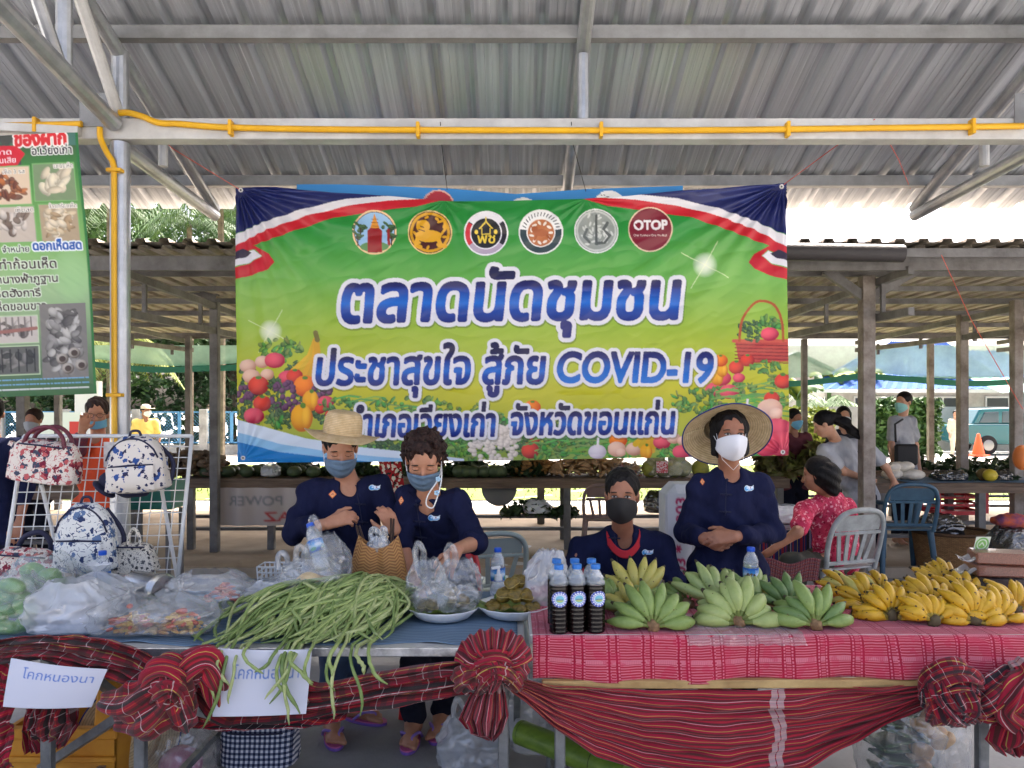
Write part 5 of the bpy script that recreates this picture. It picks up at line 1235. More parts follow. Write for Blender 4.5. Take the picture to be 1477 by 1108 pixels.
bunch('yellow banana bunch lying behind the deep green fan, tips to the left', 1228, 862, (-.9, .35, .35), (.3, .5, .8), 6, -50, 50, .12, .016, BT, seed=23, layers=2, mix=(.5, BY), **Yk)
bunch('yellow banana bunch on the right slope of the heap', 1445, 905, (-.1, .35, .8), X3, 8, -80, 80, .125, .0185, BY, seed=24, layers=2, **Yk)
bunch('yellow banana bunch at the crest between highest bunch and rice packs', 1392, 878, (.2, .3, 1), X3, 6, -50, 55, .125, .018, BY, seed=25, layers=2, **Yk)
bunch('green banana bunch wedged behind the widest pale fan', 1085, 872, (.3, .4, .8), X3, 6, -60, 50, .145, .0195, BG, seed=26, layers=2, mix=(.3, BL))
bunch('green banana bunch lying in front of the seated woman by the bottles', 890, 886, (-.4, .5, .7), X3, 6, -60, 40, .14, .019, BG, seed=27, layers=2)
clear = film('clear_film', (.7, .73, .75), clear=.9); milky = film('milky_film', (.74, .76, .78), clear=.66, rough=.25); white_film = film('white_bag_film', (.86, .87, .88), clear=.12, rough=.3)
g = MB(); q = TR(1075, 918); g.grid(lambda u, v: Vector((q.x - .2 + .4 * u, 2.55 + .28 * v, ZR + .006 + .014 * abs(mnoise.noise((u * 9, v * 7, 1))) - (.03 * (1 - v * 6) if v < .17 else 0))), 50, 30); tag(obj('plastic_sheet', g, clear, smooth=True), 'clear crumpled plastic sheet under the widest pale green bananas', 'plastic sheet')

# ---------------------------------------------------------------- bottles
blue_cap = mat('blue_cap', S(50, 120, 200), .35); dark_liq = mat('dark_liquid', S(12, 5, 5), .2, spec=.4); water = film('water_film', (.75, .82, .86), clear=.82, rough=.05)
def bottle_prof(h, r, ribs=True):
    p = [(0, 0), (r * .8, 0), (r, .008)]
    z = .012
    while z < h * .68:
        p += [(r, z), (r * (.965 if ribs else 1), z + .005), (r, z + .010)]; z += .0145
    p += [(r, h * .70), (r * .97, h * .74), (r * .8, h * .82), (r * .5, h * .89), (r * .40, h * .92), (r * .40, h * .94)]
    return p
def gear_label(parent, c, r, z, ang):
    cc = Cv(-30, -30, 30, 30, 2, S(240, 242, 248))
    cc.ell(0, 0, 27, 27, S(60, 76, 170))
    for i in range(16): a = i * pi / 8; cc.ell(25 * cos(a), 25 * sin(a), 5, 4, S(60, 76, 170), rot=a)
    for i in range(16): a = i * pi / 8 + .2; cc.ell(21 * cos(a), 21 * sin(a), 3, 3, S(240, 242, 248))
    cc.ell(0, 0, 17, 17, S(236, 240, 240)); cc.ell(0, 0, 14.5, 14.5, S(120, 190, 210)); cc.ell(0, 4, 12, 6, S(180, 200, 110)); cc.line([(-10, 1), (10, 1)], 3, S(60, 100, 170))
    n = 40; th = np.linspace(-.92, .92, n + 1) + ang; zz = np.linspace(.028, -.028, n + 1)
    T, Z = np.meshgrid(th, zz); M = (T - ang) ** 2 / .9 ** 2 + Z ** 2 / .0275 ** 2 < 1
    X = np.stack([c.x + (r + .0012) * np.sin(T), c.y - (r + .0012) * np.cos(T), c.z + z + Z], -1)
    me = print_mesh('label', X, cc.sample(n, n))
    # round off the corners: drop faces outside the gear disc
    import bmesh
    bm = bmesh.new(); bm.from_mesh(me); bm.verts.ensure_lookup_table(); kill = [v for v, k in zip(bm.verts, M.ravel()) if not k]; bmesh.ops.delete(bm, geom=kill, context='VERTS'); bm.to_mesh(me); bm.free()
    obj('label', me, vcmat('sticker', .4), parent)
def dark_bottle(px, py, label, ang=0.):
    c = TR(px, py); h, r = .236, .0335; t = thing('juice_bottle', label, 'bottle', c, 'bottles of dark juice')
    p = bottle_prof(h, r); lv = [(a * .985, b) for a, b in p if b < h * .76]
    lv.append((0, lv[-1][1] + .0005)); g = MB(); g.lathe(lv, c, 32); obj('liquid', g, dark_liq, t, 60)
    g = MB(); g.lathe([q for q in p if q[1] > h * .70], c, 32); obj('shoulder', g, water, t, True)
    g = MB(); g.lathe([(.016, h * .93), (.0165, h * .935), (.0165, h * .995), (.014, h), (0, h)], c, 24, fr=lambda a, q, z: q * (1 + .02 * (int(a * 19) % 2))); obj('cap', g, blue_cap, t, 30)
    gear_label(t, c, r, h * .52, ang)
for i, (px, py) in enumerate(((806, 913), (832, 912), (859, 912))): dark_bottle(px, py, ['dark juice bottle in the front row nearest the plate of dumplings', 'dark juice bottle in the middle of the front row', 'dark juice bottle in the front row touching the bananas'][i], .05 + .1 * i)
for i, (px, py) in enumerate(((803, 901), (829, 901), (853, 901))): dark_bottle(px, py, ['dark juice bottle in the rear row nearest the plate of dumplings', 'dark juice bottle in the middle of the rear row', 'dark juice bottle in the rear row beside the bananas'][i])
def wrap_label(parent, c, r, z0, z1, cols, nm='label'):
    cc = Cv(0, 0, 200, 60, 1, cols[0]); cc.a[:] = lerp3([0, 20, 34, 44, 60], cols)(cc.X, cc.Y)
    for x in (20, 70, 120, 170): cc.ell(x, 26, 16, 7, S(235, 240, 245), al=.7); cc.ell(x + 24, 44, 14, 9, S(70, 150, 80), al=.8); cc.text('น้ำดื่ม', x - 12, x + 12, 18, 7, S(240, 245, 250), bold=.4)
    n = 60; T, Z = np.meshgrid(np.linspace(-pi, pi, n + 1), np.linspace(z1, z0, 21)); X = np.stack([c.x + (r + .001) * np.sin(T), c.y - (r + .001) * np.cos(T), c.z + Z], -1)
    obj(nm, print_mesh(nm, X, cc.sample(n, 20)), vcmat('sticker'), parent)
def water_bottle(c, label, h=.22, r=.031, R=None):
    t = thing('water_bottle', label, 'bottle', c, 'water bottles with blue caps'); p = bottle_prof(h, r)
    o0 = Vector(c) if R is None else Vector((0, 0, 0))
    g = MB(); g.lathe(p, o0, 28); a = [obj('bottle_body', g, water, t, True)]
    g = MB(); g.lathe([(q[0] * .95, q[1]) for q in p if q[1] < h * .7] + [(0, h * .7)], o0, 28); a.append(obj('water', g, film('water_inside', (.6, .7, .76), clear=.86, rough=.03), t, 60))
    g = MB(); g.lathe([(.0155, h * .92), (.016, h * .925), (.016, h * .99), (.013, h), (0, h)], o0, 22); a.append(obj('cap', g, mat('deep_blue_cap', S(24, 84, 196), .35), t, 30))
    wrap_label(t, o0, r, h * .36, h * .62, [S(30, 90, 180), S(80, 160, 215), S(170, 210, 230), S(40, 110, 180), S(24, 70, 150)])
    if R is not None:
        for q in t.children: q.location = (0, 0, 0)
        t.rotation_euler = R
    return t
water_bottle(TL(718, 864) , 'water bottle with blue label standing behind the pump bottle')
water_bottle(TR(1083, 866), 'water bottle standing behind the green bananas before the hatted woman', .215, .030)
water_bottle(TL(148, 872), 'water bottle behind the milky bags near the steel pot', .225)
water_bottle(P(466, 822, 3.02), 'tilted water bottle inside a clear bag', .2, .03, (radians(-20), radians(-22), 0))
t = thing('pump_bottle', 'clear sanitizer pump bottle with white pump behind the dumplings', 'bottle', TL(719, 874)); c = TL(719, 874)
g = MB(); g.lathe([(0, 0), (.03, 0), (.034, .006), (.034, .085), (.028, .1), (.014, .108), (.014, .115)], c, 28); obj('bottle_body', g, water, t, True)
g = MB(); g.lathe([(.016, .108), (.016, .128), (.008, .131), (.006, .15), (.006, .158)], c, 20); g.bar(c + Vector((.008, .006, .160)), c + Vector((-.03, -.014, .157)), .012, .012, bev=.003); obj('pump', g, mat('pump_white', S(228, 228, 226), .4), t, 40)
g = MB(); g.lathe([(.0348, .02), (.0348, .065)], c, 28); obj('label', g, mat('pump_label', S(220, 226, 228), .5, vscale=60, color2=S(130, 150, 170)), t, True)
# ---------------------------------------------------------------- plates with food
plate_m = mat('white_plate', S(226, 228, 228), .3, coat=.3); banleaf = mat('banana_leaf_cut', S(120, 140, 62), .5, vscale=9, stretch=(1, 9, 1), color2=S(86, 110, 46))
def plate(c, R, label):
    t = thing('serving_plate', label, 'plate', c, 'white scalloped plates')
    sc = lambda a, r, z: r * (1 + .035 * (r / R) ** 2 * abs(cos(7 * a)))
    g = MB(); g.lathe([(0, .004), (R * .58, .004), (R * .72, .016), (R * .97, .044), (R * 1.0, .048), (R * 1.0, .044), (R * .75, .008), (R * .6, 0), (0, 0)], c, 84, fr=sc); obj('dish', g, plate_m, t, True)
    g = MB()
    for k, a in enumerate((.2, 1.8, 3.3, 4.6)):
        d = Vector((cos(a), sin(a), 0)); s_ = Vector((-sin(a), cos(a), 0))
        g.grid(lambda u, v: c + d * (R * (.15 + .86 * v)) + s_ * (R * .62 * (u - .5) * 2 * (1 - .45 * v * v)) + Vector((0, 0, .010 + .0025 * k + .042 * v ** 2.2 + .006 * sin(u * 9 + k))), 12, 10)
    obj('leaf_liner', g, banleaf, t, True); return t
p1 = TL(640, 893); p2 = TL(741, 890); p1.z = p2.z = ZL + .006
plate(p1, .136, 'white plate lined with leaf under the clear bags at the hand'); plate(p2, .14, 'white plate lined with leaf piled with leaf wrapped dumplings')
dump_m = mat('dumpling_leaf', S(138, 112, 40), .5, vscale=40, stretch=(1, 5, 1), color2=S(88, 76, 26), bump=.3, bscale=90); tie_m = mat('palm_tie', S(190, 170, 100), .7)
def dumpling(c, s, rot, label, grp='leaf wrapped dumplings on the plate', yel=False):
    t = thing('rice_dumpling', label, 'dumpling', c, grp); rs = random.Random(int(rot * 100))
    # tetrahedral parcel with soft corners
    R = Matrix.Rotation(rot, 3, 'Z') @ Matrix.Rotation(rs.uniform(-.5, .5), 3, 'X')
    T = [Vector(v).normalized() for v in ((1, 1, 1), (1, -1, -1), (-1, 1, -1), (-1, -1, 1))]
    def fn(d): return .62 + .55 * max(0, max(d.dot(q) for q in T) - .45) ** 1.2 + .02 * sin(d.x * 14 + d.y * 9)
    g = MB(); g.ell(c, (s, s, s * .92), R, 24, 16, fn); obj('leaf_parcel', g, dump_m, t, True)
    g = MB(); pts = []
    for i in range(25):
        a = 2 * pi * i / 24; d = Vector((cos(a), sin(a), .12 * sin(2 * a))).normalized(); q = fn(d) * 1.02; pts.append(c + R @ Vector((d.x * s * q, d.y * s * q, d.z * s * q)))
    g.tube(pts, .0013, 5); obj('tie', g, tie_m, t, True)
dl = [(-.075, -.06, .038), (-.03, -.075, .036), (.02, -.078, .036), (.07, -.055, .036), (-.085, -.01, .038), (.085, -.005, .036), (-.04, -.035, .085), (.005, -.04, .088), (.045, -.03, .084), (-.03, .0, .086), (-.005, -.02, .128), (.02, .02, .13)]
for i, (x, y, z) in enumerate(dl): dumpling(p2 + Vector((x, y, z)), .039, i * .83, 'brown green leaf parcel tied with strip in the dumpling pile')
# ---------------------------------------------------------------- plastic bags
def bagmesh(c, w, d, h, seed, top='knot', n=56, m=36, crumple=.13, lean=(0, 0), twist=0.):
    c = Vector(c); g = MB(); vs = []
    for j in range(m + 1):
        v = j / m
        if top == 'knot': pr = (min(1, v / .10) ** .5) * (1 - .15 * v) * (1 if v < .5 else max(.07, 1 - ((v - .5) / .36) ** 1.4) if v < .86 else .07 + (v - .86) * 2.2)
        elif top == 'open': pr = (min(1, v / .08) ** .5) * (1 + .05 * sin(v * 9)) * (1 - .12 * v)
        else: pr = (min(1, v / .10) ** .5) * (1 if v < .55 else 1 - .55 * ((v - .55) / .45) ** 1.3)
        for k in range(n):
            a = 2 * pi * k / n; ca, sa = cos(a), sin(a)
            q = (abs(ca) ** 3.2 + abs(sa) ** 3.2) ** (-1 / 3.2)
            rg = 1 - abs(mnoise.noise((ca * 1.9 + seed, sa * 1.9, v * 3.4 + seed * 2))) * 2.2
            rg2 = 1 - abs(mnoise.noise((ca * 5 + seed, sa * 5 + seed, v * 3))) * 2.4
            f = pr * (1 + crumple * rg * (.5 + v) + crumple * .55 * rg2 * (.35 + v))
            vs.append((c.x + w / 2 * ca * q * f + lean[0] * v * v, c.y + d / 2 * sa * q * f + lean[1] * v * v, c.z + h * v + .025 * h * rg * (1 if v > .1 else 0) + .05 * h * mnoise.noise((ca * 3, sa * 3, seed + 5)) * v ** 3))
    fs = [(j * n + k, j * n + (k + 1) % n, (j + 1) * n + (k + 1) % n, (j + 1) * n + k) for j in range(m) for k in range(n)] + [tuple(range(n - 1, -1, -1))]
    g.add(vs, fs); return g
def strap_loop(a, b, top, w, seed=0):
    """handle of a shopping bag: crumpled flat band from a over top to b"""
    pts = smooth_path([a, a.lerp(top, .6) + Vector((-.012, .004, 0)), top, b.lerp(top, .6) + Vector((.012, -.004, 0)), b], 7); g = MB()
    g.tube(pts, w, 8, False, lambda u, q: 1 + .35 * sin(3 * q + 9 * u + seed)); return g
def bag(name, label, c, w, d, h, m, seed, top='knot', handles=0, group='plastic bags of goods on the left table', parts=None, **k):
    t = thing(name, label, 'plastic bag', c, group); obj('bag_film', bagmesh(c, w, d, h, seed, top, **k), m, t, True); c = Vector(c)
    for i in range(handles):
        s_ = -1 if i == 0 else 1; ly = k.get('lean', (0, 0))
        a = c + Vector((s_ * w * .30 + ly[0], ly[1], h * .86)); b = c + Vector((s_ * w * .12 + ly[0], ly[1] + .02, h * .86)); tp = c + Vector((s_ * w * .24 + ly[0], ly[1], h * 1.3)); obj('handle', strap_loop(a, b, tp, .011, seed + i), m, t, True)
    return t
cuke = mat('green_mango_skin', S(110, 160, 70), .4, vscale=10, color2=S(78, 134, 52)); 
def fruit(name, label, cat, c, r, R, m, grp):
    g = MB(); g.ell(c, r, R, 18, 12, lambda d: 1 + .04 * sin(d.x * 5 + d.z * 3)); return tag(obj(name, g, m, smooth=True), label, cat, grp)
k = 0
for (px, py, rx, rz, a) in ((8, 905, .065, .028, .1), (36, 900, .06, .03, -.5), (12, 880, .065, .03, .15), (38, 878, .05, .03, .5), (5, 860, .05, .03, -.2), (30, 862, .055, .028, .2), (18, 845, .05, .027, .2), (-10, 890, .06, .03, 0)):
    fruit('green_mango', 'long green fruit inside the clear bag at the far left front', 'fruit', P(px, py, 2.76 + .02 * (k % 3)), (rx, .03, rz), Matrix.Rotation(a, 3, 'Y'), cuke, 'green fruit in the front bag'); k += 1
for (px, py, rx, rz, a) in ((48, 824, .05, .034, .2), (70, 832, .05, .034, -.3), (84, 845, .05, .036, .4), (62, 846, .045, .034, .1), (40, 842, .045, .034, 0)):
    fruit('green_mango', 'round green fruit inside the rear clear bag at left', 'fruit', P(px, py, 3.0 + .02 * (k % 3)), (rx, .04, rz), Matrix.Rotation(a, 3, 'Y'), cuke, 'green fruit in the rear bag'); k += 1
bag('fruit_bag', 'clear bag full of long green fruit at the far left front', Vector((P(15, 900, 2.78).x, 2.78, ZL + .004)), .25, .2, .21, clear, 3, 'round', crumple=.16)
bag('fruit_bag', 'clear bag full of round green fruit behind the front fruit bag', Vector((P(62, 900, 3.0).x, 3.0, ZL + .004)), .24, .2, .24, clear, 8, 'round', crumple=.16)
foam = mat('white_foam_box', S(228, 230, 236), .5)
def foambox(c, s, label):
    t = thing('foam_box', label, 'food box', c, 'white foam boxes in bags'); g = MB(); g.box(Vector(c) + Vector((0, 0, s[2] * .25)), (s[0], s[1], s[2] * .5), b=.012); obj('tray', g, foam, t); g = MB(); g.box(Vector(c) + Vector((0, 0, s[2] * .77)), (s[0] * 1.03, s[1] * 1.03, s[2] * .46), b=.016); obj('lid', g, foam, t)
foambox((P(103, 900, 2.78).x, 2.78, ZL + .008), (.2, .14, .075), 'white foam box in the front milky bag')
foambox((P(138, 900, 3.0).x, 3.0, ZL + .008), (.19, .14, .1), 'white foam box in the rear milky bag')
bag('milky_bag', 'milky plastic bag around a white box beside the far left fruit', Vector((P(103, 900, 2.78).x, 2.78, ZL + .004)), .27, .2, .185, milky, 11, 'round', crumple=.15)
bag('milky_bag', 'milky plastic bag with a knotted tail before the water bottle', Vector((P(140, 900, 3.0).x, 3.0, ZL + .004)), .29, .2, .2, milky, 21, 'knot', crumple=.15)
snack = mat('yellow_snack', S(220, 190, 90), .6, vscale=40, color2=S(196, 120, 60)); redv = mat('orange_veg', S(214, 96, 44), .5, vscale=30, color2=S(180, 60, 40))
def heap_in(c, w, d, h, m, n, seed, label, s=.016, name='snack_pieces'):
    rs = random.Random(seed); g = MB()
    for i in range(n):
        x, y = rs.gauss(0, w / 5), rs.gauss(0, d / 5); z = max(.012, h * math.exp(-(x / w * 3) ** 2 - (y / d * 3) ** 2) * rs.random() + .012)
        g.ell(Vector(c) + Vector((x, y, z)), (s * rs.uniform(.7, 2.2), s * rs.uniform(.4, .8), s * rs.uniform(.25, .6)), Matrix.Rotation(rs.uniform(0, 3), 3, 'Z') @ Matrix.Rotation(rs.uniform(-.6, .6), 3, 'X'), 8, 6)
    return tag(obj(name, g, m, smooth=True), label, 'food', kind='stuff')
fc = [Vector((P(190, 900, 2.76).x, 2.76, ZL + .006)), Vector((P(262, 900, 2.78).x, 2.76, ZL + .006)), Vector((P(306, 880, 3.05).x, 3.02, ZL + .006))]
heap_in(fc[0], .2, .15, .06, snack, 60, 1, 'mixed yellow and orange snack pieces in the left food bag'); heap_in(fc[1], .2, .14, .06, snack, 60, 2, 'mixed yellow and orange snack pieces in the right food bag'); heap_in(fc[2] + Vector((.06, 0, .05)), .16, .12, .06, redv, 30, 3, 'orange vegetable pieces in the big clear bag')
heap_in(fc[0] + Vector((0, 0, .02)), .16, .12, .07, redv, 14, 5, 'orange pieces on top in the left food bag'); heap_in(fc[1] + Vector((.02, 0, .02)), .14, .12, .06, redv, 12, 6, 'orange pieces on top in the right food bag')
bag('food_bag', 'clear bag of snacks right of the milky bag', fc[0], .25, .2, .17, clear, 31, 'knot', crumple=.2); bag('food_bag', 'clear bag of snacks touching the long beans', fc[1], .26, .2, .17, clear, 37, 'knot', crumple=.2)
bag('food_bag', 'large crumpled clear bag behind the snack bags', fc[2], .30, .22, .165, film('hazy_film', (.7, .73, .75), clear=.8, rough=.2), 41, 'round', crumple=.2)
# steel pot lying on its side
t = thing('steel_pot', 'lidded stainless steel food carrier lying on its side behind the bags', 'pot', TL(212, 862)); c = P(214, 842, 3.05); ss = mat('stainless_steel', S(170, 172, 172), .25, metal=.9)
R = Matrix.Rotation(radians(62), 3, 'Z') @ Matrix.Rotation(pi / 2, 3, 'X'); c = Vector((c.x, 3.05, ZL + .095))
g = MB(); g.lathe([(0, -.09), (.06, -.09), (.066, -.085), (.066, .06), (.07, .065), (.07, .075)], c, 32, R); obj('pot_body', g, ss, t, 40)
g = MB(); g.lathe([(.071, .074), (.071, .088), (.062, .098), (.03, .1), (0, .1)], c, 32, R); g.lathe([(.008, .1), (.014, .112), (0, .116)], c, 12, R); obj('lid', g, ss, t, 40)
g = MB(); g.tube(smooth_path([c + R @ Vector((.066, 0, -.05)), c + R @ Vector((.105, 0, 0)), c + R @ Vector((.066, 0, .05))]), .004, 8); obj('handle', g, ss, t, True)
# bags around the buns
bun = mat('bread_bun', S(226, 196, 130), .7, vscale=12, color2=S(206, 164, 96))
fruit('bread_bun', 'pale yellow bun in the clear bag above the beans', 'bun', P(446, 838, 2.98), (.05, .04, .034), None, bun, 'buns'); fruit('bread_bun', 'second bun half hidden behind the first one', 'bun', P(462, 842, 3.02), (.045, .04, .032), None, bun, 'buns')
bc = Vector((P(450, 850, 3.0).x, 3.0, ZL + .07)); bag('bun_bag', 'clear shopping bag holding buns above the long beans', bc, .2, .16, .16, clear, 51, 'round', 2, crumple=.2)
bc = Vector((P(472, 850, 3.06).x, 3.06, ZL + .07)); bag('bottle_bag', 'clear shopping bag holding the tilted water bottle', bc, .17, .14, .24, clear, 57, 'round', 1, crumple=.16, lean=(-.02, .02))
bc = Vector((P(405, 862, 3.02).x, 3.02, ZL + .01)); bag('loose_bag', 'empty crumpled clear bag left of the buns', bc, .22, .16, .13, milky, 61, 'round', crumple=.28)
bc = Vector((P(420, 850, 3.1).x, 3.12, ZL + .02)); bag('loose_bag', 'crumpled milky bag with a loop handle beside the buns', bc, .18, .14, .16, milky, 67, 'knot', 1, crumple=.25)
t = thing('plastic_basket', 'small white plastic basket behind the crumpled bags', 'basket', (P(400, 800, 3.35).x, 3.35, ZL)); c = Vector((P(404, 800, 3.35).x, 3.35, ZL)); wp = mat('white_plastic', S(214, 214, 210), .5)
for i in range(6):
    g = MB(); z = c.z + .012 + i * .024; w_ = .075 + .002 * i; g.tube([c + Vector((sx * w_, sy * .05, z - c.z)) for sx, sy in ((-1, -1), (1, -1), (1, 1), (-1, 1), (-1, -1))], .0035, 6); obj('rim', g, wp, t)
g = MB()
for i in range(9):
    for y in (-.05, .05): x = -.075 + .15 * i / 8; g.bar(c + Vector((x, y, 0)), c + Vector((x * 1.12, y * 1.1, .135)), .005)
obj('basket_wall', g, wp, t)
# bags over the plate at the hand + tall bag
for i, (px, Y, w, h, sd, hd) in enumerate(((615, 2.98, .13, .2, 71, 1), (662, 3.02, .15, .19, 77, 1), (630, 2.93, .14, .13, 83, 0), (662, 2.95, .13, .11, 89, 0))):
    c = Vector((P(px, 880, Y).x, Y, ZL + .03)); bag('dumpling_bag', ['clear bag with upright handle at the back of the plate near the basket', 'clear bag with upright handle under the reaching hand', 'low clear bag of food at the front left of the plate', 'low clear bag of dumplings at the front right of the plate'][i], c, w, .1, h, clear, sd, 'round', hd, 'clear bags on the plate', crumple=.24)
for i, (px, Y, z) in enumerate(((655, 2.95, .07), (668, 2.96, .07), (652, 2.96, .10), (622, 2.93, .06), (612, 2.94, .055))): dumpling(Vector((P(px, 880, Y).x, Y, ZL + z)), .036, i * 1.1 + .4, 'leaf parcel inside a clear bag on the plate', 'dumplings in the clear bags')
c = Vector((P(782, 860, 3.02).x, 3.02, ZL + .005)); bag('tall_bag', 'tall upright clear bag standing behind the dumplings and bottles', c, .15, .1, .25, milky, 93, 'round', 0, 'clear bags on the plate', crumple=.2, lean=(.035, 0))
# packed rice blocks at the right
blk = vcmat('rice_pack', .35)
c0 = TR(1462, 876)
for i, (nm, col) in enumerate((('black rice', S(40, 30, 30)), ('black rice', S(48, 36, 36)), ('brown rice', S(142, 88, 66)), ('brown rice', S(150, 96, 72)))):
    t = thing('rice_pack', 'vacuum packed block of ' + ['black rice at the bottom of the stack', 'black rice second from the bottom of the stack', 'reddish brown rice third in the stack', 'reddish brown rice on top of the stack'][i], 'rice pack', (c0.x, c0.y, ZR + .05 * i), 'vacuum packed rice blocks')
    g = MB(); cc = Vector((c0.x + .006 * (i % 2), c0.y + .12 - .008 * i, ZR + .028 + .05 * i)); g.box(cc, (.2, .12, .046), Matrix.Rotation(radians(-14 + 4 * (i % 3)), 3, 'Z'), b=.006); obj('block', g, mat('packed_' + nm.replace(' ', '_') + str(i), col, .35, vscale=300, color2=tuple(x * .45 for x in col), bump=.4, bscale=300, coat=.5), t)
    for s_ in (-1, 1):
        g = MB(); R = Matrix.Rotation(radians(-14 + 4 * (i % 3)), 3, 'Z'); g.grid(lambda u, v: cc + R @ Vector((s_ * (.1 + .045 * u), -.055 + .11 * v, .012 * sin(u * 3 + i) + .006 * sin(v * 9) - .006)), 8, 10); obj('seal_flap', g, clear if s_ > 0 else milky, t, True)
cc_ = Cv(-20, -20, 20, 20, 2, S(214, 224, 208)); cc_.ell(0, 0, 18, 18, S(110, 180, 80)); cc_.ell(0, 0, 14, 14, S(222, 232, 216)); cc_.ell(0, 0, 11, 11, S(130, 190, 100)); cc_.line([(-6, 3), (0, -5), (6, 3)], 2.4, S(236, 240, 230))
T, Z = np.meshgrid(np.linspace(-.03, .03, 31), np.linspace(.04, -.025, 31)); X = np.stack([c0.x - .045 + T, c0.y + .13 + 0 * T - Z * .4, ZR + .215 + Z], -1)
tag(obj('leaflet', print_mesh('leaflet', X, cc_.sample(30, 30)), vcmat('sticker')), 'small pale leaflet with round green mark on top of the rice packs', 'leaflet')
g = MB(); g.ell((c0.x - .02, c0.y + .0, ZR + .02), (.09, .05, .02), n=16, m=8, fn=lambda d: 1 + .15 * sin(d.x * 9) * cos(d.y * 7)); tag(obj('purple_wrap', g, mat('purple_cloth', S(70, 36, 84), .8), smooth=True), 'dark purple cloth under the rice packs', 'cloth')

# ---------------------------------------------------------------- long beans
BEAN = [mat('bean_%s' % n, c, .5, vscale=30, color2=c2, bump=.15, bscale=120) for n, c, c2 in (('light', S(156, 170, 104), S(124, 146, 78)), ('mid', S(124, 146, 80), S(96, 118, 60)), ('pale', S(178, 186, 128), S(148, 162, 98)))]
bz = lambda x, y: .015 + .135 * math.exp(-((x + .56) / .26) ** 2 - ((y - 3.0) / .24) ** 2) + .10 * math.exp(-((x + .9) / .22) ** 2 - ((y - 2.92) / .2) ** 2)
hang_px = [(308, .15), (345, .24), (362, .16), (400, .13), (405, .2), (418, .24), (425, .1), (448, .16), (452, .14), (462, .10), (470, .12), (492, .22), (496, .08), (518, .20), (522, .06), (528, .1)]
for i in range(270):
    rs = random.Random(i + 100); hang = 0
    if i < 20: hx, hang = hang_px[i % len(hang_px)]; x1 = P(hx, 940, 2.6).x + rs.uniform(-.03, .03); hang *= rs.uniform(.4, .8) if i >= 16 else 1
    else: x1 = min(-.39, rs.triangular(-1.13, -.38, -.66))
    x0 = x1 + rs.uniform(.02, .34) * (1 if x1 < -.6 else .5) - (.14 if x1 > -.5 else 0); x0 = min(x0, -.38 - rs.random() * .12)
    yb = rs.uniform(2.95, 3.25) if rs.random() < .7 else rs.uniform(2.85, 3.05); yf = 2.57 if hang else rs.uniform(2.62, 2.86)
    if not hang and rs.random() < .3: yf = rs.uniform(2.57, 2.64)
    if not hang and rs.random() < .3: x0 += rs.uniform(-.3, .25); x0 = min(x0, -.4)
    lay = rs.random() ** .6; pts = []; w1, w2, f1 = rs.uniform(-.09, .09), rs.uniform(-.02, .02), rs.uniform(5, 11); N_ = 16
    for k in range(N_):
        s_ = k / (N_ - 1); x = x0 + (x1 - x0) * s_ + w1 * sin(pi * s_) + w2 * sin(f1 * s_ + i); y = yb + (yf - yb) * s_
        pts.append(Vector((x, y, ZL + .008 + bz(x, y) * (.25 + .75 * lay) + .004 * sin(9 * s_ + i))))
    if hang:
        for k in range(1, 11):
            s_ = k / 10; pts.append(Vector((pts[N_ - 1].x + rs.uniform(-.0012, .0012) + w1 * s_ * .8 + .03 * sin(s_ * 3 + i) * s_ + .03 * (i % 3 == 0) * s_ ** 3, 2.53 - .052 * sin(min(1, s_ * 3) * pi / 2) - .012 * rs.random(), pts[N_ - 1].z - hang * s_)))
    r = rs.uniform(.0054, .0072); rr = [r * (.35 if k == 0 else .7 if k in (1, len(pts) - 2) else .3 if k == len(pts) - 1 else 1 + .08 * sin(k * 2.1 + i)) for k in range(len(pts))]
    g = MB(); g.tube(pts, rr, 7); o = obj('long_bean', g, BEAN[(i * 7) % 3], smooth=True)
    tag(o, 'long green bean hanging over the front edge of the left table' if hang else 'slender long green bean lying in the heap on the left table', 'bean', 'long beans hanging over the edge' if hang else 'long beans in the heap')
# woven bag held over the beans
wv = mat('woven_reed', S(160, 112, 62), .7, bump=.0); t_ = wv.node_tree; u, v, uv = uvsep(t_)
zig = math_n(t_, 'PINGPONG', math_n(t_, 'MULTIPLY', u, 12.), .5); st = math_n(t_, 'FRACT', math_n(t_, 'ADD', math_n(t_, 'MULTIPLY', v, 30.), math_n(t_, 'MULTIPLY', zig, 2.)))
nz = t_.nodes.new('ShaderNodeTexNoise'); nz.inputs['Scale'].default_value = 30; t_.links.new(uv, nz.inputs[0])
cc = ramp_nodes(t_, math_n(t_, 'ADD', math_n(t_, 'MULTIPLY', st, .8), math_n(t_, 'MULTIPLY', nz.outputs[0], .25)), [(0, S(70, 42, 20)), (.3, S(146, 98, 52)), (.6, S(190, 142, 84)), (1, S(120, 76, 38))], 'LINEAR'); t_.links.new(cc, t_.nodes['Principled BSDF'].inputs['Base Color'])
bp = t_.nodes.new('ShaderNodeBump'); bp.inputs['Strength'].default_value = .6; bp.inputs['Distance'].default_value = .004; t_.links.new(st, bp.inputs['Height']); t_.links.new(bp.outputs[0], t_.nodes['Principled BSDF'].inputs['Normal'])
cb = Vector((P(546, 850, 3.2).x, 3.2, ZL + .03)); t = thing('woven_bag', 'brown herringbone woven reed bag held open above the beans', 'woven bag', cb)
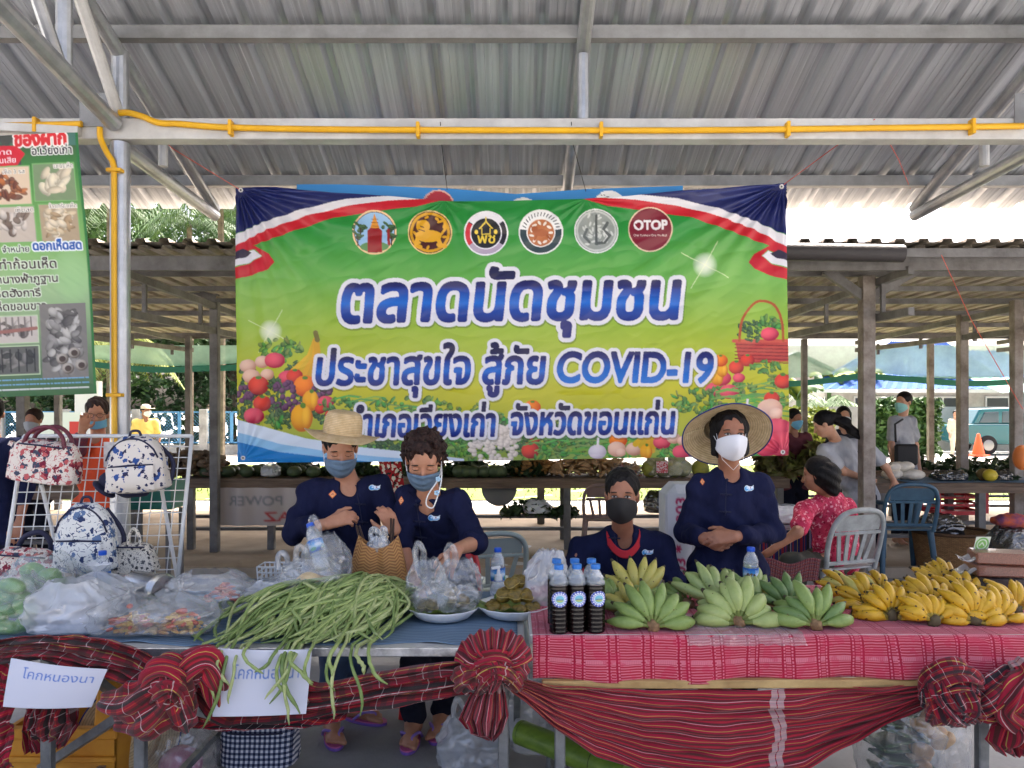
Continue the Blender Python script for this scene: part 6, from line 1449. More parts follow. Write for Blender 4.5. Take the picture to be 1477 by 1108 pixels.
def wb(u, v):
    a = 2 * pi * u; w = .124 * (1 - .34 * v ** 2.2) * (min(1, v * 9 + .55)); d = .07 * (1 - .5 * v ** 1.3)
    ca, sa = cos(a), sin(a); sp = 1 + .25 * (1 - abs(ca)) * 0
    zt = .205 + .02 * abs(ca) ** 2 - .0 + .03 * (cos(2 * a) * .5 + .5) * v
    return cb + Vector((w * ca, d * sa * (1 - .3 * (sa < 0) * math.exp(-(ca / .22) ** 2) * (.3 + v)), zt * v))
g = MB(); g.grid(wb, 96, 30, lambda u, v: (u, v * .6)); obj('reed_body', g, wv, t, True, solid=.004)
hm_ = mat('brown_handle', S(62, 44, 34), .6)
for dx, sg in ((-.055, -1), (.055, 1)):
    for dy in (-.02, .02):
        g = MB(); a = cb + Vector((dx, dy, .2)); hnd = P(516, 762, 3.33) if sg < 0 else P(566, 752, 3.36); g.tube(smooth_path([a, a.lerp(hnd, .5) + Vector((0, dy, .0)), hnd + Vector((dy * .3, 0, .01))]), .005, 8); obj('handle', g, hm_, t, True)
bag('inner_bag', 'clear bag sticking out of the woven reed bag', cb + Vector((0, 0, .13)), .085, .045, .12, film('inner_film', (.75, .78, .8), clear=.72), 95, 'round', 2, 'clear bags on the plate', crumple=.25)
# ================================================================ PEOPLE
SKIN = mat('skin_tan', S(190, 138, 108), .46, vscale=14, color2=S(172, 118, 90), bump=.06, bscale=220, sss=.08, spec=.35, vlo=.3, vhi=.7)
SKIN2 = mat('skin_brown', S(168, 118, 90), .46, vscale=14, color2=S(148, 98, 74), bump=.06, bscale=220, sss=.06, spec=.35, vlo=.3, vhi=.7)
SKIN3 = mat('skin_light', S(204, 156, 128), .5, vscale=14, color2=S(188, 138, 110), sss=.08, spec=.35)
NAVY_F = mat('navy_cotton', S(33, 37, 66), .95, vscale=5, color2=S(25, 28, 52), bump=.9, bscale=16, stretch=(1.6, 1, .7), spec=.1)
DARK_F = mat('dark_trouser', S(30, 32, 46), .9, vscale=6, color2=S(22, 23, 34), bump=.2, bscale=300, spec=.2)
HAIRB = mat('black_hair', S(20, 17, 17), .55, vscale=60, stretch=(1, 1, .15), color2=S(10, 9, 9), bump=.5, bscale=160, spec=.2)
HAIRR = mat('brown_hair', S(54, 34, 28), .55, vscale=50, color2=S(26, 17, 15), bump=.5, bscale=140, spec=.2)
MASKB = mat('blue_mask', S(106, 130, 152), .8, vscale=30, color2=S(94, 116, 138), bump=.15, bscale=300); MASKK = mat('black_mask', S(30, 30, 30), .8, bump=.2, bscale=400); MASKW = mat('white_mask', S(226, 228, 232), .8, bump=.1, bscale=300); MASKL = mat('light_blue_mask', S(112, 176, 206), .8); MASKG = mat('green_mask', S(140, 196, 190), .8); MASKY = mat('grey_mask', S(160, 164, 168), .8)
eye_w = mat('eye_white', S(206, 200, 192), .25); iris_m = mat('eye_iris', S(34, 22, 18), .15); brow_m = mat('eyebrow', S(48, 34, 28), .9)
strap_w = mat('mask_loop', S(226, 226, 226), .7)
def frame(f, u=(0, 0, 1)):
    f = Vector(f).normalized(); x = f.cross(Vector(u)).normalized(); u = x.cross(f).normalized()
    return Matrix((x, f, u)).transposed()       # columns right, forward, up
def hand_prims(w, d, n, th, curl=.5, sc=1., spread=.1, fc=None):
    """w wrist, d finger direction, n back of hand normal, th thumb side"""
    w = Vector(w); d = Vector(d).normalized(); n = Vector(n); n = (n - d * n.dot(d)).normalized(); s_ = d.cross(n); s_ = s_ if s_.dot(Vector(th)) > 0 else -s_
    P_ = []; off = (.027, .0092, -.0085, -.025); kn = (.082, .087, .083, .074); ln = (.066, .074, .068, .053)
    for i in range(4):
        k_ = w + d * kn[i] * sc + s_ * off[i] * sc; P_.append(('c', w + d * .006 * sc + s_ * off[i] * .55 * sc, k_, .0155 * sc, .0122 * sc, .012))
        dd = (d + s_ * spread * (1.2 - .8 * i)).normalized(); c_ = curl if fc is None else fc[i]; p = k_; rot = 0; r = .0088 * sc
        for q, (fr, bd) in enumerate(((.45, .55), (.31, .9), (.24, .6))):
            rot += c_ * bd; v = dd * cos(rot) - n * sin(rot); e = p + v * ln[i] * fr * sc; P_.append(('c', p, e, r, r * .9, .005)); p = e; r *= .9
    b = w + d * .026 * sc + s_ * .022 * sc; t1 = b + (d * .55 + s_ * .75 - n * .25).normalized() * .038 * sc; t2 = t1 + (d * .8 + s_ * .35 - n * .35).normalized() * .032 * sc; t3 = t2 + (d * .9 + s_ * .1 - n * .4).normalized() * .022 * sc
    P_ += [('c', w + d * .012 + s_ * .01, b, .016 * sc, .0145 * sc, .012), ('c', b, t1, .0135 * sc, .011 * sc, .006), ('c', t1, t2, .0105 * sc, .0095 * sc, .005), ('c', t2, t3, .0093 * sc, .0072 * sc, .005)]
    return P_
def foot_prims(ank, toe, side):
    a = Vector(ank); t = Vector(toe); d = (t - a); d.z = 0; d.normalize(); s_ = Vector((d.y, -d.x, 0)) * side
    hl = a - d * .035; hl.z = .05; P_ = [('c', a, hl, .034, .031, .02), ('c', hl, a + d * .13 + Vector((0, 0, .036 - a.z)), .03, .026, .03), ('c', a, a + d * .11 + Vector((0, 0, .05 - a.z)), .033, .026, .03)]
    for i in range(5):
        o = (i - 2) * .0155; b = a + d * (.125 - .008 * abs(i - 1)) + s_ * o; b.z = .038; e = a + d * (.182 - .011 * i) + s_ * o * 1.12; e.z = .033
        P_.append(('c', b, e, .0125 if i else .0145, .0095 if i else .0125, .006))
    return P_, d, s_
def E_(c, r, R, k=.02): return ('e', tuple(c), r, R, k)
def head_prims(c, R, age=0.):
    q = lambda x, y, z: c + R @ Vector((x, y, z)); pr = [E_(q(0, -.012, .03), (.073, .09, .082), R), E_(q(0, .018, -.035), (.059, .067, .078), R), E_(q(0, .034, -.083), (.038, .04, .028), R, .025),
        ('c', q(0, .080, .0), q(0, .101, -.036), .0075, .0125, .012), ('c', q(-.036, .066, .021), q(.036, .066, .021), .014, .014, .015), E_(q(0, .083, -.066), (.022, .012, .009), R, .008)]
    for s_ in (-1, 1):
        pr += [E_(q(.035 * s_, .05, -.03), (.026, .026, .026), R), E_(q(.011 * s_, .09, -.04), (.009, .009, .008), R, .006), E_(q(.073 * s_, -.008, -.008), (.011, .02, .031), R, .008),
               ('x', tuple(q(.031 * s_, .098, .0)), (.017, .017, .010), R, .012)]
    return pr
def person(label, J, f, up=(0, 0, 1), skin=SKIN, shirt=NAVY_F, pants=DARK_F, h=.0048, hands={}, sleeve=.55, hair=None, hairm=HAIRB, mask=None, eyes='open', group=None, hem=.12, neckline=True, width=1., feet=None, wr=.0048, hc=True, sk=1., name_shirt='shirt', msk=0, longsleeve=False, base=None):
    V_ = {k: Vector(v) for k, v in J.items()}; pel, nk, hd = V_['pel'], V_['neck'], V_['head']
    base = base or Vector((pel.x, pel.y, 0)); t = thing('person', label, 'person', base, group)
    R = frame(f, up); upv = (nk - pel).normalized(); lat = (V_['sB'] - V_['sA']); lat = (lat - upv * lat.dot(upv)).normalized(); fw = upv.cross(lat); fw = fw if fw.dot(Vector((0, -1, 0))) > -2 else fw
    if fw.dot(Vector(f)) < 0 and abs(fw.dot(Vector(f))) > .3: fw = -fw
    for a in 'AB': V_['s' + a] = V_['s' + a].lerp(nk, .1) - upv * .012
    TM = Matrix((lat, fw, upv)).transposed(); L = (nk - pel).length; at = lambda s_: pel.lerp(nk, s_)
    w = width
    def torso(g, extra=0):
        return [E_(at(.66), (.134 * w + g, .086 + g, .18 * L / .5 + g), TM, .05), E_(at(.40), (.136 * w + g, .092 + g, .16 + g), TM, .05), E_(at(.06), (.148 * w + g, .10 + g, .12 + g), TM, .05),
                ('c', nk - upv * .055, V_['sA'], .05 + g, .042 + g, .03), ('c', nk - upv * .055, V_['sB'], .05 + g, .042 + g, .03)]
    body = head_prims(hd, R) + torso(-.008)
    cb = hd + R @ Vector((0, -.02, -.07)); body += [('c', nk - upv * .03, cb, .052, .05, .03)]
    cl = torso(.014)
    for a in 'AB':
        s_, e, wst = V_['s' + a], V_['e' + a], V_['w' + a]
        body += [('c', s_, e, .043, .036, .03), ('c', e, wst, .037, .0245, .02)]
        if a in hands: body += hand_prims(wst, **hands[a])
        else:
            dv = (wst - e).normalized(); body += hand_prims(wst, dv, dv.cross(Vector((1, .3, 0))).normalized() * (1), (1 if a == 'A' else -1, -.5, 0), curl=.35)
        cl += [('c', s_, e, .050, .050, .04)]
        if sleeve > 0: q = e.lerp(wst, sleeve); cl += [('c', e, q, .049, .049 if not longsleeve else .034, .03)]
        else: cl[-1] = ('c', s_, s_.lerp(e, 1 + sleeve), .058, .062, .05)
        if 'k' + a in V_:
            hp = pel + lat * (.085 * w * (-1 if a == 'A' else 1)) - upv * .03; body += [('c', hp, V_['k' + a], .075, .05, .04), ('c', V_['k' + a], V_['a' + a], .05, .032, .03)]
            if feet and a in feet: body += foot_prims(V_['a' + a], feet[a], 1 if a == 'A' else -1)[0]
    if neckline:
        cf = nk + fw * .085 - upv * .012; cl += [('x', tuple(cf), (.05, .06, .05), TM, .01), ('x', tuple(nk + upv * .05), (.068, .07, .062), TM, .012)]
    hemz = pel - upv * hem
    cl += [('c', pel - lat * .09 * w, hemz - lat * .10 * w, .105, .10, .05), ('c', pel + lat * .09 * w, hemz + lat * .10 * w, .105, .10, .05)]
    obj('body', sdf_mesh('body', body, h, .02), skin, t)
    sd = random.Random(label).randint(0, 99)
    wrk = lambda x, y, z: wr * .9 - wr * 2.2 * np.abs(np.sin(16 * z + 9 * x + 5 * fbm(x * 5, y * 5, z * 4, sd + 1))) ** .5 * (.5 + .5 * np.sin(7 * x + 5 * z + sd)) + wr * 1.1 * np.sin(38 * z + 14 * x + 9 * y + 3 * np.sin(17 * x + sd) + 2 * np.sin(11 * z)) * (.5 + .5 * np.sin(9 * x + 7 * z + sd)) + wr * np.sin(60 * x + 22 * z + 2.4 * np.sin(20 * z + sd)) * .7 + wr * 1.2 * fbm(x * 14, y * 14, z * 9, sd)
    so = obj(name_shirt, sdf_mesh('shirt', cl, h * 1.15, .03, wrk, 1), shirt, t)
    if 'kA' in V_:
        pr = [E_(pel - upv * .03, (.158 * w, .112, .13), TM, .05)]
        for a in 'AB':
            hp = pel + lat * (.085 * w * (-1 if a == 'A' else 1)) - upv * .03; pr += [('c', hp, V_['k' + a], .092, .07, .05), ('c', V_['k' + a], V_['k' + a].lerp(V_['a' + a], .86), .07, .055, .03)]
        obj('trousers', sdf_mesh('trousers', pr, h * 1.5, .03, wrk, 1), pants, t)
    q = lambda x, y, z: hd + R @ Vector((x, y, z))
    if eyes and h < .008:
        for s_ in (-1, 1):
            if eyes == 'open':
                g = MB(); g.ell(q(.031 * s_, .0775, .0), (.0135, .008, .0058), R, 16, 10); eo = obj('eye', g, eye_w, t, True)
                g = MB(); g.ell(q(.031 * s_, .0838, .0), (.0052, .0022, .0052), R, 12, 8); io = obj('iris', g, iris_m, None, True); io.parent = eo
                g = MB(); g.tube([q((.031 + .016 * k) * s_, .0835 - .005 * abs(k) ** 2, .0048 - .004 * k * k) for k in (-1, -.5, 0, .5, 1)], [.0016, .0028, .003, .0028, .0016], 6); obj('eyelid', g, iris_m if skin is not SKIN2 else brow_m, t, True)
            else:
                g = MB(); g.ell(q(.031 * s_, .0765, .0), (.0145, .0085, .0085), R, 16, 10); obj('eyelid', g, skin, t, True)
                g = MB(); g.tube([q((.031 + .015 * k) * s_, .0838 - .006 * k * k, -.005 + .002 * k * k) for k in (-1, -.5, 0, .5, 1)], [.0008, .0016, .0018, .0016, .0008], 6); obj('eyelash', g, iris_m, t, True)
            g = MB(); g.tube([q((.031 + .021 * k) * s_, .0835 - .008 * k * k + .002 * k, .0205 - .004 * k * k) for k in (-1, -.5, 0, .5, 1)], [.0012, .0026, .003, .0024, .0008], 6); obj('eyebrow', g, brow_m, t, True)
    if mask:
        mm, kn = mask; g = MB()
        def mf(u, v):
            a = (u - .5) * 2; th = a * 1.3; ed = abs(a) ** 1.6
            zt = .0 - .030 * ed - (.006 if not kn else 0); zb = -.128 + .055 * ed
            z = zt + (zb - zt) * v; x = .073 * sin(th) / .963
            y = .016 + .098 * cos(th) * (1 - .10 * v * v) - .034 * v ** 2.4 * (1 - .5 * ed) + .010 * math.exp(-(a / .22) ** 2) * (1 - v) + (.018 * math.exp(-(a / .35) ** 2) * sin(pi * min(1, v * 1.05)) if kn else .0025 * sin(v * 19) * (1 - ed))
            return q(x, y, z)
        g.grid(mf, 40, 24); obj('face_mask', g, mm, t, True, solid=.0016)
        if h < .008:
            for s_ in (-1, 1):
                e_ = q(.079 * s_, -.02, .012); e2 = q(.078 * s_, -.022, -.03); g = MB(); g.tube(smooth_path([mf(.5 + .5 * s_, .1), e_.lerp(mf(.5 + .5 * s_, .1), .5) + R @ Vector((.004 * s_, 0, .004)), e_, q(.082 * s_, -.03, -.008), e2, mf(.5 + .5 * s_, .9)], 5), .0013, 6); obj('ear_loop', g, strap_w if kn != 2 else mm, t, True)
    if hair:
        hp = []; r_ = random.Random(3)
        cap = [E_(q(0, -.022, .038), (.084, .096, .090), R, .02), ('x', tuple(q(0, .112, -.014)), (.064, .088, .08), R, .012)]
        if hair == 'bob': hp = cap + [('c', q(.07 * s_, -.002, .03), q(.074 * s_, .008, -.095), .022, .017, .02) for s_ in (-1, 1)] + [('c', q(0, -.06, .02), q(0, -.055, -.09), .062, .056, .03)]
        elif hair == 'back': hp = [E_(q(0, -.022, .04), (.083, .095, .09), R, .02), ('x', tuple(q(0, .122, -.022)), (.066, .098, .088), R, .02), ('c', q(0, -.1, .01), q(0, -.12, -.01), .03, .026, .02)]
        elif hair == 'short': hp = cap
        elif hair == 'long': hp = cap + [('c', q(0, -.06, .03), q(0, -.085, -.12), .064, .05, .03), ('c', q(0, -.085, -.1), q(0, -.10, -.2), .045, .02, .03)]
        elif hair == 'pony': hp = cap + [('c', q(0, -.09, .04), q(0, -.14, .02), .035, .035, .03)]
        elif hair == 'curly':
            hp = [E_(q(0, -.022, .038), (.084, .094, .088), R, .02), ('x', tuple(q(0, .115, -.035)), (.056, .09, .072), R, .012)]
            for i in range(430):
                a = r_.uniform(0, 2 * pi); zz = r_.uniform(-.95, 1); rr = math.sqrt(1 - zz * zz); d = Vector((rr * cos(a), rr * sin(a), zz))
                if d.y > .25 and d.z < .45 + .1 * r_.random(): continue
                if d.z < -.85 or (d.z < -.2 and d.y > .12): continue
                c_ = Vector((d.x * .088, -.02 + d.y * .098, .034 + d.z * .09 - (.02 if d.z < 0 else 0))); e = c_ + Vector((r_.uniform(-.022, .022), r_.uniform(-.022, .022), r_.uniform(-.03, .008))); hp.append(('c', q(*c_), q(*e), r_.uniform(.008, .013), r_.uniform(.004, .007), .004))
        hdsp = (lambda x, y, z: .0025 * np.sin(150 * x + 60 * z + 3 * np.sin(40 * y)) + .002 * np.sin(170 * y + 50 * z)) if h < .008 else None
        obj('hair', sdf_mesh('hair', hp, min(h, .0055) if h < .008 else h * .8, .02, hdsp, 1), hairm, t)
    return t, R, so, (nk, fw, upv, lat)
def patch(parent, so, px, py, w, hh, cvs, nm, n=26):
    me = so.data; off = so.location + parent.location; bv = BVHTree.FromPolygons([v.co + off for v in me.vertices], [tuple(p.vertices) for p in me.polygons])
    o = Vector((0, 0, HC)); d = (P(px, py, 1) - o).normalized(); hit, nrm, _, _ = bv.ray_cast(o, d)
    if hit is None: return
    nrm = Vector((nrm.x, nrm.y, nrm.z)); nrm = nrm if nrm.y < 0 else -nrm; nrm = (nrm + Vector((0, -1, 0))).normalized(); tx = Vector((0, 0, 1)).cross(nrm).normalized(); tx = tx if tx.x > 0 else -tx; ty = Vector((0, 0, 1))
    X = np.zeros((n + 1, n + 1, 3))
    for j in range(n + 1):
        for i in range(n + 1):
            p = hit + tx * w * (i / n - .5) + ty * hh * (.5 - j / n) + nrm * .06; q, _, _, _ = bv.ray_cast(p, -nrm, .14); X[j, i] = tuple((q or p - nrm * .06) + nrm * .003)
    sm = cvs.sample(n, n); me = print_mesh(nm, X, sm); import bmesh; kb = (np.abs(sm - cvs.a[0, 0]).max(-1) < .03).ravel(); bm = bmesh.new(); bm.from_mesh(me); bm.verts.ensure_lookup_table(); bmesh.ops.delete(bm, geom=[v for v, k in zip(bm.verts, kb) if k], context='VERTS'); bm.to_mesh(me); bm.free()
    obj(nm, me, vcmat('sticker'), parent)
def badge_cv():
    c = Cv(-30, -18, 30, 18, 3, S(30, 36, 74)); c.ell(-13, 1, 15, 13, S(225, 236, 244)); c.poly([(-12, -11), (8, -6), (20, -8), (27, -13), (25, 6), (14, 12), (-10, 13)], S(225, 236, 244)); c.ell(-15, 2, 11, 10, S(60, 150, 210)); c.ell(-11, -1, 5, 4, S(200, 226, 240)); c.line([(-16, 8), (-2, 9), (10, 8), (22, 4)], 4, S(90, 170, 220)); c.ell(8, -1, 3.4, 3, S(150, 80, 110)); c.line([(2, 4), (16, 4)], 1.4, S(90, 90, 140)); return c
def pin_cv():
    c = Cv(-10, -10, 10, 10, 4, S(30, 36, 74)); c.poly([(0, -9), (9, 0), (0, 9), (-9, 0)], S(220, 120, 60)); c.poly([(0, -6), (6, 0), (0, 6), (-6, 0)], S(240, 180, 120)); c.line([(-3, 1), (3, 1)], 1.6, S(170, 60, 50)); c.line([(-2, -2), (2, -2)], 1.4, S(170, 60, 50)); return c
def frogs(parent, so, pts, m=NAVY_F):
    me = so.data; off = so.location + parent.location; bv = BVHTree.FromPolygons([v.co + off for v in me.vertices], [tuple(p.vertices) for p in me.polygons]); o = Vector((0, 0, HC))
    for px, py in pts:
        hit, nrm, _, _ = bv.ray_cast(o, (P(px, py, 1) - o).normalized())
        if hit is None: continue
        g = MB(); g.tube([hit + Vector((-.028, -.002, .002)), hit + Vector((-.01, -.006, 0)), hit + Vector((.01, -.006, 0)), hit + Vector((.028, -.002, -.002))], .0035, 6); g.ell(hit + Vector((0, -.007, 0)), (.007, .005, .007), n=10, m=6); obj('frog_button', g, mat('navy_knot', S(20, 24, 52), .8), parent, True)
    pr = []
    for k in range(13):
        px = pts[0][0] + (pts[-1][0] - pts[0][0]) * k / 12; py = pts[0][1] - 6 + (pts[-1][1] + 12 - pts[0][1]) * k / 12; hit, _, _, _ = bv.ray_cast(o, (P(px, py, 1) - o).normalized())
        if hit is not None: pr.append(hit + Vector((0, -.0005, 0)))
    if len(pr) > 2: g = MB(); g.tube(pr, .0022, 5); obj('placket', g, mat('navy_knot'), parent, True)
def straw_mat(nm, c, c2, rings):
    if nm in MATS: return MATS[nm]
    m = mat(nm, c, .75, vscale=30, color2=c2); t = m.node_tree; u, v, uv = uvsep(t)
    s_ = math_n(t, 'SINE', math_n(t, 'MULTIPLY', v, rings * 6.283)); s2 = math_n(t, 'SINE', math_n(t, 'MULTIPLY', u, 900.))
    hgt = math_n(t, 'ADD', math_n(t, 'MULTIPLY', s_, .7), math_n(t, 'MULTIPLY', s2, .3)); b = t.nodes.new('ShaderNodeBump'); b.inputs['Strength'].default_value = .35; b.inputs['Distance'].default_value = .004
    t.links.new(hgt, b.inputs['Height']); t.links.new(b.outputs[0], t.nodes['Principled BSDF'].inputs['Normal'])
    old = t.nodes['Principled BSDF'].inputs['Base Color'].links[0].from_socket; k = math_n(t, 'LESS_THAN', s_, -.6); t.links.new(mixc(t, math_n(t, 'MULTIPLY', k, .5), old, tuple(x * .5 for x in c2)), t.nodes['Principled BSDF'].inputs['Base Color']); return m
def hat(parent, c, R, crown_r, crown_h, brim_r, m, rim=None, dome=True, droop=.0, oval=1.12, curl=None):
    g = MB()
    prof = [(.001, crown_h), (crown_r * .55, crown_h * .985), (crown_r * .82, crown_h * .9), (crown_r * .93, crown_h * .7), (crown_r * .98, crown_h * .35), (crown_r, .0)]
    n = 6
    for i in range(1, n + 1): s_ = i / n; prof.append((crown_r + (brim_r - crown_r) * s_, -droop * s_ ** 1.5))
    k = len(prof); dist = [0]
    for i in range(1, k): dist.append(dist[-1] + math.hypot(prof[i][0] - prof[i - 1][0], prof[i][1] - prof[i - 1][1]))
    def fn(u, v):
        q = v * dist[-1]; r = float(np.interp(q, dist, [p[0] for p in prof])); z = float(np.interp(q, dist, [p[1] for p in prof])); a = 2 * pi * u
        bb = max(0, (r - crown_r) / max(1e-6, brim_r - crown_r)); z += (curl(a) * bb * bb if curl else 0) + .004 * sin(a * 5) * bb
        ov = 1 + (oval - 1) * (1 - bb * .6)
        return c + R @ Vector((r * cos(a), r * sin(a) * ov, z))
    g.grid(fn, 96, 60, lambda u, v: (u, v)); o = obj('straw_hat', g, m, parent, True, solid=.003)
    if rim:
        g = MB(); g.tube([fn(i / 64, 1) for i in range(65)], .0035, 6, False); r_ = obj('rim_binding', g, rim, None, True); r_.parent = o
    return o
straw1 = straw_mat('straw_tan', S(226, 200, 154), S(206, 174, 124), 34); straw2 = straw_mat('straw_pale', S(224, 204, 162), S(196, 172, 128), 26); rimb = mat('blue_rim', S(30, 44, 110), .7)
# ---- woman with the tan hat, left
J = dict(pel=P(492, 822, 3.70), neck=P(505, 694, 3.66), head=P(491, 645, 3.58), sA=P(444, 706, 3.66), eA=P(424, 766, 3.52), wA=P(474, 755, 3.36), sB=P(553, 698, 3.68), eB=P(574, 756, 3.60), wB=P(570, 766, 3.42),
         kA=P(480, 950, 3.62), kB=P(512, 950, 3.72), aA=Vector((P(478, 1043, 3.66).x, 3.66, .075)), aB=Vector((P(508, 1030, 3.82).x, 3.84, .075)))
fA = Vector((P(487, 1085, 3.48).x, 3.47, 0)); fB = Vector((P(552, 1035, 3.8).x, 3.78, 0))
wl, R, so, tb = person('woman in navy, tan straw hat and blue mask, holding the woven bag', J, (.26, -.86, -.42), skin=SKIN, mask=(MASKB, 0), eyes='down', hair='short', feet={'A': fA, 'B': fB},
    hands={'A': dict(d=(.95, -.1, .32), n=(-.15, -.75, .62), th=(0, -.3, 1), curl=.95, spread=.02), 'B': dict(d=(-.35, -.35, .85), n=(.5, -.8, 0), th=(-.6, -.5, .2), curl=.9, spread=.02)}, pants=mat('blue_jeans', S(52, 74, 108), .9, vscale=8, color2=S(38, 56, 86), bump=.2, bscale=300), width=1.12)
patch(wl, so, 541, 703, .062, .037, badge_cv(), 'badge'); patch(wl, so, 480, 713, .046, .046, pin_cv(), 'chest_pin'); frogs(wl, so, [(513, 701), (519, 727), (523, 753)])
Rh = frame((.2, -.95, -.06), (.13, 0, 1)); hat(wl, J['head'] + Rh @ Vector((0, -.005, .062)), Rh, .09, .11, .175, straw1, curl=lambda a: .018 * cos(2 * a), droop=.012)
flip = mat('purple_sole', S(120, 86, 168), .6); flip2 = mat('pink_sole_top', S(196, 96, 150), .6); thong = mat('lilac_thong', S(140, 110, 190), .45)
def flipflop(parent, ank, toe, side):
    _, d, s_ = foot_prims(ank, toe, side); a = Vector((ank.x, ank.y, 0)); g = MB(); L = .235
    out = []
    for i in range(40):
        u = 2 * pi * i / 40; y = cos(u); x = sin(u); out.append(a + d * (.07 + .122 * y) + s_ * (x * (.043 + .009 * y)))
    for z0, z1, m, nm in ((.003, .016, flip, 'flip_flop'), (.016, .022, flip2, 'footbed')):
        g = MB(); n = len(out); g.add([(p.x, p.y, z0) for p in out] + [(p.x, p.y, z1) for p in out], [tuple(range(n - 1, -1, -1)), tuple(range(n, 2 * n))] + [(i, (i + 1) % n, n + (i + 1) % n, n + i) for i in range(n)]); q = obj(nm, g, m, parent if nm == 'flip_flop' else None)
        if nm == 'flip_flop': root = q
        else: q.parent = root
    tp = a + d * .137 + s_ * -.012; tp.z = .05
    for sg in (-1, 1):
        e = a + d * .03 + s_ * .046 * sg; e.z = .024; m_ = a + d * .09 + s_ * .04 * sg; m_.z = .066; g = MB(); g.tube(smooth_path([e, m_, tp + Vector((0, 0, .008)), tp + Vector((0, 0, -.02))], 6), .007, 8); q = obj('thong_strap', g, thong, None, True); q.parent = root
flipflop(wl, J['aA'], fA, 1); flipflop(wl, J['aB'], fB, -1)
# ---- curly haired woman reaching over the plate
J = dict(pel=P(630, 832, 3.78), neck=P(620, 716, 3.52), head=P(611, 662, 3.40), sA=P(586, 716, 3.55), eA=P(578, 782, 3.46), wA=P(596, 838, 3.32), sB=P(664, 722, 3.50), eB=P(686, 783, 3.36), wB=P(659, 792, 3.14),
         kA=P(600, 960, 3.66), kB=P(642, 955, 3.74), aA=Vector((P(597, 1050, 3.64).x, 3.63, .075)), aB=Vector((P(637, 1040, 3.72).x, 3.73, .075)))
fA = Vector((P(585, 1095, 3.42).x, 3.42, 0)); fB = Vector((P(627, 1075, 3.55).x, 3.54, 0))
wc, R, so, tb = person('woman with curly brown hair and blue mask bending to reach into the plate of bags', J, (.06, -.86, -.5), mask=(MASKB, 0), eyes='down', hair='curly', hairm=HAIRR, feet={'A': fA, 'B': fB}, sleeve=.12, width=1.0,
    hands={'B': dict(d=(-.42, -.55, -.72), n=(-.2, -.75, .62), th=(-1, .1, 0), curl=.42, spread=.14)})
patch(wc, so, 626, 747, .062, .037, badge_cv(), 'badge'); patch(wc, so, 579, 722, .034, .046, pin_cv(), 'chest_pin'); frogs(wc, so, [(600, 728), (605, 752), (608, 775)])
lan = mat('pearl_lanyard', S(232, 232, 228), .4); g = MB(); tp = J['head'] + R @ Vector((-.078, .0, -.03)); bt = P(622, 733, 3.30)
g.tube(smooth_path([tp, P(637, 688, 3.31), P(634, 706, 3.29), P(627, 728, 3.30), bt, P(615, 728, 3.3), P(617, 715, 3.3), P(630, 695, 3.3), J['head'] + R @ Vector((-.074, .03, -.06))]), [.0026 * (1 + .3 * (i % 2)) for i in range(81)], 7); obj('mask_lanyard', g, lan, wc, True)
for (px, py) in ((632, 691), (630, 711)):
    g = MB()
    for k in range(5): a = k * 1.257; g.ell(P(px, py, 3.285) + Vector((.007 * cos(a), 0, .007 * sin(a))), (.0055, .003, .0055), n=8, m=6)
    obj('flower_bead', g, mat('pale_bead', S(170, 206, 226), .4), wc, True)
flipflop(wc, J['aA'], fA, 1); flipflop(wc, J['aB'], fB, -1)
# ---- seated woman
J = dict(pel=P(896, 880, 3.86), neck=P(898, 766, 3.70), head=P(897, 714, 3.60), sA=P(832, 788, 3.72), eA=P(810, 850, 3.62), wA=P(846, 882, 3.44), sB=P(960, 788, 3.72), eB=P(976, 852, 3.64), wB=P(944, 886, 3.46),
         kA=Vector((.40, 3.42, .47)), kB=Vector((.67, 3.42, .47)), aA=Vector((.42, 3.42, .08)), aB=Vector((.65, 3.42, .08)))
wsit, R, so, tb = person('seated woman in navy blouse over a red collar with black mask', J, (-.2, -1, .0), skin=SKIN2, mask=(MASKK, 2), eyes='open', hair='back', sleeve=.1, width=1.28)
nk, fw, upv, lat = tb
g = MB(); 
def col(u, v):
    a = (u - .5) * 4.6; r = .070 + .012 * v; p = nk + upv * (.012 - .035 * v - .06 * max(0, cos(a)) ** 2) + lat * (r * 1.12 * sin(a)) + fw * (r * 1.0 * cos(a) + .02 * max(0, cos(a)) + .012)
    return p
g.grid(col, 40, 6); obj('red_collar', g, mat('red_cotton', S(196, 40, 50), .85), wsit, True, solid=.003)
patch(wsit, so, 934, 796, .062, .04, badge_cv(), 'badge'); frogs(wsit, so, [(886, 776), (889, 796), (892, 818)])
# ---- hatted woman at right with clasped hands
J = dict(pel=P(1050, 828, 3.78), neck=P(1052, 676, 3.74), head=P(1052, 625, 3.66), sA=P(1003, 700, 3.76), eA=P(990, 768, 3.72), wA=P(1014, 776, 3.52), sB=P(1101, 700, 3.76), eB=P(1116, 768, 3.72), wB=P(1059, 774, 3.49),
         kA=P(1024, 950, 3.76), kB=P(1080, 950, 3.76), aA=Vector((.98, 3.8, .08)), aB=Vector((1.14, 3.8, .08)))
wr_, R, so, tb = person('woman in navy blouse, wide blue rimmed straw hat and white mask with hands clasped', J, (0, -1, -.02), skin=SKIN2, mask=(MASKW, 1), eyes='open', hair='bob', sleeve=.8, width=1.12, hem=.2,
    hands={'B': dict(d=(-1, -.08, -.06), n=(.0, -.8, .6), th=(0, -.2, 1), curl=.45, spread=.06), 'A': dict(d=(.93, -.02, -.36), n=(0, -.9, -.3), th=(0, -.3, 1), curl=.5, spread=.05)})
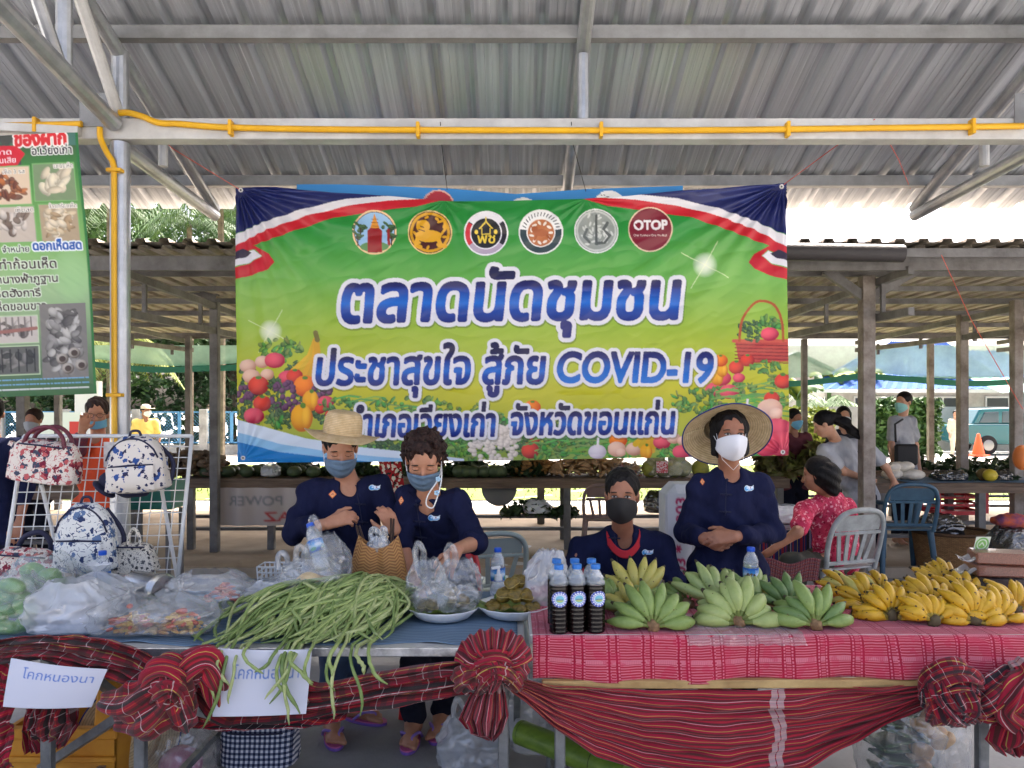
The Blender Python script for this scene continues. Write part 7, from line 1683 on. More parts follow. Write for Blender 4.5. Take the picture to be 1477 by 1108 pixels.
patch(wr_, so, 1080, 704, .066, .04, badge_cv(), 'badge'); patch(wr_, so, 1013, 695, .026, .04, pin_cv(), 'chest_pin'); frogs(wr_, so, [(1048, 692), (1047, 713), (1046, 738)])
Rh = Matrix.Rotation(radians(180), 3, 'Z') @ Matrix.Rotation(radians(50), 3, 'X'); Rh = frame((0, -.71, .70), (0, .70, .71)); hat(wr_, J['head'] + Vector((0, .075, .024)), Rh, .10, .09, .215, straw2, rimb, oval=1.0, droop=.05)
g = MB(); g.tube([J['head'] + R @ Vector((-.07, .03, .0)), J['head'] + R @ Vector((-.05, .06, -.12)), J['head'] + R @ Vector((.0, .07, -.17)), J['head'] + R @ Vector((.05, .06, -.12)), J['head'] + R @ Vector((.07, .03, .0))], .0014, 6); obj('chin_cord', g, strap_w, wr_, True)

# ================================================================ PEOPLE FURTHER BACK
H2 = .0095
def stand(label, hx, hy, Y, f, sw=.19, turn=0., skin=SKIN3, shirt=None, pants=DARK_F, hair='short', mask=None, hgt=None, arms=None, hairm=HAIRB, h=H2, group='people behind the stalls', **k):
    c = P(hx, hy, Y); lat = Vector((cos(turn), sin(turn), 0)); z = c.z; s_ = z / 1.45
    J = dict(head=c, neck=c + Vector((0, .02, -.17)), pel=Vector((c.x, c.y + .02, z * .53)), sA=c - lat * sw + Vector((0, .02, -.22)), sB=c + lat * sw + Vector((0, .02, -.22)))
    for a, q in (('A', -1), ('B', 1)):
        J['e' + a] = J['s' + a] + lat * (.05 * q) + Vector((0, -.02, -.26 * s_)); J['w' + a] = J['e' + a] + lat * (.0 * q) + Vector((0, -.08, -.22 * s_))
        J['k' + a] = J['pel'] + lat * (.09 * q) + Vector((0, -.02, -.36 * s_)); J['a' + a] = Vector((J['k' + a].x, J['k' + a].y + .04, .08))
    if arms: J.update(arms)
    ft = {a: J['a' + a] + Vector((0, -.18, 0)) for a in 'AB'}
    t, R, so, tb = person(label, J, f, skin=skin, shirt=shirt, pants=pants, hair=hair, mask=mask, eyes=None, h=h, hairm=hairm, group=group, feet=ft, **k); return t, R, J
grey_t = mat('grey_tee', S(178, 179, 182), .9, vscale=6, color2=S(150, 152, 158)); maroon = mat('maroon_shirt', S(96, 44, 52), .9); yellow_t = mat('yellow_polo', S(232, 200, 110), .9); beige = mat('beige_shirt', S(214, 200, 176), .9); dark_t = mat('dark_shirt', S(40, 42, 52), .9)
t, R, J = stand('young man in grey tee with green mask standing behind the vegetable table', 1303, 580, 8.9, (-.85, -.5, 0), .175, .5, shirt=grey_t, mask=(MASKG, 0), sleeve=-.35, hair='short')
g = MB(); p = P(1307, 656, 8.62); g.box(p, (.26, .07, .24), b=.025); cbt = obj('crossbody_bag', g, mat('black_nylon', S(26, 26, 28), .7)); tag(cbt, 'black crossbody bag worn by the young man in grey', 'bag')
g = MB(); g.tube([P(1292, 638, 8.63), P(1291, 612, 8.66), P(1302, 605, 8.74)], .012, 6); o = obj('strap', g, mat('black_nylon'), None, True); o.parent = cbt
stand('woman with white mask looking out behind the bending woman', 1217, 600, 9.4, (-.2, -1, 0), .17, shirt=dark_t, mask=(MASKW, 0), hair='bob')
stand('dark haired woman with blue mask standing just right of the banner', 1146, 604, 9.2, (.4, -1, -.1), .17, skin=SKIN2, shirt=maroon, mask=(MASKL, 0), hair='short')
# bending woman
J = dict(pel=P(1240, 716, 7.3), neck=P(1205, 634, 7.12), head=P(1188, 612, 7.02), sA=P(1186, 650, 6.98), eA=P(1218, 680, 7.0), wA=P(1250, 692, 7.1), sB=P(1252, 642, 7.3), eB=P(1278, 674, 7.35), wB=P(1288, 692, 7.4), kA=Vector((P(1232, 770, 7.2).x, 7.2, .42)), kB=Vector((P(1262, 770, 7.35).x, 7.35, .42)), aA=Vector((P(1232, 800, 7.2).x, 7.2, .08)), aB=Vector((P(1268, 800, 7.35).x, 7.36, .08)))
tb_, R, so, tb = person('woman in loose grey top with black ponytail bending over the vegetable table', J, (-.85, .3, -.42), skin=SKIN3, shirt=grey_t, hair='pony', mask=None, eyes=None, h=.008, sleeve=-.35, hem=.1, group='people behind the stalls', feet={'A': J['aA'] + Vector((-.1, -.15, 0)), 'B': J['aB'] + Vector((-.1, -.15, 0))}, width=1.15)
obj('ponytail', sdf_mesh('ponytail', [('c', P(1204, 606, 7.0), P(1218, 610, 6.98), .045, .05, .02), ('c', P(1218, 610, 6.98), P(1230, 622, 6.94), .05, .04, .02), ('c', P(1230, 622, 6.94), P(1243, 634, 6.92), .04, .012, .02)], .007, .03, lambda x, y, z: .006 * np.sin(90 * z + 40 * x)), HAIRB, tb_)
# seated woman in pink
pinkf = floral('pink_print', S(196, 52, 84), [S(226, 150, 160), S(150, 20, 50)], 30, .30)
J = dict(pel=P(1206, 800, 5.5), neck=P(1190, 712, 5.38), head=P(1178, 684, 5.32), sA=P(1158, 736, 5.2), eA=P(1150, 768, 5.02), wA=P(1118, 790, 5.05), sB=P(1226, 732, 5.55), eB=P(1226, 790, 5.5), wB=P(1180, 806, 5.3),
         kA=P(1140, 812, 5.15), kB=P(1148, 815, 5.45), aA=Vector((P(1135, 880, 5.15).x, 5.15, .08)), aB=Vector((P(1150, 880, 5.4).x, 5.4, .08)))
tp_, R, so, tb = person('seated woman in pink print blouse seen from behind on the grey chair', J, (-.8, .45, -.15), skin=SKIN2, shirt=pinkf, pants=mat('olive_skirt', S(58, 58, 48), .9), hair='back', eyes=None, h=.008, sleeve=-.3, hem=.12, group='people behind the stalls', width=1.3, feet={'A': J['aA'] + Vector((-.2, 0, 0)), 'B': J['aB'] + Vector((-.2, 0, 0))})
obj('hair_bun', sdf_mesh('hair_bun', [E_(J['head'] + Vector((.05, -.03, .0)), (.1, .1, .1), None), ('c', J['head'] + Vector((.06, -.04, 0)), J['head'] + Vector((.09, -.06, -.1)), .075, .05, .03)], .008, .03, lambda x, y, z: .004 * np.sin(100 * z + 60 * x)), HAIRB, tp_)
sarong = plaid('dark_woven_check', S(120, 40, 60), S(40, 36, 40), pu=.03, pv=.03)
g = MB(); c0_ = P(1130, 800, 5.1); g.grid(lambda u, v: c0_ + Vector((-.22 + .42 * u, -.12 + .05 * v, -.02 - .16 * v + .02 * sin(u * 9))), 20, 10, lambda u, v: (u * .4, v * .2)); o = obj('lap_cloth', g, sarong, None, True, solid=.006); tag(o, 'dark checked cloth over the lap of the woman in pink', 'cloth')
# left group
orange_v = mat('orange_vest', S(226, 84, 36), .8, vscale=5, color2=S(204, 66, 26))
t, R, J = stand('woman in orange vest with glasses holding a hand to her chin', 140, 597, 5.7, (.35, -.9, -.12), .17, .0, skin=SKIN, shirt=orange_v, hair='back', mask=None, sleeve=.6, hairm=HAIRR, h=.0068, group='people on the left', longsleeve=True,
    arms=dict(eA=P(112, 650, 5.55), wA=P(119, 620, 5.5)))
q = lambda x, y, z: J['head'] + R @ Vector((x, y, z)); g = MB()
for s_ in (-1, 1): g.tube([q(.031 * s_ + .021 * cos(a), .098, .017 * sin(a)) for a in [k * pi / 10 for k in range(21)]], .0018, 6, False); g.tube([q(.05 * s_, .096, .006), q(.076 * s_, .06, .006), q(.078 * s_, -.01, .004)], .0017, 6)
g.tube([q(-.01, .099, .004), q(.01, .099, .004)], .0017, 6); obj('glasses', g, mat('glasses_frame', S(40, 34, 32), .4), t, True)
g = MB(); g.grid(lambda u, v: q(.07 * sin((u - .5) * 2.6), .012 + .095 * cos((u - .5) * 2.6) - .02 * v, -.045 - .06 * v + .02 * abs(u - .5)), 24, 10); obj('face_mask', g, MASKL, t, True, solid=.002)
obj('sleeve', sdf_mesh('sleeve', [('c', J['sA'], J['eA'], .064, .056), ('c', J['eA'], J['eA'].lerp(J['wA'], .6), .056, .05), ('c', J['sB'], J['eB'], .064, .056)], .008, .02), mat('red_print_sleeve', S(120, 48, 56), .9, vscale=40, color2=S(70, 40, 60)), t)
stand('short haired person with grey mask seen between the rack and the shed post', 48, 606, 8.0, (.1, -1, -.05), .17, skin=SKIN2, shirt=dark_t, hair='short', mask=(MASKY, 0), hairm=HAIRR, group='people on the left')
stand('person in dark navy with back turned at the far left edge', -14, 596, 5.2, (-.5, .8, 0), .2, skin=SKIN2, shirt=NAVY_F, hair='short', mask=None, group='people on the left', sleeve=.4)
t, R, J = stand('man in yellow polo and beige cap walking along the road', 210, 592, 14.5, (.9, -.4, 0), .19, .4, skin=SKIN2, shirt=yellow_t, hair='short', mask=(MASKW, 0), group='people on the left', sleeve=-.3, h=.014, pants=mat('tan_trousers', S(150, 130, 104), .9))
g = MB(); g.lathe([(0, .12), (.05, .115), (.085, .08), (.092, .03)], J['head'], 20, R); g.box(J['head'] + R @ Vector((0, .12, .035)), (.13, .12, .012), R, b=.004); obj('cap', g, mat('beige_cap', S(206, 190, 164), .8), t, 40)
stand('faraway person in beige clothes near the traffic cone', 1378, 597, 25, (-.5, -.8, 0), .18, shirt=beige, pants=beige, hair='short', h=.02, sleeve=.5)
# ================================================================ CHAIRS
def chair(nm, label, c, rot, m, s=1., slats=5, arms=False, group=None, hb=.8):
    R = Matrix.Rotation(rot, 3, 'Z'); t = thing(nm, label, 'chair', c, group); c = Vector(c); W = lambda x, y, z: c + R @ Vector((x * s, y * s, z * s))
    g = MB(); g.grid(lambda u, v: W(-.21 + .42 * u, -.2 + .4 * v, .43 - .018 * sin(pi * u) * sin(pi * v)), 10, 10); o = obj('seat', g, m, t, True, solid=.012)
    for sx in (-1, 1):
        for sy in (-1, 1):
            g = MB(); g.tube([W(.18 * sx, .17 * sy, .43), W(.20 * sx, .19 * sy, .22), W(.225 * sx, (.22 if sy < 0 else .25) * sy, .0)], [.026 * s, .024 * s, .02 * s], 8); obj('leg', g, m, t, 50)
    bk = lambda x, z: W(x, .20 + .10 * max(0, (z - .43) / .37) ** 1.3, z)
    g = MB()
    g.tube(smooth_path([bk(-.19, .42), bk(-.205, .6), bk(-.18, hb - .06), bk(-.09, hb), bk(.09, hb), bk(.18, hb - .06), bk(.205, .6), bk(.19, .42)], 6), .017 * s, 8)
    g.grid(lambda u, v: bk(-.17 + .34 * u, hb - .125 + .10 * v + .0), 12, 4); g.tube([bk(-.18, hb - .14), bk(.18, hb - .14)], .012 * s, 6); g.tube([bk(-.19, .47), bk(.19, .47)], .014 * s, 6)
    obj('back_frame', g, m, t, 50)
    for i in range(slats):
        x = -.13 + .26 * i / (slats - 1); g = MB(); g.bar(bk(x * .75, .46), bk(x * 1.1, hb - .13), .028 * s, .008 * s, up=R @ Vector((0, -1, 0))); obj('back_slat', g, m, t)
    if arms:
        for sx in (-1, 1): g = MB(); g.tube(smooth_path([bk(.2 * sx, .65), W(.25 * sx, 0, .64), W(.24 * sx, -.18, .62), W(.21 * sx, -.19, .43)], 5), .018 * s, 8); obj('armrest', g, m, t, 50)
    return t
cgrey = mat('grey_chair_plastic', S(158, 162, 160), .5, vscale=9, color2=S(126, 130, 128)); cblue = mat('blue_chair_plastic', S(58, 92, 112), .5, vscale=9, color2=S(44, 72, 92)); cred = mat('red_chair_plastic', S(196, 30, 38), .4); cbrn = mat('dusty_chair_plastic', S(120, 100, 96), .6); cgrn = mat('pale_green_chair_plastic', S(150, 164, 158), .5)
chair('plastic_chair', 'grey plastic chair under the woman in pink', (P(1197, 800, 5.4).x, 5.45, 0), radians(200), cgrey, 1.1, 5)
chair('plastic_chair', 'empty blue grey plastic armchair behind the big shed post', (P(1303, 800, 7.0).x, 7.1, 0), radians(176), cblue, 1.12, 5, True)
chair('plastic_chair', 'red plastic chair behind the curly haired woman', (P(640, 900, 4.05).x, 4.1, 0), radians(8), cred, 1.0, 4)
chair('plastic_chair', 'red plastic chair under the seated woman', (P(898, 900, 3.95).x, 3.95, 0), radians(0), cred, .95, 4)
chair('plastic_chair', 'dusty brown plastic chair tucked under the middle of the vegetable table', (P(868, 740, 8.1).x, 8.0, 0), radians(175), cbrn, 1., 4)
chair('plastic_chair', 'pale green plastic chair between the curly haired woman and the seated woman', (P(700, 800, 4.9).x, 4.95, 0), radians(-165), cgrn, 1.0, 4)
# ================================================================ BACK TABLES AND VEGETABLES
plank = mat('weathered_plank', S(128, 108, 90), .8, vscale=5, stretch=(.5, 6, 6), color2=S(88, 72, 60), bump=.4, bscale=50)
def btable(label, x0, x1, y0, y1, z, legs, shelf=True, m=plank):
    t = thing('market_table', label, 'table', ((x0 + x1) / 2, (y0 + y1) / 2, 0), 'long wooden tables in the shed'); n = 4
    for i in range(n):
        yy = y0 + (y1 - y0) * (i + .5) / n; g = MB(); g.box(((x0 + x1) / 2, yy, z - .02), (x1 - x0, (y1 - y0) / n - .012, .036), b=.004); obj('plank', g, m, t)
    g = MB(); g.box(((x0 + x1) / 2, y0 + .03, z - .075), (x1 - x0, .035, .07)); obj('apron', g, m, t)
    for x in legs:
        for y in (y0 + .06, y1 - .06): g = MB(); g.box((x, y, (z - .04) / 2), (.075, .075, z - .04), b=.004); obj('leg', g, brown, t)
    if shelf:
        for zz, dy in ((.33, .1), (.20, .02)): g = MB(); g.box(((x0 + x1) / 2, y0 + .25 + dy, zz), (x1 - x0 - .1, .1, .03)); obj('rail', g, brown, t)
btable('long wooden table of vegetables behind the women at left', -3.75, -.9, 8.5, 9.3, .80, (-3.6, -2.7, -1.8, -1.0)); btable('long wooden table of vegetables behind the middle', -.86, 3.1, 8.5, 9.3, .80, (-.7, .62, 1.9, 3.0))
btable('wooden table with pale radishes behind the blue chair', 3.75, 7.4, 8.0, 8.7, .80, (3.9, 4.95, 6.2, 7.3), True)
btable('low far table with dark greens near the cone', 3.6, 8.6, 10.6, 11.3, .72, (3.8, 5.6, 7.5, 8.5), True)
btable('wooden bench table at the far left behind the rack', -6.5, -3.95, 7.6, 8.3, .78, (-6.3, -5.2, -4.1))
# pumpkins and melons
melon_m = mat('dark_green_melon', S(74, 92, 56), .5, vscale=14, color2=S(48, 64, 40)); pom_m = mat('pomelo_skin', S(166, 162, 66), .5, vscale=12, color2=S(130, 134, 52), bump=.2, bscale=120)
def melon(c, r, label, m, grp, cat='melon', nm='melon'):
    g = MB(); g.ell(c, r, Matrix.Rotation(U(0, 3), 3, 'Z'), 18, 12, lambda d: 1 + .03 * cos(8 * math.atan2(d.y, d.x))); o = obj(nm, g, m, smooth=True); return tag(o, label, cat, grp)
for i in range(16):
    px = 296 + i * 10.5 + U(-3, 3); melon(P(px, 686 - 10 * (i % 2) - 2, 8.7 + .2 * (i % 2)) if False else Vector((P(px, 680, 8.65 + .18 * (i % 3)).x, 8.65 + .18 * (i % 3), .865)), (.085, .075, .065), 'dark green squash in the row on the left vegetable table', melon_m, 'dark squashes on the left table')
for i, px in enumerate((662, 672, 683, 698, 712, 722)): melon(Vector((P(px, 682, 8.6).x, 8.62, .87)), (.08, .075, .07), 'round dark melon in the row behind the curly haired woman', melon_m, 'round melons on the middle table')
for i, (px, z, Y) in enumerate(((938, .9, 8.65), (955, .9, 8.7), (972, .9, 8.65), (985, .9, 8.7), (946, 1.0, 8.72), (976, 1.0, 8.72), (1010, .9, 8.65))): melon(Vector((P(px, 680, Y).x, Y, z)), (.105, .1, .1), 'yellow green pomelo in the clear bags behind the seated woman', pom_m, 'pomelos on the middle table', 'pomelo', 'pomelo')
t = thing('pomelo_tag', 'red and white checked paper tag hanging before the pomelos', 'tag', P(955, 674, 8.5)); g = MB(); g.box(P(955, 674, 8.5), (.13, .01, .13), b=.003); obj('card', g, mat('tag_red', S(206, 60, 70), .6, vscale=60, color2=S(226, 200, 200), vlo=.48, vhi=.52), t)
def pile(nm, label, x0, x1, y0, y1, z, h, kind, n, m, seed=0, cat='vegetables', s=.06):
    rs = np.random.RandomState(seed + 40)
    if kind == 'leaf':
        x = rs.uniform(x0, x1, 500); y = rs.uniform(y0, y1, 500); hh = h * (.35 + .65 * np.abs(np.sin((x - x0) / (x1 - x0) * pi)) ** .5) * (.6 + .4 * np.sin(x * 9)); pts = np.stack([x, y, z + rs.uniform(0, 1, 500) * hh], 1); V, Fc = leafcards(n, pts, (s, .02), rs); me = npmesh(nm, V, Fc, False)
    else:
        g = MB()
        for i in range(n):
            x, y = rs.uniform(x0, x1), rs.uniform(y0, y1); hh = h * rs.uniform(0, 1) * (.4 + .6 * sin(pi * (x - x0) / (x1 - x0))); d = Vector((rs.uniform(-1, 1), rs.uniform(-1, 1), rs.uniform(-.3, .5))).normalized() * s; p = Vector((x, y, z + hh + .02)); g.tube([p - d, p + Vector((0, 0, .01)), p + d * .9], [s * .22, s * .34, s * .12], 6)
        me = g.mesh(nm, True)
    return tag(obj(nm, me, m), label, cat, kind='stuff')
gdark = mat('dark_greens', S(62, 84, 44), .6, vscale=9, color2=S(34, 52, 28)); ging = mat('ginger_root', S(186, 152, 112), .8, vscale=12, color2=S(146, 112, 78)); tur = mat('dry_turmeric', S(166, 122, 66), .8, vscale=12, color2=S(120, 86, 44))
pile('leafy_greens', 'dark leafy greens heaped on the left vegetable table', -3.0, -1.2, 8.8, 9.2, .81, .2, 'leaf', 2600, gdark, 1)
pile('leafy_greens', 'dark leafy greens heaped behind the curly haired woman', -.85, .35, 8.7, 9.2, .81, .22, 'leaf', 2400, gdark, 2)
pile('leafy_greens', 'low dark greens on the far table near the cone', 4.6, 8.3, 10.7, 11.2, .73, .14, 'leaf', 3200, gdark, 3)
pile('leafy_greens', 'green bunches beside the radishes', 4.7, 5.5, 8.2, 8.6, .81, .07, 'leaf', 700, gdark, 4)
pile('leafy_greens', 'leafy plant heap behind the pink woman under the banner corner', 2.9, 3.7, 8.8, 9.2, .81, .5, 'leaf', 900, mat('croton_leaf', S(120, 126, 60), .6, vscale=6, color2=S(84, 62, 44)), 5, s=.09)
pile('leafy_greens', 'reddish green potted foliage beside the man in grey', 4.15, 4.5, 9.5, 9.8, .6, .65, 'leaf', 500, mat('croton_leaf'), 6, s=.09)
pile('dried_roots', 'light brown turmeric roots on the middle table', .0, .55, 8.6, 9.1, .81, .18, 'root', 130, tur, 7); pile('ginger_roots', 'heap of pale ginger roots on the middle table', .45, 1.45, 8.6, 9.1, .81, .2, 'root', 260, ging, 8, s=.07)
pile('tubers', 'brown tubers on the bench table behind the rack', -4.1, -3.3, 8.55, 9.1, .8, .26, 'root', 160, mat('brown_tuber', S(120, 100, 78), .8, vscale=10, color2=S(84, 70, 56)), 9, s=.1)
for px, lab in ((895, 'clear bag of red chillies left of the shed post'), (915, 'small clear bag of red chillies right of the shed post')):
    x = P(px, 670, 8.7).x; heap_in(Vector((x, 8.7, .81)), .16, .16, .14, mat('red_chilli', S(150, 28, 34), .4), 50, int(px), 'red chillies heaped in a clear bag ' + ('left' if px < 900 else 'right') + ' of the shed post', .014, 'red_chillies'); bag('chilli_bag', lab, (x, 8.7, .805), .2, .18, .22, clear, px * .1, 'knot', group='bags on the back tables')
bag('produce_bag', 'clear bag standing on the left vegetable table near the banner corner', (P(390, 680, 8.6).x, 8.62, .805), .2, .16, .2, milky, 101, 'knot', group='bags on the back tables')
bag('pomelo_bag', 'clear bag around the pomelos', (P(963, 680, 8.68).x, 8.68, .803), .52, .3, .3, film('very_clear', clear=.86), 104, 'round', group='bags on the back tables', crumple=.06)
radm = mat('white_radish', S(222, 214, 200), .5, vscale=10, color2=S(200, 190, 172))
for i, (px, z, a) in enumerate(((1284, .87, .1), (1296, .88, .5), (1308, .87, .3), (1318, .87, 1.2), (1300, .95, .2), (1312, .95, 1.5), (1290, .95, .4), (1322, .86, .9))): melon(Vector((P(px, 675, 8.2).x, 8.2 + .04 * (i % 3), z)), (.11, .06, .055), 'white tuber in the pile before the man in grey', radm, 'white tubers on the table', 'vegetable', 'white_tuber')
g = MB(); g.grid(lambda u, v: (4.15 + 2.6 * u, 7.97 + .7 * v, .804 + .008 * abs(mnoise.noise((u * 9, v * 5, 2)))), 60, 14, lambda u, v: (u * 2.6, v * .7)); tag(obj('table_sheet', g, blue_mat(), smooth=True), 'blue grey striped sheet covering the radish table', 'tablecloth')
bk_f = film('black_film', (.03, .03, .03), clear=.12)
for px, lab in ((1362, 'left shiny black bundle on the radish table'), (1378, 'right shiny black bundle on the radish table'), (1442, 'dark red bundle on the radish table at right')): bag('black_bag', lab, (P(px, 675, 8.2).x, 8.2, .81), .2, .2, .11, bk_f, px * .3, 'round', group='bags on the back tables')
melon(Vector((P(1428, 682, 8.1).x, 8.1, .87)), (.07, .07, .065), 'small yellow fruit on the radish table', mat('yellow_fruit', S(206, 180, 50), .5), 'fruit on the radish table', 'fruit', 'yellow_fruit'); melon(Vector((P(1418, 680, 8.2).x, 8.2, .87)), (.07, .07, .065), 'small brown fruit beside the yellow one', mat('brown_fruit', S(120, 96, 50), .6), 'fruit on the radish table', 'fruit', 'brown_fruit')
melon(P(1474, 660, 5.6), (.06, .06, .09), 'orange brown gourd hanging at the right edge', mat('orange_gourd', S(190, 104, 40), .5), None, 'gourd', 'gourd')
# under-table things in the back
t = thing('plastic_crate', 'red plastic crate under the radish table', 'crate', (P(1382, 720, 8.4).x, 8.5, .3)); c = P(1374, 714, 8.5); rc = mat('red_crate_plastic', S(196, 50, 60), .5)
for i in range(5): g = MB(); z = c.z - .17 + .08 * i; g.tube([(c.x + sx * .26, 8.5 + sy * .18, z) for sx, sy in ((-1, -1), (1, -1), (1, 1), (-1, 1), (-1, -1))], .016, 4); obj('slat', g, rc, t)
for sx in (-1, 1):
    for sy in (-1, 1): g = MB(); g.box((c.x + sx * .26, 8.5 + sy * .18, c.z), (.04, .04, .36)); obj('corner', g, rc, t)
g = MB(); g.box((c.x, 8.5, c.z - .19), (.52, .36, .02)); obj('floor', g, rc, t)
wick = mat('wicker', S(150, 112, 72), .8, bump=0); tt = wick.node_tree; u, v, uv = uvsep(tt); ch = tt.nodes.new('ShaderNodeTexBrick'); ch.inputs['Scale'].default_value = 9; ch.inputs['Color1'].default_value = (*S(164, 124, 80), 1); ch.inputs['Color2'].default_value = (*S(134, 98, 60), 1); ch.inputs['Mortar'].default_value = (*S(84, 58, 34), 1); tt.links.new(uv, ch.inputs[0]); tt.links.new(ch.outputs[0], tt.nodes['Principled BSDF'].inputs['Base Color'])
def basket(label, c, r, h, m, sx=1.):
    t = thing('wicker_basket', label, 'basket', c); c = Vector(c); g = MB(); g.grid(lambda u, v: c + Vector((sx * r * (.82 + .2 * v) * cos(2 * pi * u), r * (.82 + .2 * v) * sin(2 * pi * u), h * v + .006)), 48, 14, lambda u, v: (u * 4, v * 1.2)); obj('woven_wall', g, m, t, True, solid=.014)
    g = MB(); g.tube([c + Vector((sx * r * 1.02 * cos(a), r * 1.02 * sin(a), h)) for a in [k * pi / 24 for k in range(49)]], .016, 8, False); obj('rim', g, m, t, True); g = MB(); g.lathe([(0, .012), (r * .85, .012)], c, 32, sx=sx); obj('bottom', g, m, t); return t
basket('large wicker basket under the radish table with a black bag on top', (P(1372, 800, 7.2).x, 7.2, 0), .31, .42, wick, 1.1)
bag('black_bag', 'black plastic bundle resting in the wicker basket', (P(1355, 770, 7.2).x, 7.2, .36), .36, .3, .22, bk_f, 77, 'round', group='bags on the back tables'); bag('black_bag', 'dark heap with an orange top at the right edge by the rice packs', (P(1466, 790, 6.4).x, 6.4, .2), .4, .34, .42, bk_f, 79, 'round', group='bags on the back tables')
g = MB(); g.ell((P(1460, 742, 6.35).x, 6.35, .64), (.14, .1, .06), n=16, m=10, fn=lambda d: 1 + .25 * sin(d.x * 9) * cos(d.y * 8)); tag(obj('orange_cloth', g, mat('orange_purple_cloth', S(196, 90, 40), .9, vscale=12, color2=S(86, 50, 96)), smooth=True), 'orange and purple cloth on the dark heap at the right', 'cloth')
t = thing('teal_crate', 'teal plastic crate on a stand seen through the wire rack', 'crate', (P(222, 735, 6.2).x, 6.2, .5)); c = P(222, 730, 6.2); tm = mat('teal_plastic', S(22, 110, 96), .45); g = MB()
g.box(c, (.40, .3, .02)); g2 = c
for (dx, dy, sx, sy) in ((-.2, 0, .015, .3), (.2, 0, .015, .3), (0, -.15, .415, .015), (0, .15, .415, .015)): g.box(c + Vector((dx, dy, .1)), (sx, sy, .22))
g.box(c + Vector((0, -.16, .2)), (.44, .02, .03)); g.box(c + Vector((0, -.16, .02)), (.44, .02, .02)); obj('tub', g, tm, t)
for sx in (-1, 1):
    for sy in (-1, 1): g = MB(); g.box((c.x + .17 * sx, c.y + .12 * sy, c.z / 2 - .01), (.03, .03, c.z - .03)); obj('stand_leg', g, brown, t)
# white printed tarp under the left table
tcv = Cv(0, 0, 300, 100, 1.5, S(176, 166, 160)); tcv.text('POWER', 92, 270, 46, 24, S(120, 122, 124), bold=1); tcv.text('AZ', 62, 150, 88, 24, S(170, 50, 50), bold=1); tcv.a = tcv.a[:, ::-1]
n1, n2 = 60, 30; uu_, vv_ = np.meshgrid(np.linspace(0, 1, n1 + 1), np.linspace(0, 1, n2 + 1)); X = np.stack([-3.25 + 1.0 * uu_, 8.47 + .02 * np.sin(uu_ * 20), .70 - .42 * vv_ + 0 * uu_], -1); tag(obj('printed_tarp', print_mesh('printed_tarp', X, tcv.sample(n1, n2)), vinyl), 'white tarp with reversed lettering hung under the left vegetable table', 'tarpaulin')
# round pan and white items beneath the middle table
g = MB(); g.lathe([(0, .02), (.12, .02), (.19, .0), (.2, .01), (.2, .03), (.12, .045), (0, .045)], P(720, 705, 8.75), 36, Matrix.Rotation(radians(80), 3, 'X')); tag(obj('round_pan', g, mat('dull_pan', S(96, 96, 94), .4, metal=.5), smooth=40), 'round dark pan leaning under the middle vegetable table', 'pan')
pile('leafy_greens', 'green stems stored on the low rail under the middle table', -.1, .75, 8.75, 9.05, .36, .14, 'leaf', 700, gdark, 12); bag('white_bag', 'white plastic bag on the low rail under the middle table', (P(775, 712, 8.85).x, 8.85, .36), .3, .2, .16, white_film, 61, 'round', group='bags on the back tables')
for px, c_ in ((945, S(30, 30, 34)), (965, S(30, 70, 160)), (985, S(28, 28, 32)), (998, S(36, 84, 170))): bag('stored_bag', 'dark blue and black bundle ' + {945: 'left', 965: 'second from the left', 985: 'third from the left', 998: 'right'}[px] + ' under the pomelos', (P(px, 712, 8.9).x, 8.9, .36), .24, .2, .26, film('film_%d' % px, c_, clear=.1), px * .2, 'round', group='bags on the back tables')
# tall white sack with printed side
sc_ = Cv(0, 0, 60, 300, 2, S(214, 214, 214)); tmp = Cv(0, 0, 300, 60, 2, S(214, 214, 214)); tmp.text('SB303 * SB303 * SB303', 8, 292, 42, 22, S(186, 40, 90), bold=1.3); sc_.a = np.rot90(tmp.a, 1).copy(); sc_.H, sc_.W = sc_.a.shape[:2]
t = thing('woven_sack', 'tall white sack with pink SB303 lettering beside the hatted woman', 'sack', (P(985, 800, 4.4).x, 4.4, 0)); n1, n2 = 30, 120; uu_, vv_ = np.meshgrid(np.linspace(0, 1, n1 + 1), np.linspace(0, 1, n2 + 1)); xl = P(963, 800, 4.25).x; X = np.stack([xl + .125 * uu_, 4.25 - .05 * np.sin(uu_ * pi * .6) + .008 * np.sin(vv_ * 22), 1.10 - .95 * vv_ + 0 * uu_], -1); obj('printed_side', print_mesh('printed_side', X, sc_.sample(n1, n2)), vinyl, t)
g = MB(); g.box((xl + .2, 4.44, .575), (.39, .3, 1.13), b=.06); o = obj('sack_body', g, mat('white_weave', S(206, 206, 204), .7, vscale=5, color2=S(184, 184, 182), bump=.5, bscale=12), t)
t = thing('wooden_stool', 'weathered wooden stool behind the hatted woman', 'stool', (P(995, 830, 4.3).x, 4.9, 0)); c = Vector((P(988, 830, 4.9).x, 4.9, 0))
g = MB(); g.box(c + Vector((0, 0, .56)), (.3, .26, .04)); obj('seat', g, plank, t)
for sx in (-1, 1):
    for sy in (-1, 1): g = MB(); g.box(c + Vector((.12 * sx, .1 * sy, .27)), (.045, .045, .54)); obj('leg', g, plank, t)
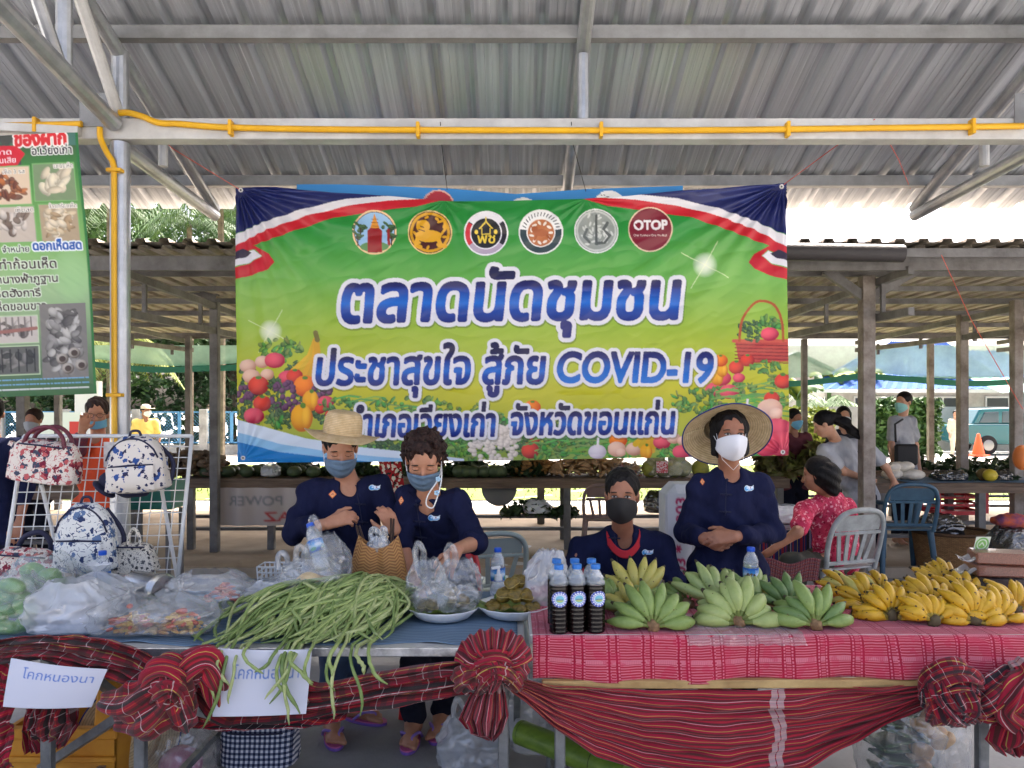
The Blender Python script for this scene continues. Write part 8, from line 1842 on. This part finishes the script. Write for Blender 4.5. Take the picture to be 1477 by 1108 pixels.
# striped cloth with white bag near the pink woman
t = thing('side_table', 'small table with dark striped cloth beside the woman in pink', 'table', (P(1122, 760, 6.0).x, 6.0, 0)); c = Vector((P(1128, 720, 6.0).x, 6.0, .66)); g = MB(); g.box(c, (.5, .4, .03)); obj('tabletop', g, plank, t)
g = MB(); g.grid(lambda u, v: c + Vector((-.27 + .54 * u, -.215 - .01 * sin(u * 20), .02 - .3 * v)), 30, 12, lambda u, v: (v * .5, u * .3)); obj('cloth_front', g, plaid('dark_stripe', S(40, 46, 96), S(28, 26, 36), cross=False, pv=.08, brown=S(150, 40, 50)), t, True, solid=.004); g = MB(); g.box(c + Vector((0, 0, .019)), (.53, .43, .006)); obj('cloth_top', g, mat('dark_stripe'), t)
for sx in (-1, 1):
    for sy in (-1, 1): g = MB(); g.box(c + Vector((.22 * sx, .17 * sy, -.33)), (.04, .04, .63)); obj('leg', g, brown, t)
bag('white_bag', 'white shopping bag with upright handle beside the woman in pink', c + Vector((-.02, -.05, .022)), .36, .24, .14, white_film, 33, 'round', 1, group='bags on the back tables')
g = MB(); g.box((P(560, 690, 5.9).x, 5.9, .95), (.3, .02, .5), Matrix.Rotation(.35, 3, 'Y')); 
g = MB(); g.grid(lambda u, v: P(545 + 32 * u + 8 * v, 660 + 62 * v, 6.2) + Vector((0, .03 * sin(u * 6 + v * 4), 0)), 24, 24, lambda u, v: (u * .3, v * .4)); tag(obj('floral_cloth', g, floral('red_black_floral', S(150, 24, 34), [S(30, 26, 28), S(206, 200, 190)], 16, .42, False), smooth=True, solid=.004), 'red black and white floral cloth hanging behind the two women', 'cloth')
# floor strips
for (y, z, h_) in ((7.1, .05, .1), (6.2, .04, .08)): g = MB(); g.box((0, y, h_ / 2 + .004), (20, .09, h_)); struct('kerb', g, slab)
wp_ = MB()
for i in range(9):
    px, py = U(690, 790), U(786, 822); c = P(px, py, 1.555 * F / (py - CY)); c.z = .006
    wp_.add([c + Vector((U(.8, 1.2) * .07 * cos(a), U(.8, 1.2) * .10 * sin(a), 0)) for a in [k * pi / 7 for k in range(14)]], [tuple(range(14))])
tag(obj('paint_stains', wp_, mat('white_stain', S(206, 206, 204), .9)), 'white paint stains on the floor behind the water bottle', 'stain', kind='stuff')
# ================================================================ WIRE RACK WITH BAGS
Yt, Yb_ = 3.62, 3.46; rk = mat('white_wire', S(222, 222, 218), .35); t = thing('wire_rack', 'white wire grid display rack leaning back on the left table', 'rack', P(145, 850, 3.46))
tl, tr_, bl, br = P(35, 629, Yt), P(277, 629, Yt), P(2, 846, Yb_), P(256, 838, Yb_)
for a, b in ((tl, tr_), (tr_, br), (br, bl), (bl, tl)): g = MB(); g.tube([a, b], .0095, 10); obj('rack_frame', g, rk, t, True)
g = MB()
for i in range(1, 15): g.tube([tl.lerp(tr_, i / 15), bl.lerp(br, i / 15)], .0026, 6)
for j in range(1, 13): g.tube([tl.lerp(bl, j / 13), tr_.lerp(br, j / 13)], .0026, 6)
obj('wire_grid', g, rk, t, True)
for px in (60, 232): g = MB(); g.tube([P(px, 700, 3.56), Vector((P(px, 700, 3.5).x, 3.95, .0))], .009, 8); obj('prop_leg', g, rk, t, True)
FLR = floral('red_floral_canvas', S(222, 210, 196), [S(120, 30, 52), S(64, 70, 88), S(190, 90, 90)], 17, .34); FLB = floral('blue_floral_canvas', S(218, 210, 198), [S(48, 80, 142), S(44, 44, 78)], 21, .29, False); FLB2 = floral('blue_print_canvas', S(222, 222, 216), [S(92, 116, 152), S(46, 60, 98)], 15, .33); FLG = floral('grey_print_canvas', S(216, 208, 192), [S(90, 88, 90), S(60, 58, 62)], 34, .28)
dkh = mat('maroon_leather', S(96, 26, 44), .5); navyw = mat('navy_webbing', S(34, 36, 62), .8)
def rbag(nm, label, c, w, d, h, m, parts, taper=.12, topround=.5, rot=0., cat='bag', lean=0.):
    c = Vector(c); t = thing(nm, label, cat, c, 'printed bags on the wire rack'); R = Matrix.Rotation(rot, 3, 'Y')
    def bfn(dv):
        return 1
    g = MB(); n, m_ = 40, 26; vs = []
    for j in range(m_ + 1):
        v = j / m_; z = (v - .5) * h; pw = (1 - taper * v) * (1 - topround * max(0, (v - .62) / .38) ** 2.2) * (1 - .5 * max(0, (.08 - v) / .08) ** 2); pd = (1 - .35 * v) * min(1, (v / .06 + .4)) * min(1, (1 - v) / .12 + .3)
        for k in range(n):
            a = 2 * pi * k / n; ca, sa = cos(a), sin(a); q = (abs(ca) ** 3.4 + abs(sa) ** 3.4) ** (-1 / 3.4); wr_ = 1 + .05 * mnoise.noise((ca * 2.5, sa * 2.5, v * 4 + w * 50)) + .02 * mnoise.noise((ca * 8, sa * 8, v * 11))
            vs.append(c + R @ Vector((w / 2 * pw * ca * q * wr_, d / 2 * pd * sa * q * wr_ + lean * v, z + .006 * mnoise.noise((ca * 3, v * 5, w * 9)))))
    g.add(vs, [(j * n + k, j * n + (k + 1) % n, (j + 1) * n + (k + 1) % n, (j + 1) * n + k) for j in range(m_) for k in range(n)] + [tuple(range(n - 1, -1, -1)), tuple(m_ * n + k for k in range(n))]); obj('bag_body', g, m, t, True)
    parts(t, lambda x, y, z: c + R @ Vector((x * w, y * d + lean * (z + .5), z * h)), m); return t
def zipper(t, W, z, x0=-.36, x1=.36): g = MB(); g.tube([W(x0 + (x1 - x0) * i / 8, -.5 + .1 * abs(i - 4) ** 2 / 16 + .04 * z, z - .015 * abs(i - 4) / 4) for i in range(9)], .004, 6); obj('zip', g, navyw, t, True)
def p_hand(t, W, m):
    for y in (-.25, .2): g = MB(); g.tube(smooth_path([W(-.28, y, .3), W(-.22, y, .62), W(-.05, y, .80), W(.12, y, .80), W(.26, y, .6), W(.3, y, .3)], 7), .0095, 8); obj('handle', g, dkh, t, True)
    zipper(t, W, .40, -.3, .3); g = MB(); g.bar(W(-.5, -.1, .35), W(-.42, -.1, .3), .02); obj('end_tab', g, m, t)
rbag('floral_handbag', 'red floral handbag with maroon handles hanging on the rack', P(66, 666, 3.46), .325, .14, .195, FLR, p_hand, .1, .25, radians(7))
def p_pack(t, W, m):
    zipper(t, W, .0); g = MB()
    g.grid(lambda u, v: W(-.38 + .76 * u, -.50 - .16 * sin(pi * u) ** .6 * sin(pi * min(1, v * 1.02)) ** .6, -.44 + .42 * v), 24, 14); obj('front_pocket', g, m, t, True)
    g = MB(); g.tube(smooth_path([W(-.1, 0, .46), W(-.06, 0, .58), W(.06, 0, .58), W(.1, 0, .46)], 6), .006, 8); obj('top_loop', g, navyw, t, True)
    g = MB(); g.tube([W(-.42 + .84 * i / 14, -.30, .10 + .36 * sin(pi * i / 14) ** .6) for i in range(15)], .004, 6); obj('main_zip', g, navyw, t, True)
    for s_ in (-1, 1): g = MB(); g.tube(smooth_path([W(.2 * s_, .4, .4), W(.46 * s_, .5, .0), W(.4 * s_, .4, -.42)], 6), .010, 8); obj('shoulder_strap', g, navyw, t, True)
rbag('floral_backpack', 'cream backpack with blue flowers hanging at the right of the rack', P(198, 670, 3.42), .275, .15, .255, FLB, p_pack, .2, .5, radians(-4))
rbag('floral_backpack', 'white backpack with blue print standing below the handbag', P(125, 776, 3.3), .265, .15, .30, FLB2, p_pack, .2, .6, 0)
def p_tote(t, W, m):
    g = MB(); g.tube(smooth_path([W(-.12, -.2, .42), W(-.08, -.2, .8), W(.02, -.2, 1.0), W(.12, -.2, .8), W(.16, -.2, .42)], 6), .007, 8); obj('handle', g, m, t, True); zipper(t, W, .42, -.3, .3)
rbag('printed_pouch', 'grey patterned pouch with loop handle next to the steel pot', P(196, 804, 3.36), .2, .12, .13, FLG, p_tote, .25, .3, 0)
def p_flat(t, W, m): zipper(t, W, .3)
rbag('floral_pouch', 'flat red floral pouch lying at the bottom left of the rack', P(38, 812, 3.3), .3, .12, .13, FLR, p_flat, .1, .4, radians(4))
g = MB(); g.tube(smooth_path([P(22, 800, 3.42), P(35, 775, 3.4), P(60, 768, 3.4), P(74, 785, 3.4), P(70, 800, 3.4)], 6), .012, 8); tag(obj('strap', g, navyw, smooth=True), 'dark navy carrying strap looped on the rack over the red pouch', 'strap')
t = thing('navy_cap', 'dark navy cloth cap hanging behind the cream backpack', 'cap', P(165, 705, 3.6)); g = MB(); g.ell(P(178, 700, 3.52), (.12, .05, .05), Matrix.Rotation(.3, 3, 'Y'), fn=lambda d: 1 + .08 * sin(d.x * 7)); obj('crown', g, navyw, t, True); g = MB(); g.ell(P(150, 706, 3.5), (.06, .05, .014), Matrix.Rotation(.7, 3, 'Y')); obj('peak', g, navyw, t, True)
t = thing('price_card', 'small white card clipped to the rack left of the cream backpack', 'card', P(158, 656, 3.58)); g = MB(); g.box(P(158, 656, 3.57), (.055, .003, .12), b=.001); obj('card', g, mat('card_white', S(214, 208, 200), .7, vscale=40, color2=S(190, 180, 176)), t)
# ================================================================ UNDER THE FRONT TABLES
chk = mat('checked_canvas', rough=.85); tt = chk.node_tree; tc = tt.nodes.new('ShaderNodeTexCoord'); sp = tt.nodes.new('ShaderNodeSeparateXYZ'); tt.links.new(tc.outputs['Object'], sp.inputs[0])
a = math_n(tt, 'LESS_THAN', math_n(tt, 'FRACT', math_n(tt, 'DIVIDE', sp.outputs[0], .021)), .5); b = math_n(tt, 'LESS_THAN', math_n(tt, 'FRACT', math_n(tt, 'DIVIDE', sp.outputs[2], .021)), .5); s_ = math_n(tt, 'MULTIPLY', math_n(tt, 'ADD', a, b), .5); tt.links.new(ramp_nodes(tt, s_, [(0, S(214, 214, 216)), (.25, S(96, 104, 128)), (.75, S(26, 32, 58))]), tt.nodes['Principled BSDF'].inputs['Base Color'])
rbag('checked_bag', 'navy and white checked bag on the floor under the left table', P(376, 1066, 3.3), .33, .2, .2, chk, p_flat, .06, .25, 0)
g = MB(); o = bpy.data.objects['checked_bag']; o['group'] = 'things under the tables'
t = thing('straw_hat', 'straw hat with blue rim resting on the floor under the left table', 'hat', (P(200, 1070, 3.2).x, 3.2, .12), 'things under the tables'); Rh = frame((.5, -.7, .1), (.3, .65, .7)); hat(t, P(186, 1062, 3.2), Matrix.Rotation(radians(75), 3, 'X') @ Matrix.Rotation(radians(20), 3, 'Y'), .12, .1, .2, straw2, rimb)
t = thing('yellow_crate', 'yellow plastic crate under the far left of the table', 'crate', (P(120, 1080, 3.1).x, 3.1, 0), 'things under the tables'); c = Vector((P(112, 1080, 3.1).x, 3.15, 0)); ym = mat('yellow_crate_plastic', S(214, 150, 40), .5, vscale=5, color2=S(196, 128, 30)); g = MB()
for (dx, dy, sx, sy) in ((-.2, 0, .02, .32), (.2, 0, .02, .32), (0, -.16, .42, .02), (0, .16, .42, .02)): g.box(c + Vector((dx, dy, .17)), (sx, sy, .30))
g.box(c + Vector((0, 0, .02)), (.4, .3, .02)); obj('crate_wall', g, ym, t); g = MB(); g.box(c + Vector((0, -.178, .3)), (.46, .025, .04), b=.006); g.box(c + Vector((0, -.178, .2)), (.44, .02, .02), b=.004); obj('rim', g, ym, t); g = MB(); g.box(c + Vector((.16, -.05, .36)), (.08, .2, .26), Matrix.Rotation(.1, 3, 'Y'), b=.01); obj('upright_panel', g, ym, t)
bag('pink_bag', 'clear bag with pink things beside the straw hat under the table', (P(262, 1050, 3.2).x, 3.2, .0), .26, .2, .24, clear, 15, 'round', group='things under the tables'); pk = fruit('pink_bundle', 'pink crumpled bundle inside the clear bag beside the straw hat', 'bundle', (P(262, 1060, 3.2).x, 3.2, .08), (.09, .07, .07), None, mat('pink_plastic', S(206, 120, 150), .6, vscale=20, color2=S(226, 180, 190)), None)
bag('waste_bag', 'white translucent bag with food scraps on the floor below the bow', (P(680, 1065, 3.3).x, 3.3, .0), .25, .2, .24, film('white_trans', (.78, .8, .82), clear=.6, rough=.25), 27, 'round', 1, group='things under the tables', crumple=.2); heap_in(Vector((P(684, 1070, 3.3).x, 3.27, .02)), .16, .12, .12, mat('scraps', S(150, 120, 60), .7, vscale=30, color2=S(84, 66, 40)), 40, 13, 'food scraps inside the white bag on the floor')
bag('grey_bag', 'pale grey plastic bag behind the table leg near the green stalk', (P(775, 1020, 3.2).x, 3.25, .1), .22, .16, .34, milky, 29, 'round', group='things under the tables')
stalk = mat('green_stalk', S(122, 148, 50), .4, vscale=5, stretch=(.6, 4, 4), color2=S(88, 118, 36)); cutm = mat('stalk_cut', S(150, 160, 90), .7)
t = thing('banana_stalk', 'thick green cut stalk lying slanted on the floor under the right table', 'stalk', (P(850, 1080, 2.9).x, 3.0, 0), 'things under the tables'); a_, b_ = P(750, 1056, 3.05), P(905, 1118, 2.72); g = MB(); g.tube([a_, a_.lerp(b_, .33), a_.lerp(b_, .66), b_], [.048, .047, .05, .052], 24); obj('stalk_body', g, stalk, t, 50)
d_ = (b_ - a_).normalized(); g = MB(); g.tube([a_ - d_ * .002, a_ - d_ * .004], .042, 24); obj('cut_face', g, cutm, t); g = MB(); g.tube([a_.lerp(b_, .03), a_.lerp(b_, .033)], .0486, 24); g.tube([a_.lerp(b_, .72), a_.lerp(b_, .726)], .0515, 24); obj('node_ring', g, mat('stalk_ring', S(70, 84, 34), .6), t)
leafb = mat('folded_leaf', S(62, 96, 46), .45, vscale=8, stretch=(1, 6, 6), color2=S(36, 66, 30)); 
t = thing('leaf_bundle', 'folded dark green leaves inside the clear bag on the floor at right', 'leaves', (P(1292, 1070, 3.0).x, 3.0, 0), 'things under the tables'); c = Vector((P(1296, 1075, 3.0).x, 3.0, .1))
for i in range(9): g = MB(); g.box(c + Vector((U(-.04, .04), U(-.03, .03), .0 + .034 * i)), (U(.14, .2), .12, .014), Matrix.Rotation(U(-.4, .4), 3, 'Y') @ Matrix.Rotation(U(-.4, .4), 3, 'Z'), b=.005); obj('leaf', g, leafb, t)
bag('leaf_bag', 'clear bag of folded green leaves on the floor under the right table', (P(1296, 1100, 3.0).x, 3.0, .06), .27, .2, .40, clear, 45, 'round', group='things under the tables', crumple=.18)
tub = mat('yellow_tuber', S(206, 160, 92), .6, vscale=10, color2=S(176, 124, 64))
for i in range(10): fruit('peeled_root', 'yellow brown root packed in the clear bag at lower right', 'root', Vector((P(1350, 1060, 2.95).x + U(-.05, .05), 2.98 + U(-.03, .03), .1 + .034 * i)), (.05, .032, .03), Matrix.Rotation(U(-.6, .6), 3, 'Y'), tub, 'roots in the lower right bag')
bag('root_bag', 'clear bag of yellow roots on the floor at lower right', (P(1350, 1100, 2.98).x, 2.98, .06), .2, .17, .44, clear, 49, 'round', group='things under the tables', crumple=.15)
bag('newspaper_bag', 'clear bag with striped wrapping between the leaf bag and root bag', (P(1322, 1040, 3.1).x, 3.12, .1), .16, .12, .46, milky, 53, 'round', group='things under the tables', crumple=.2)
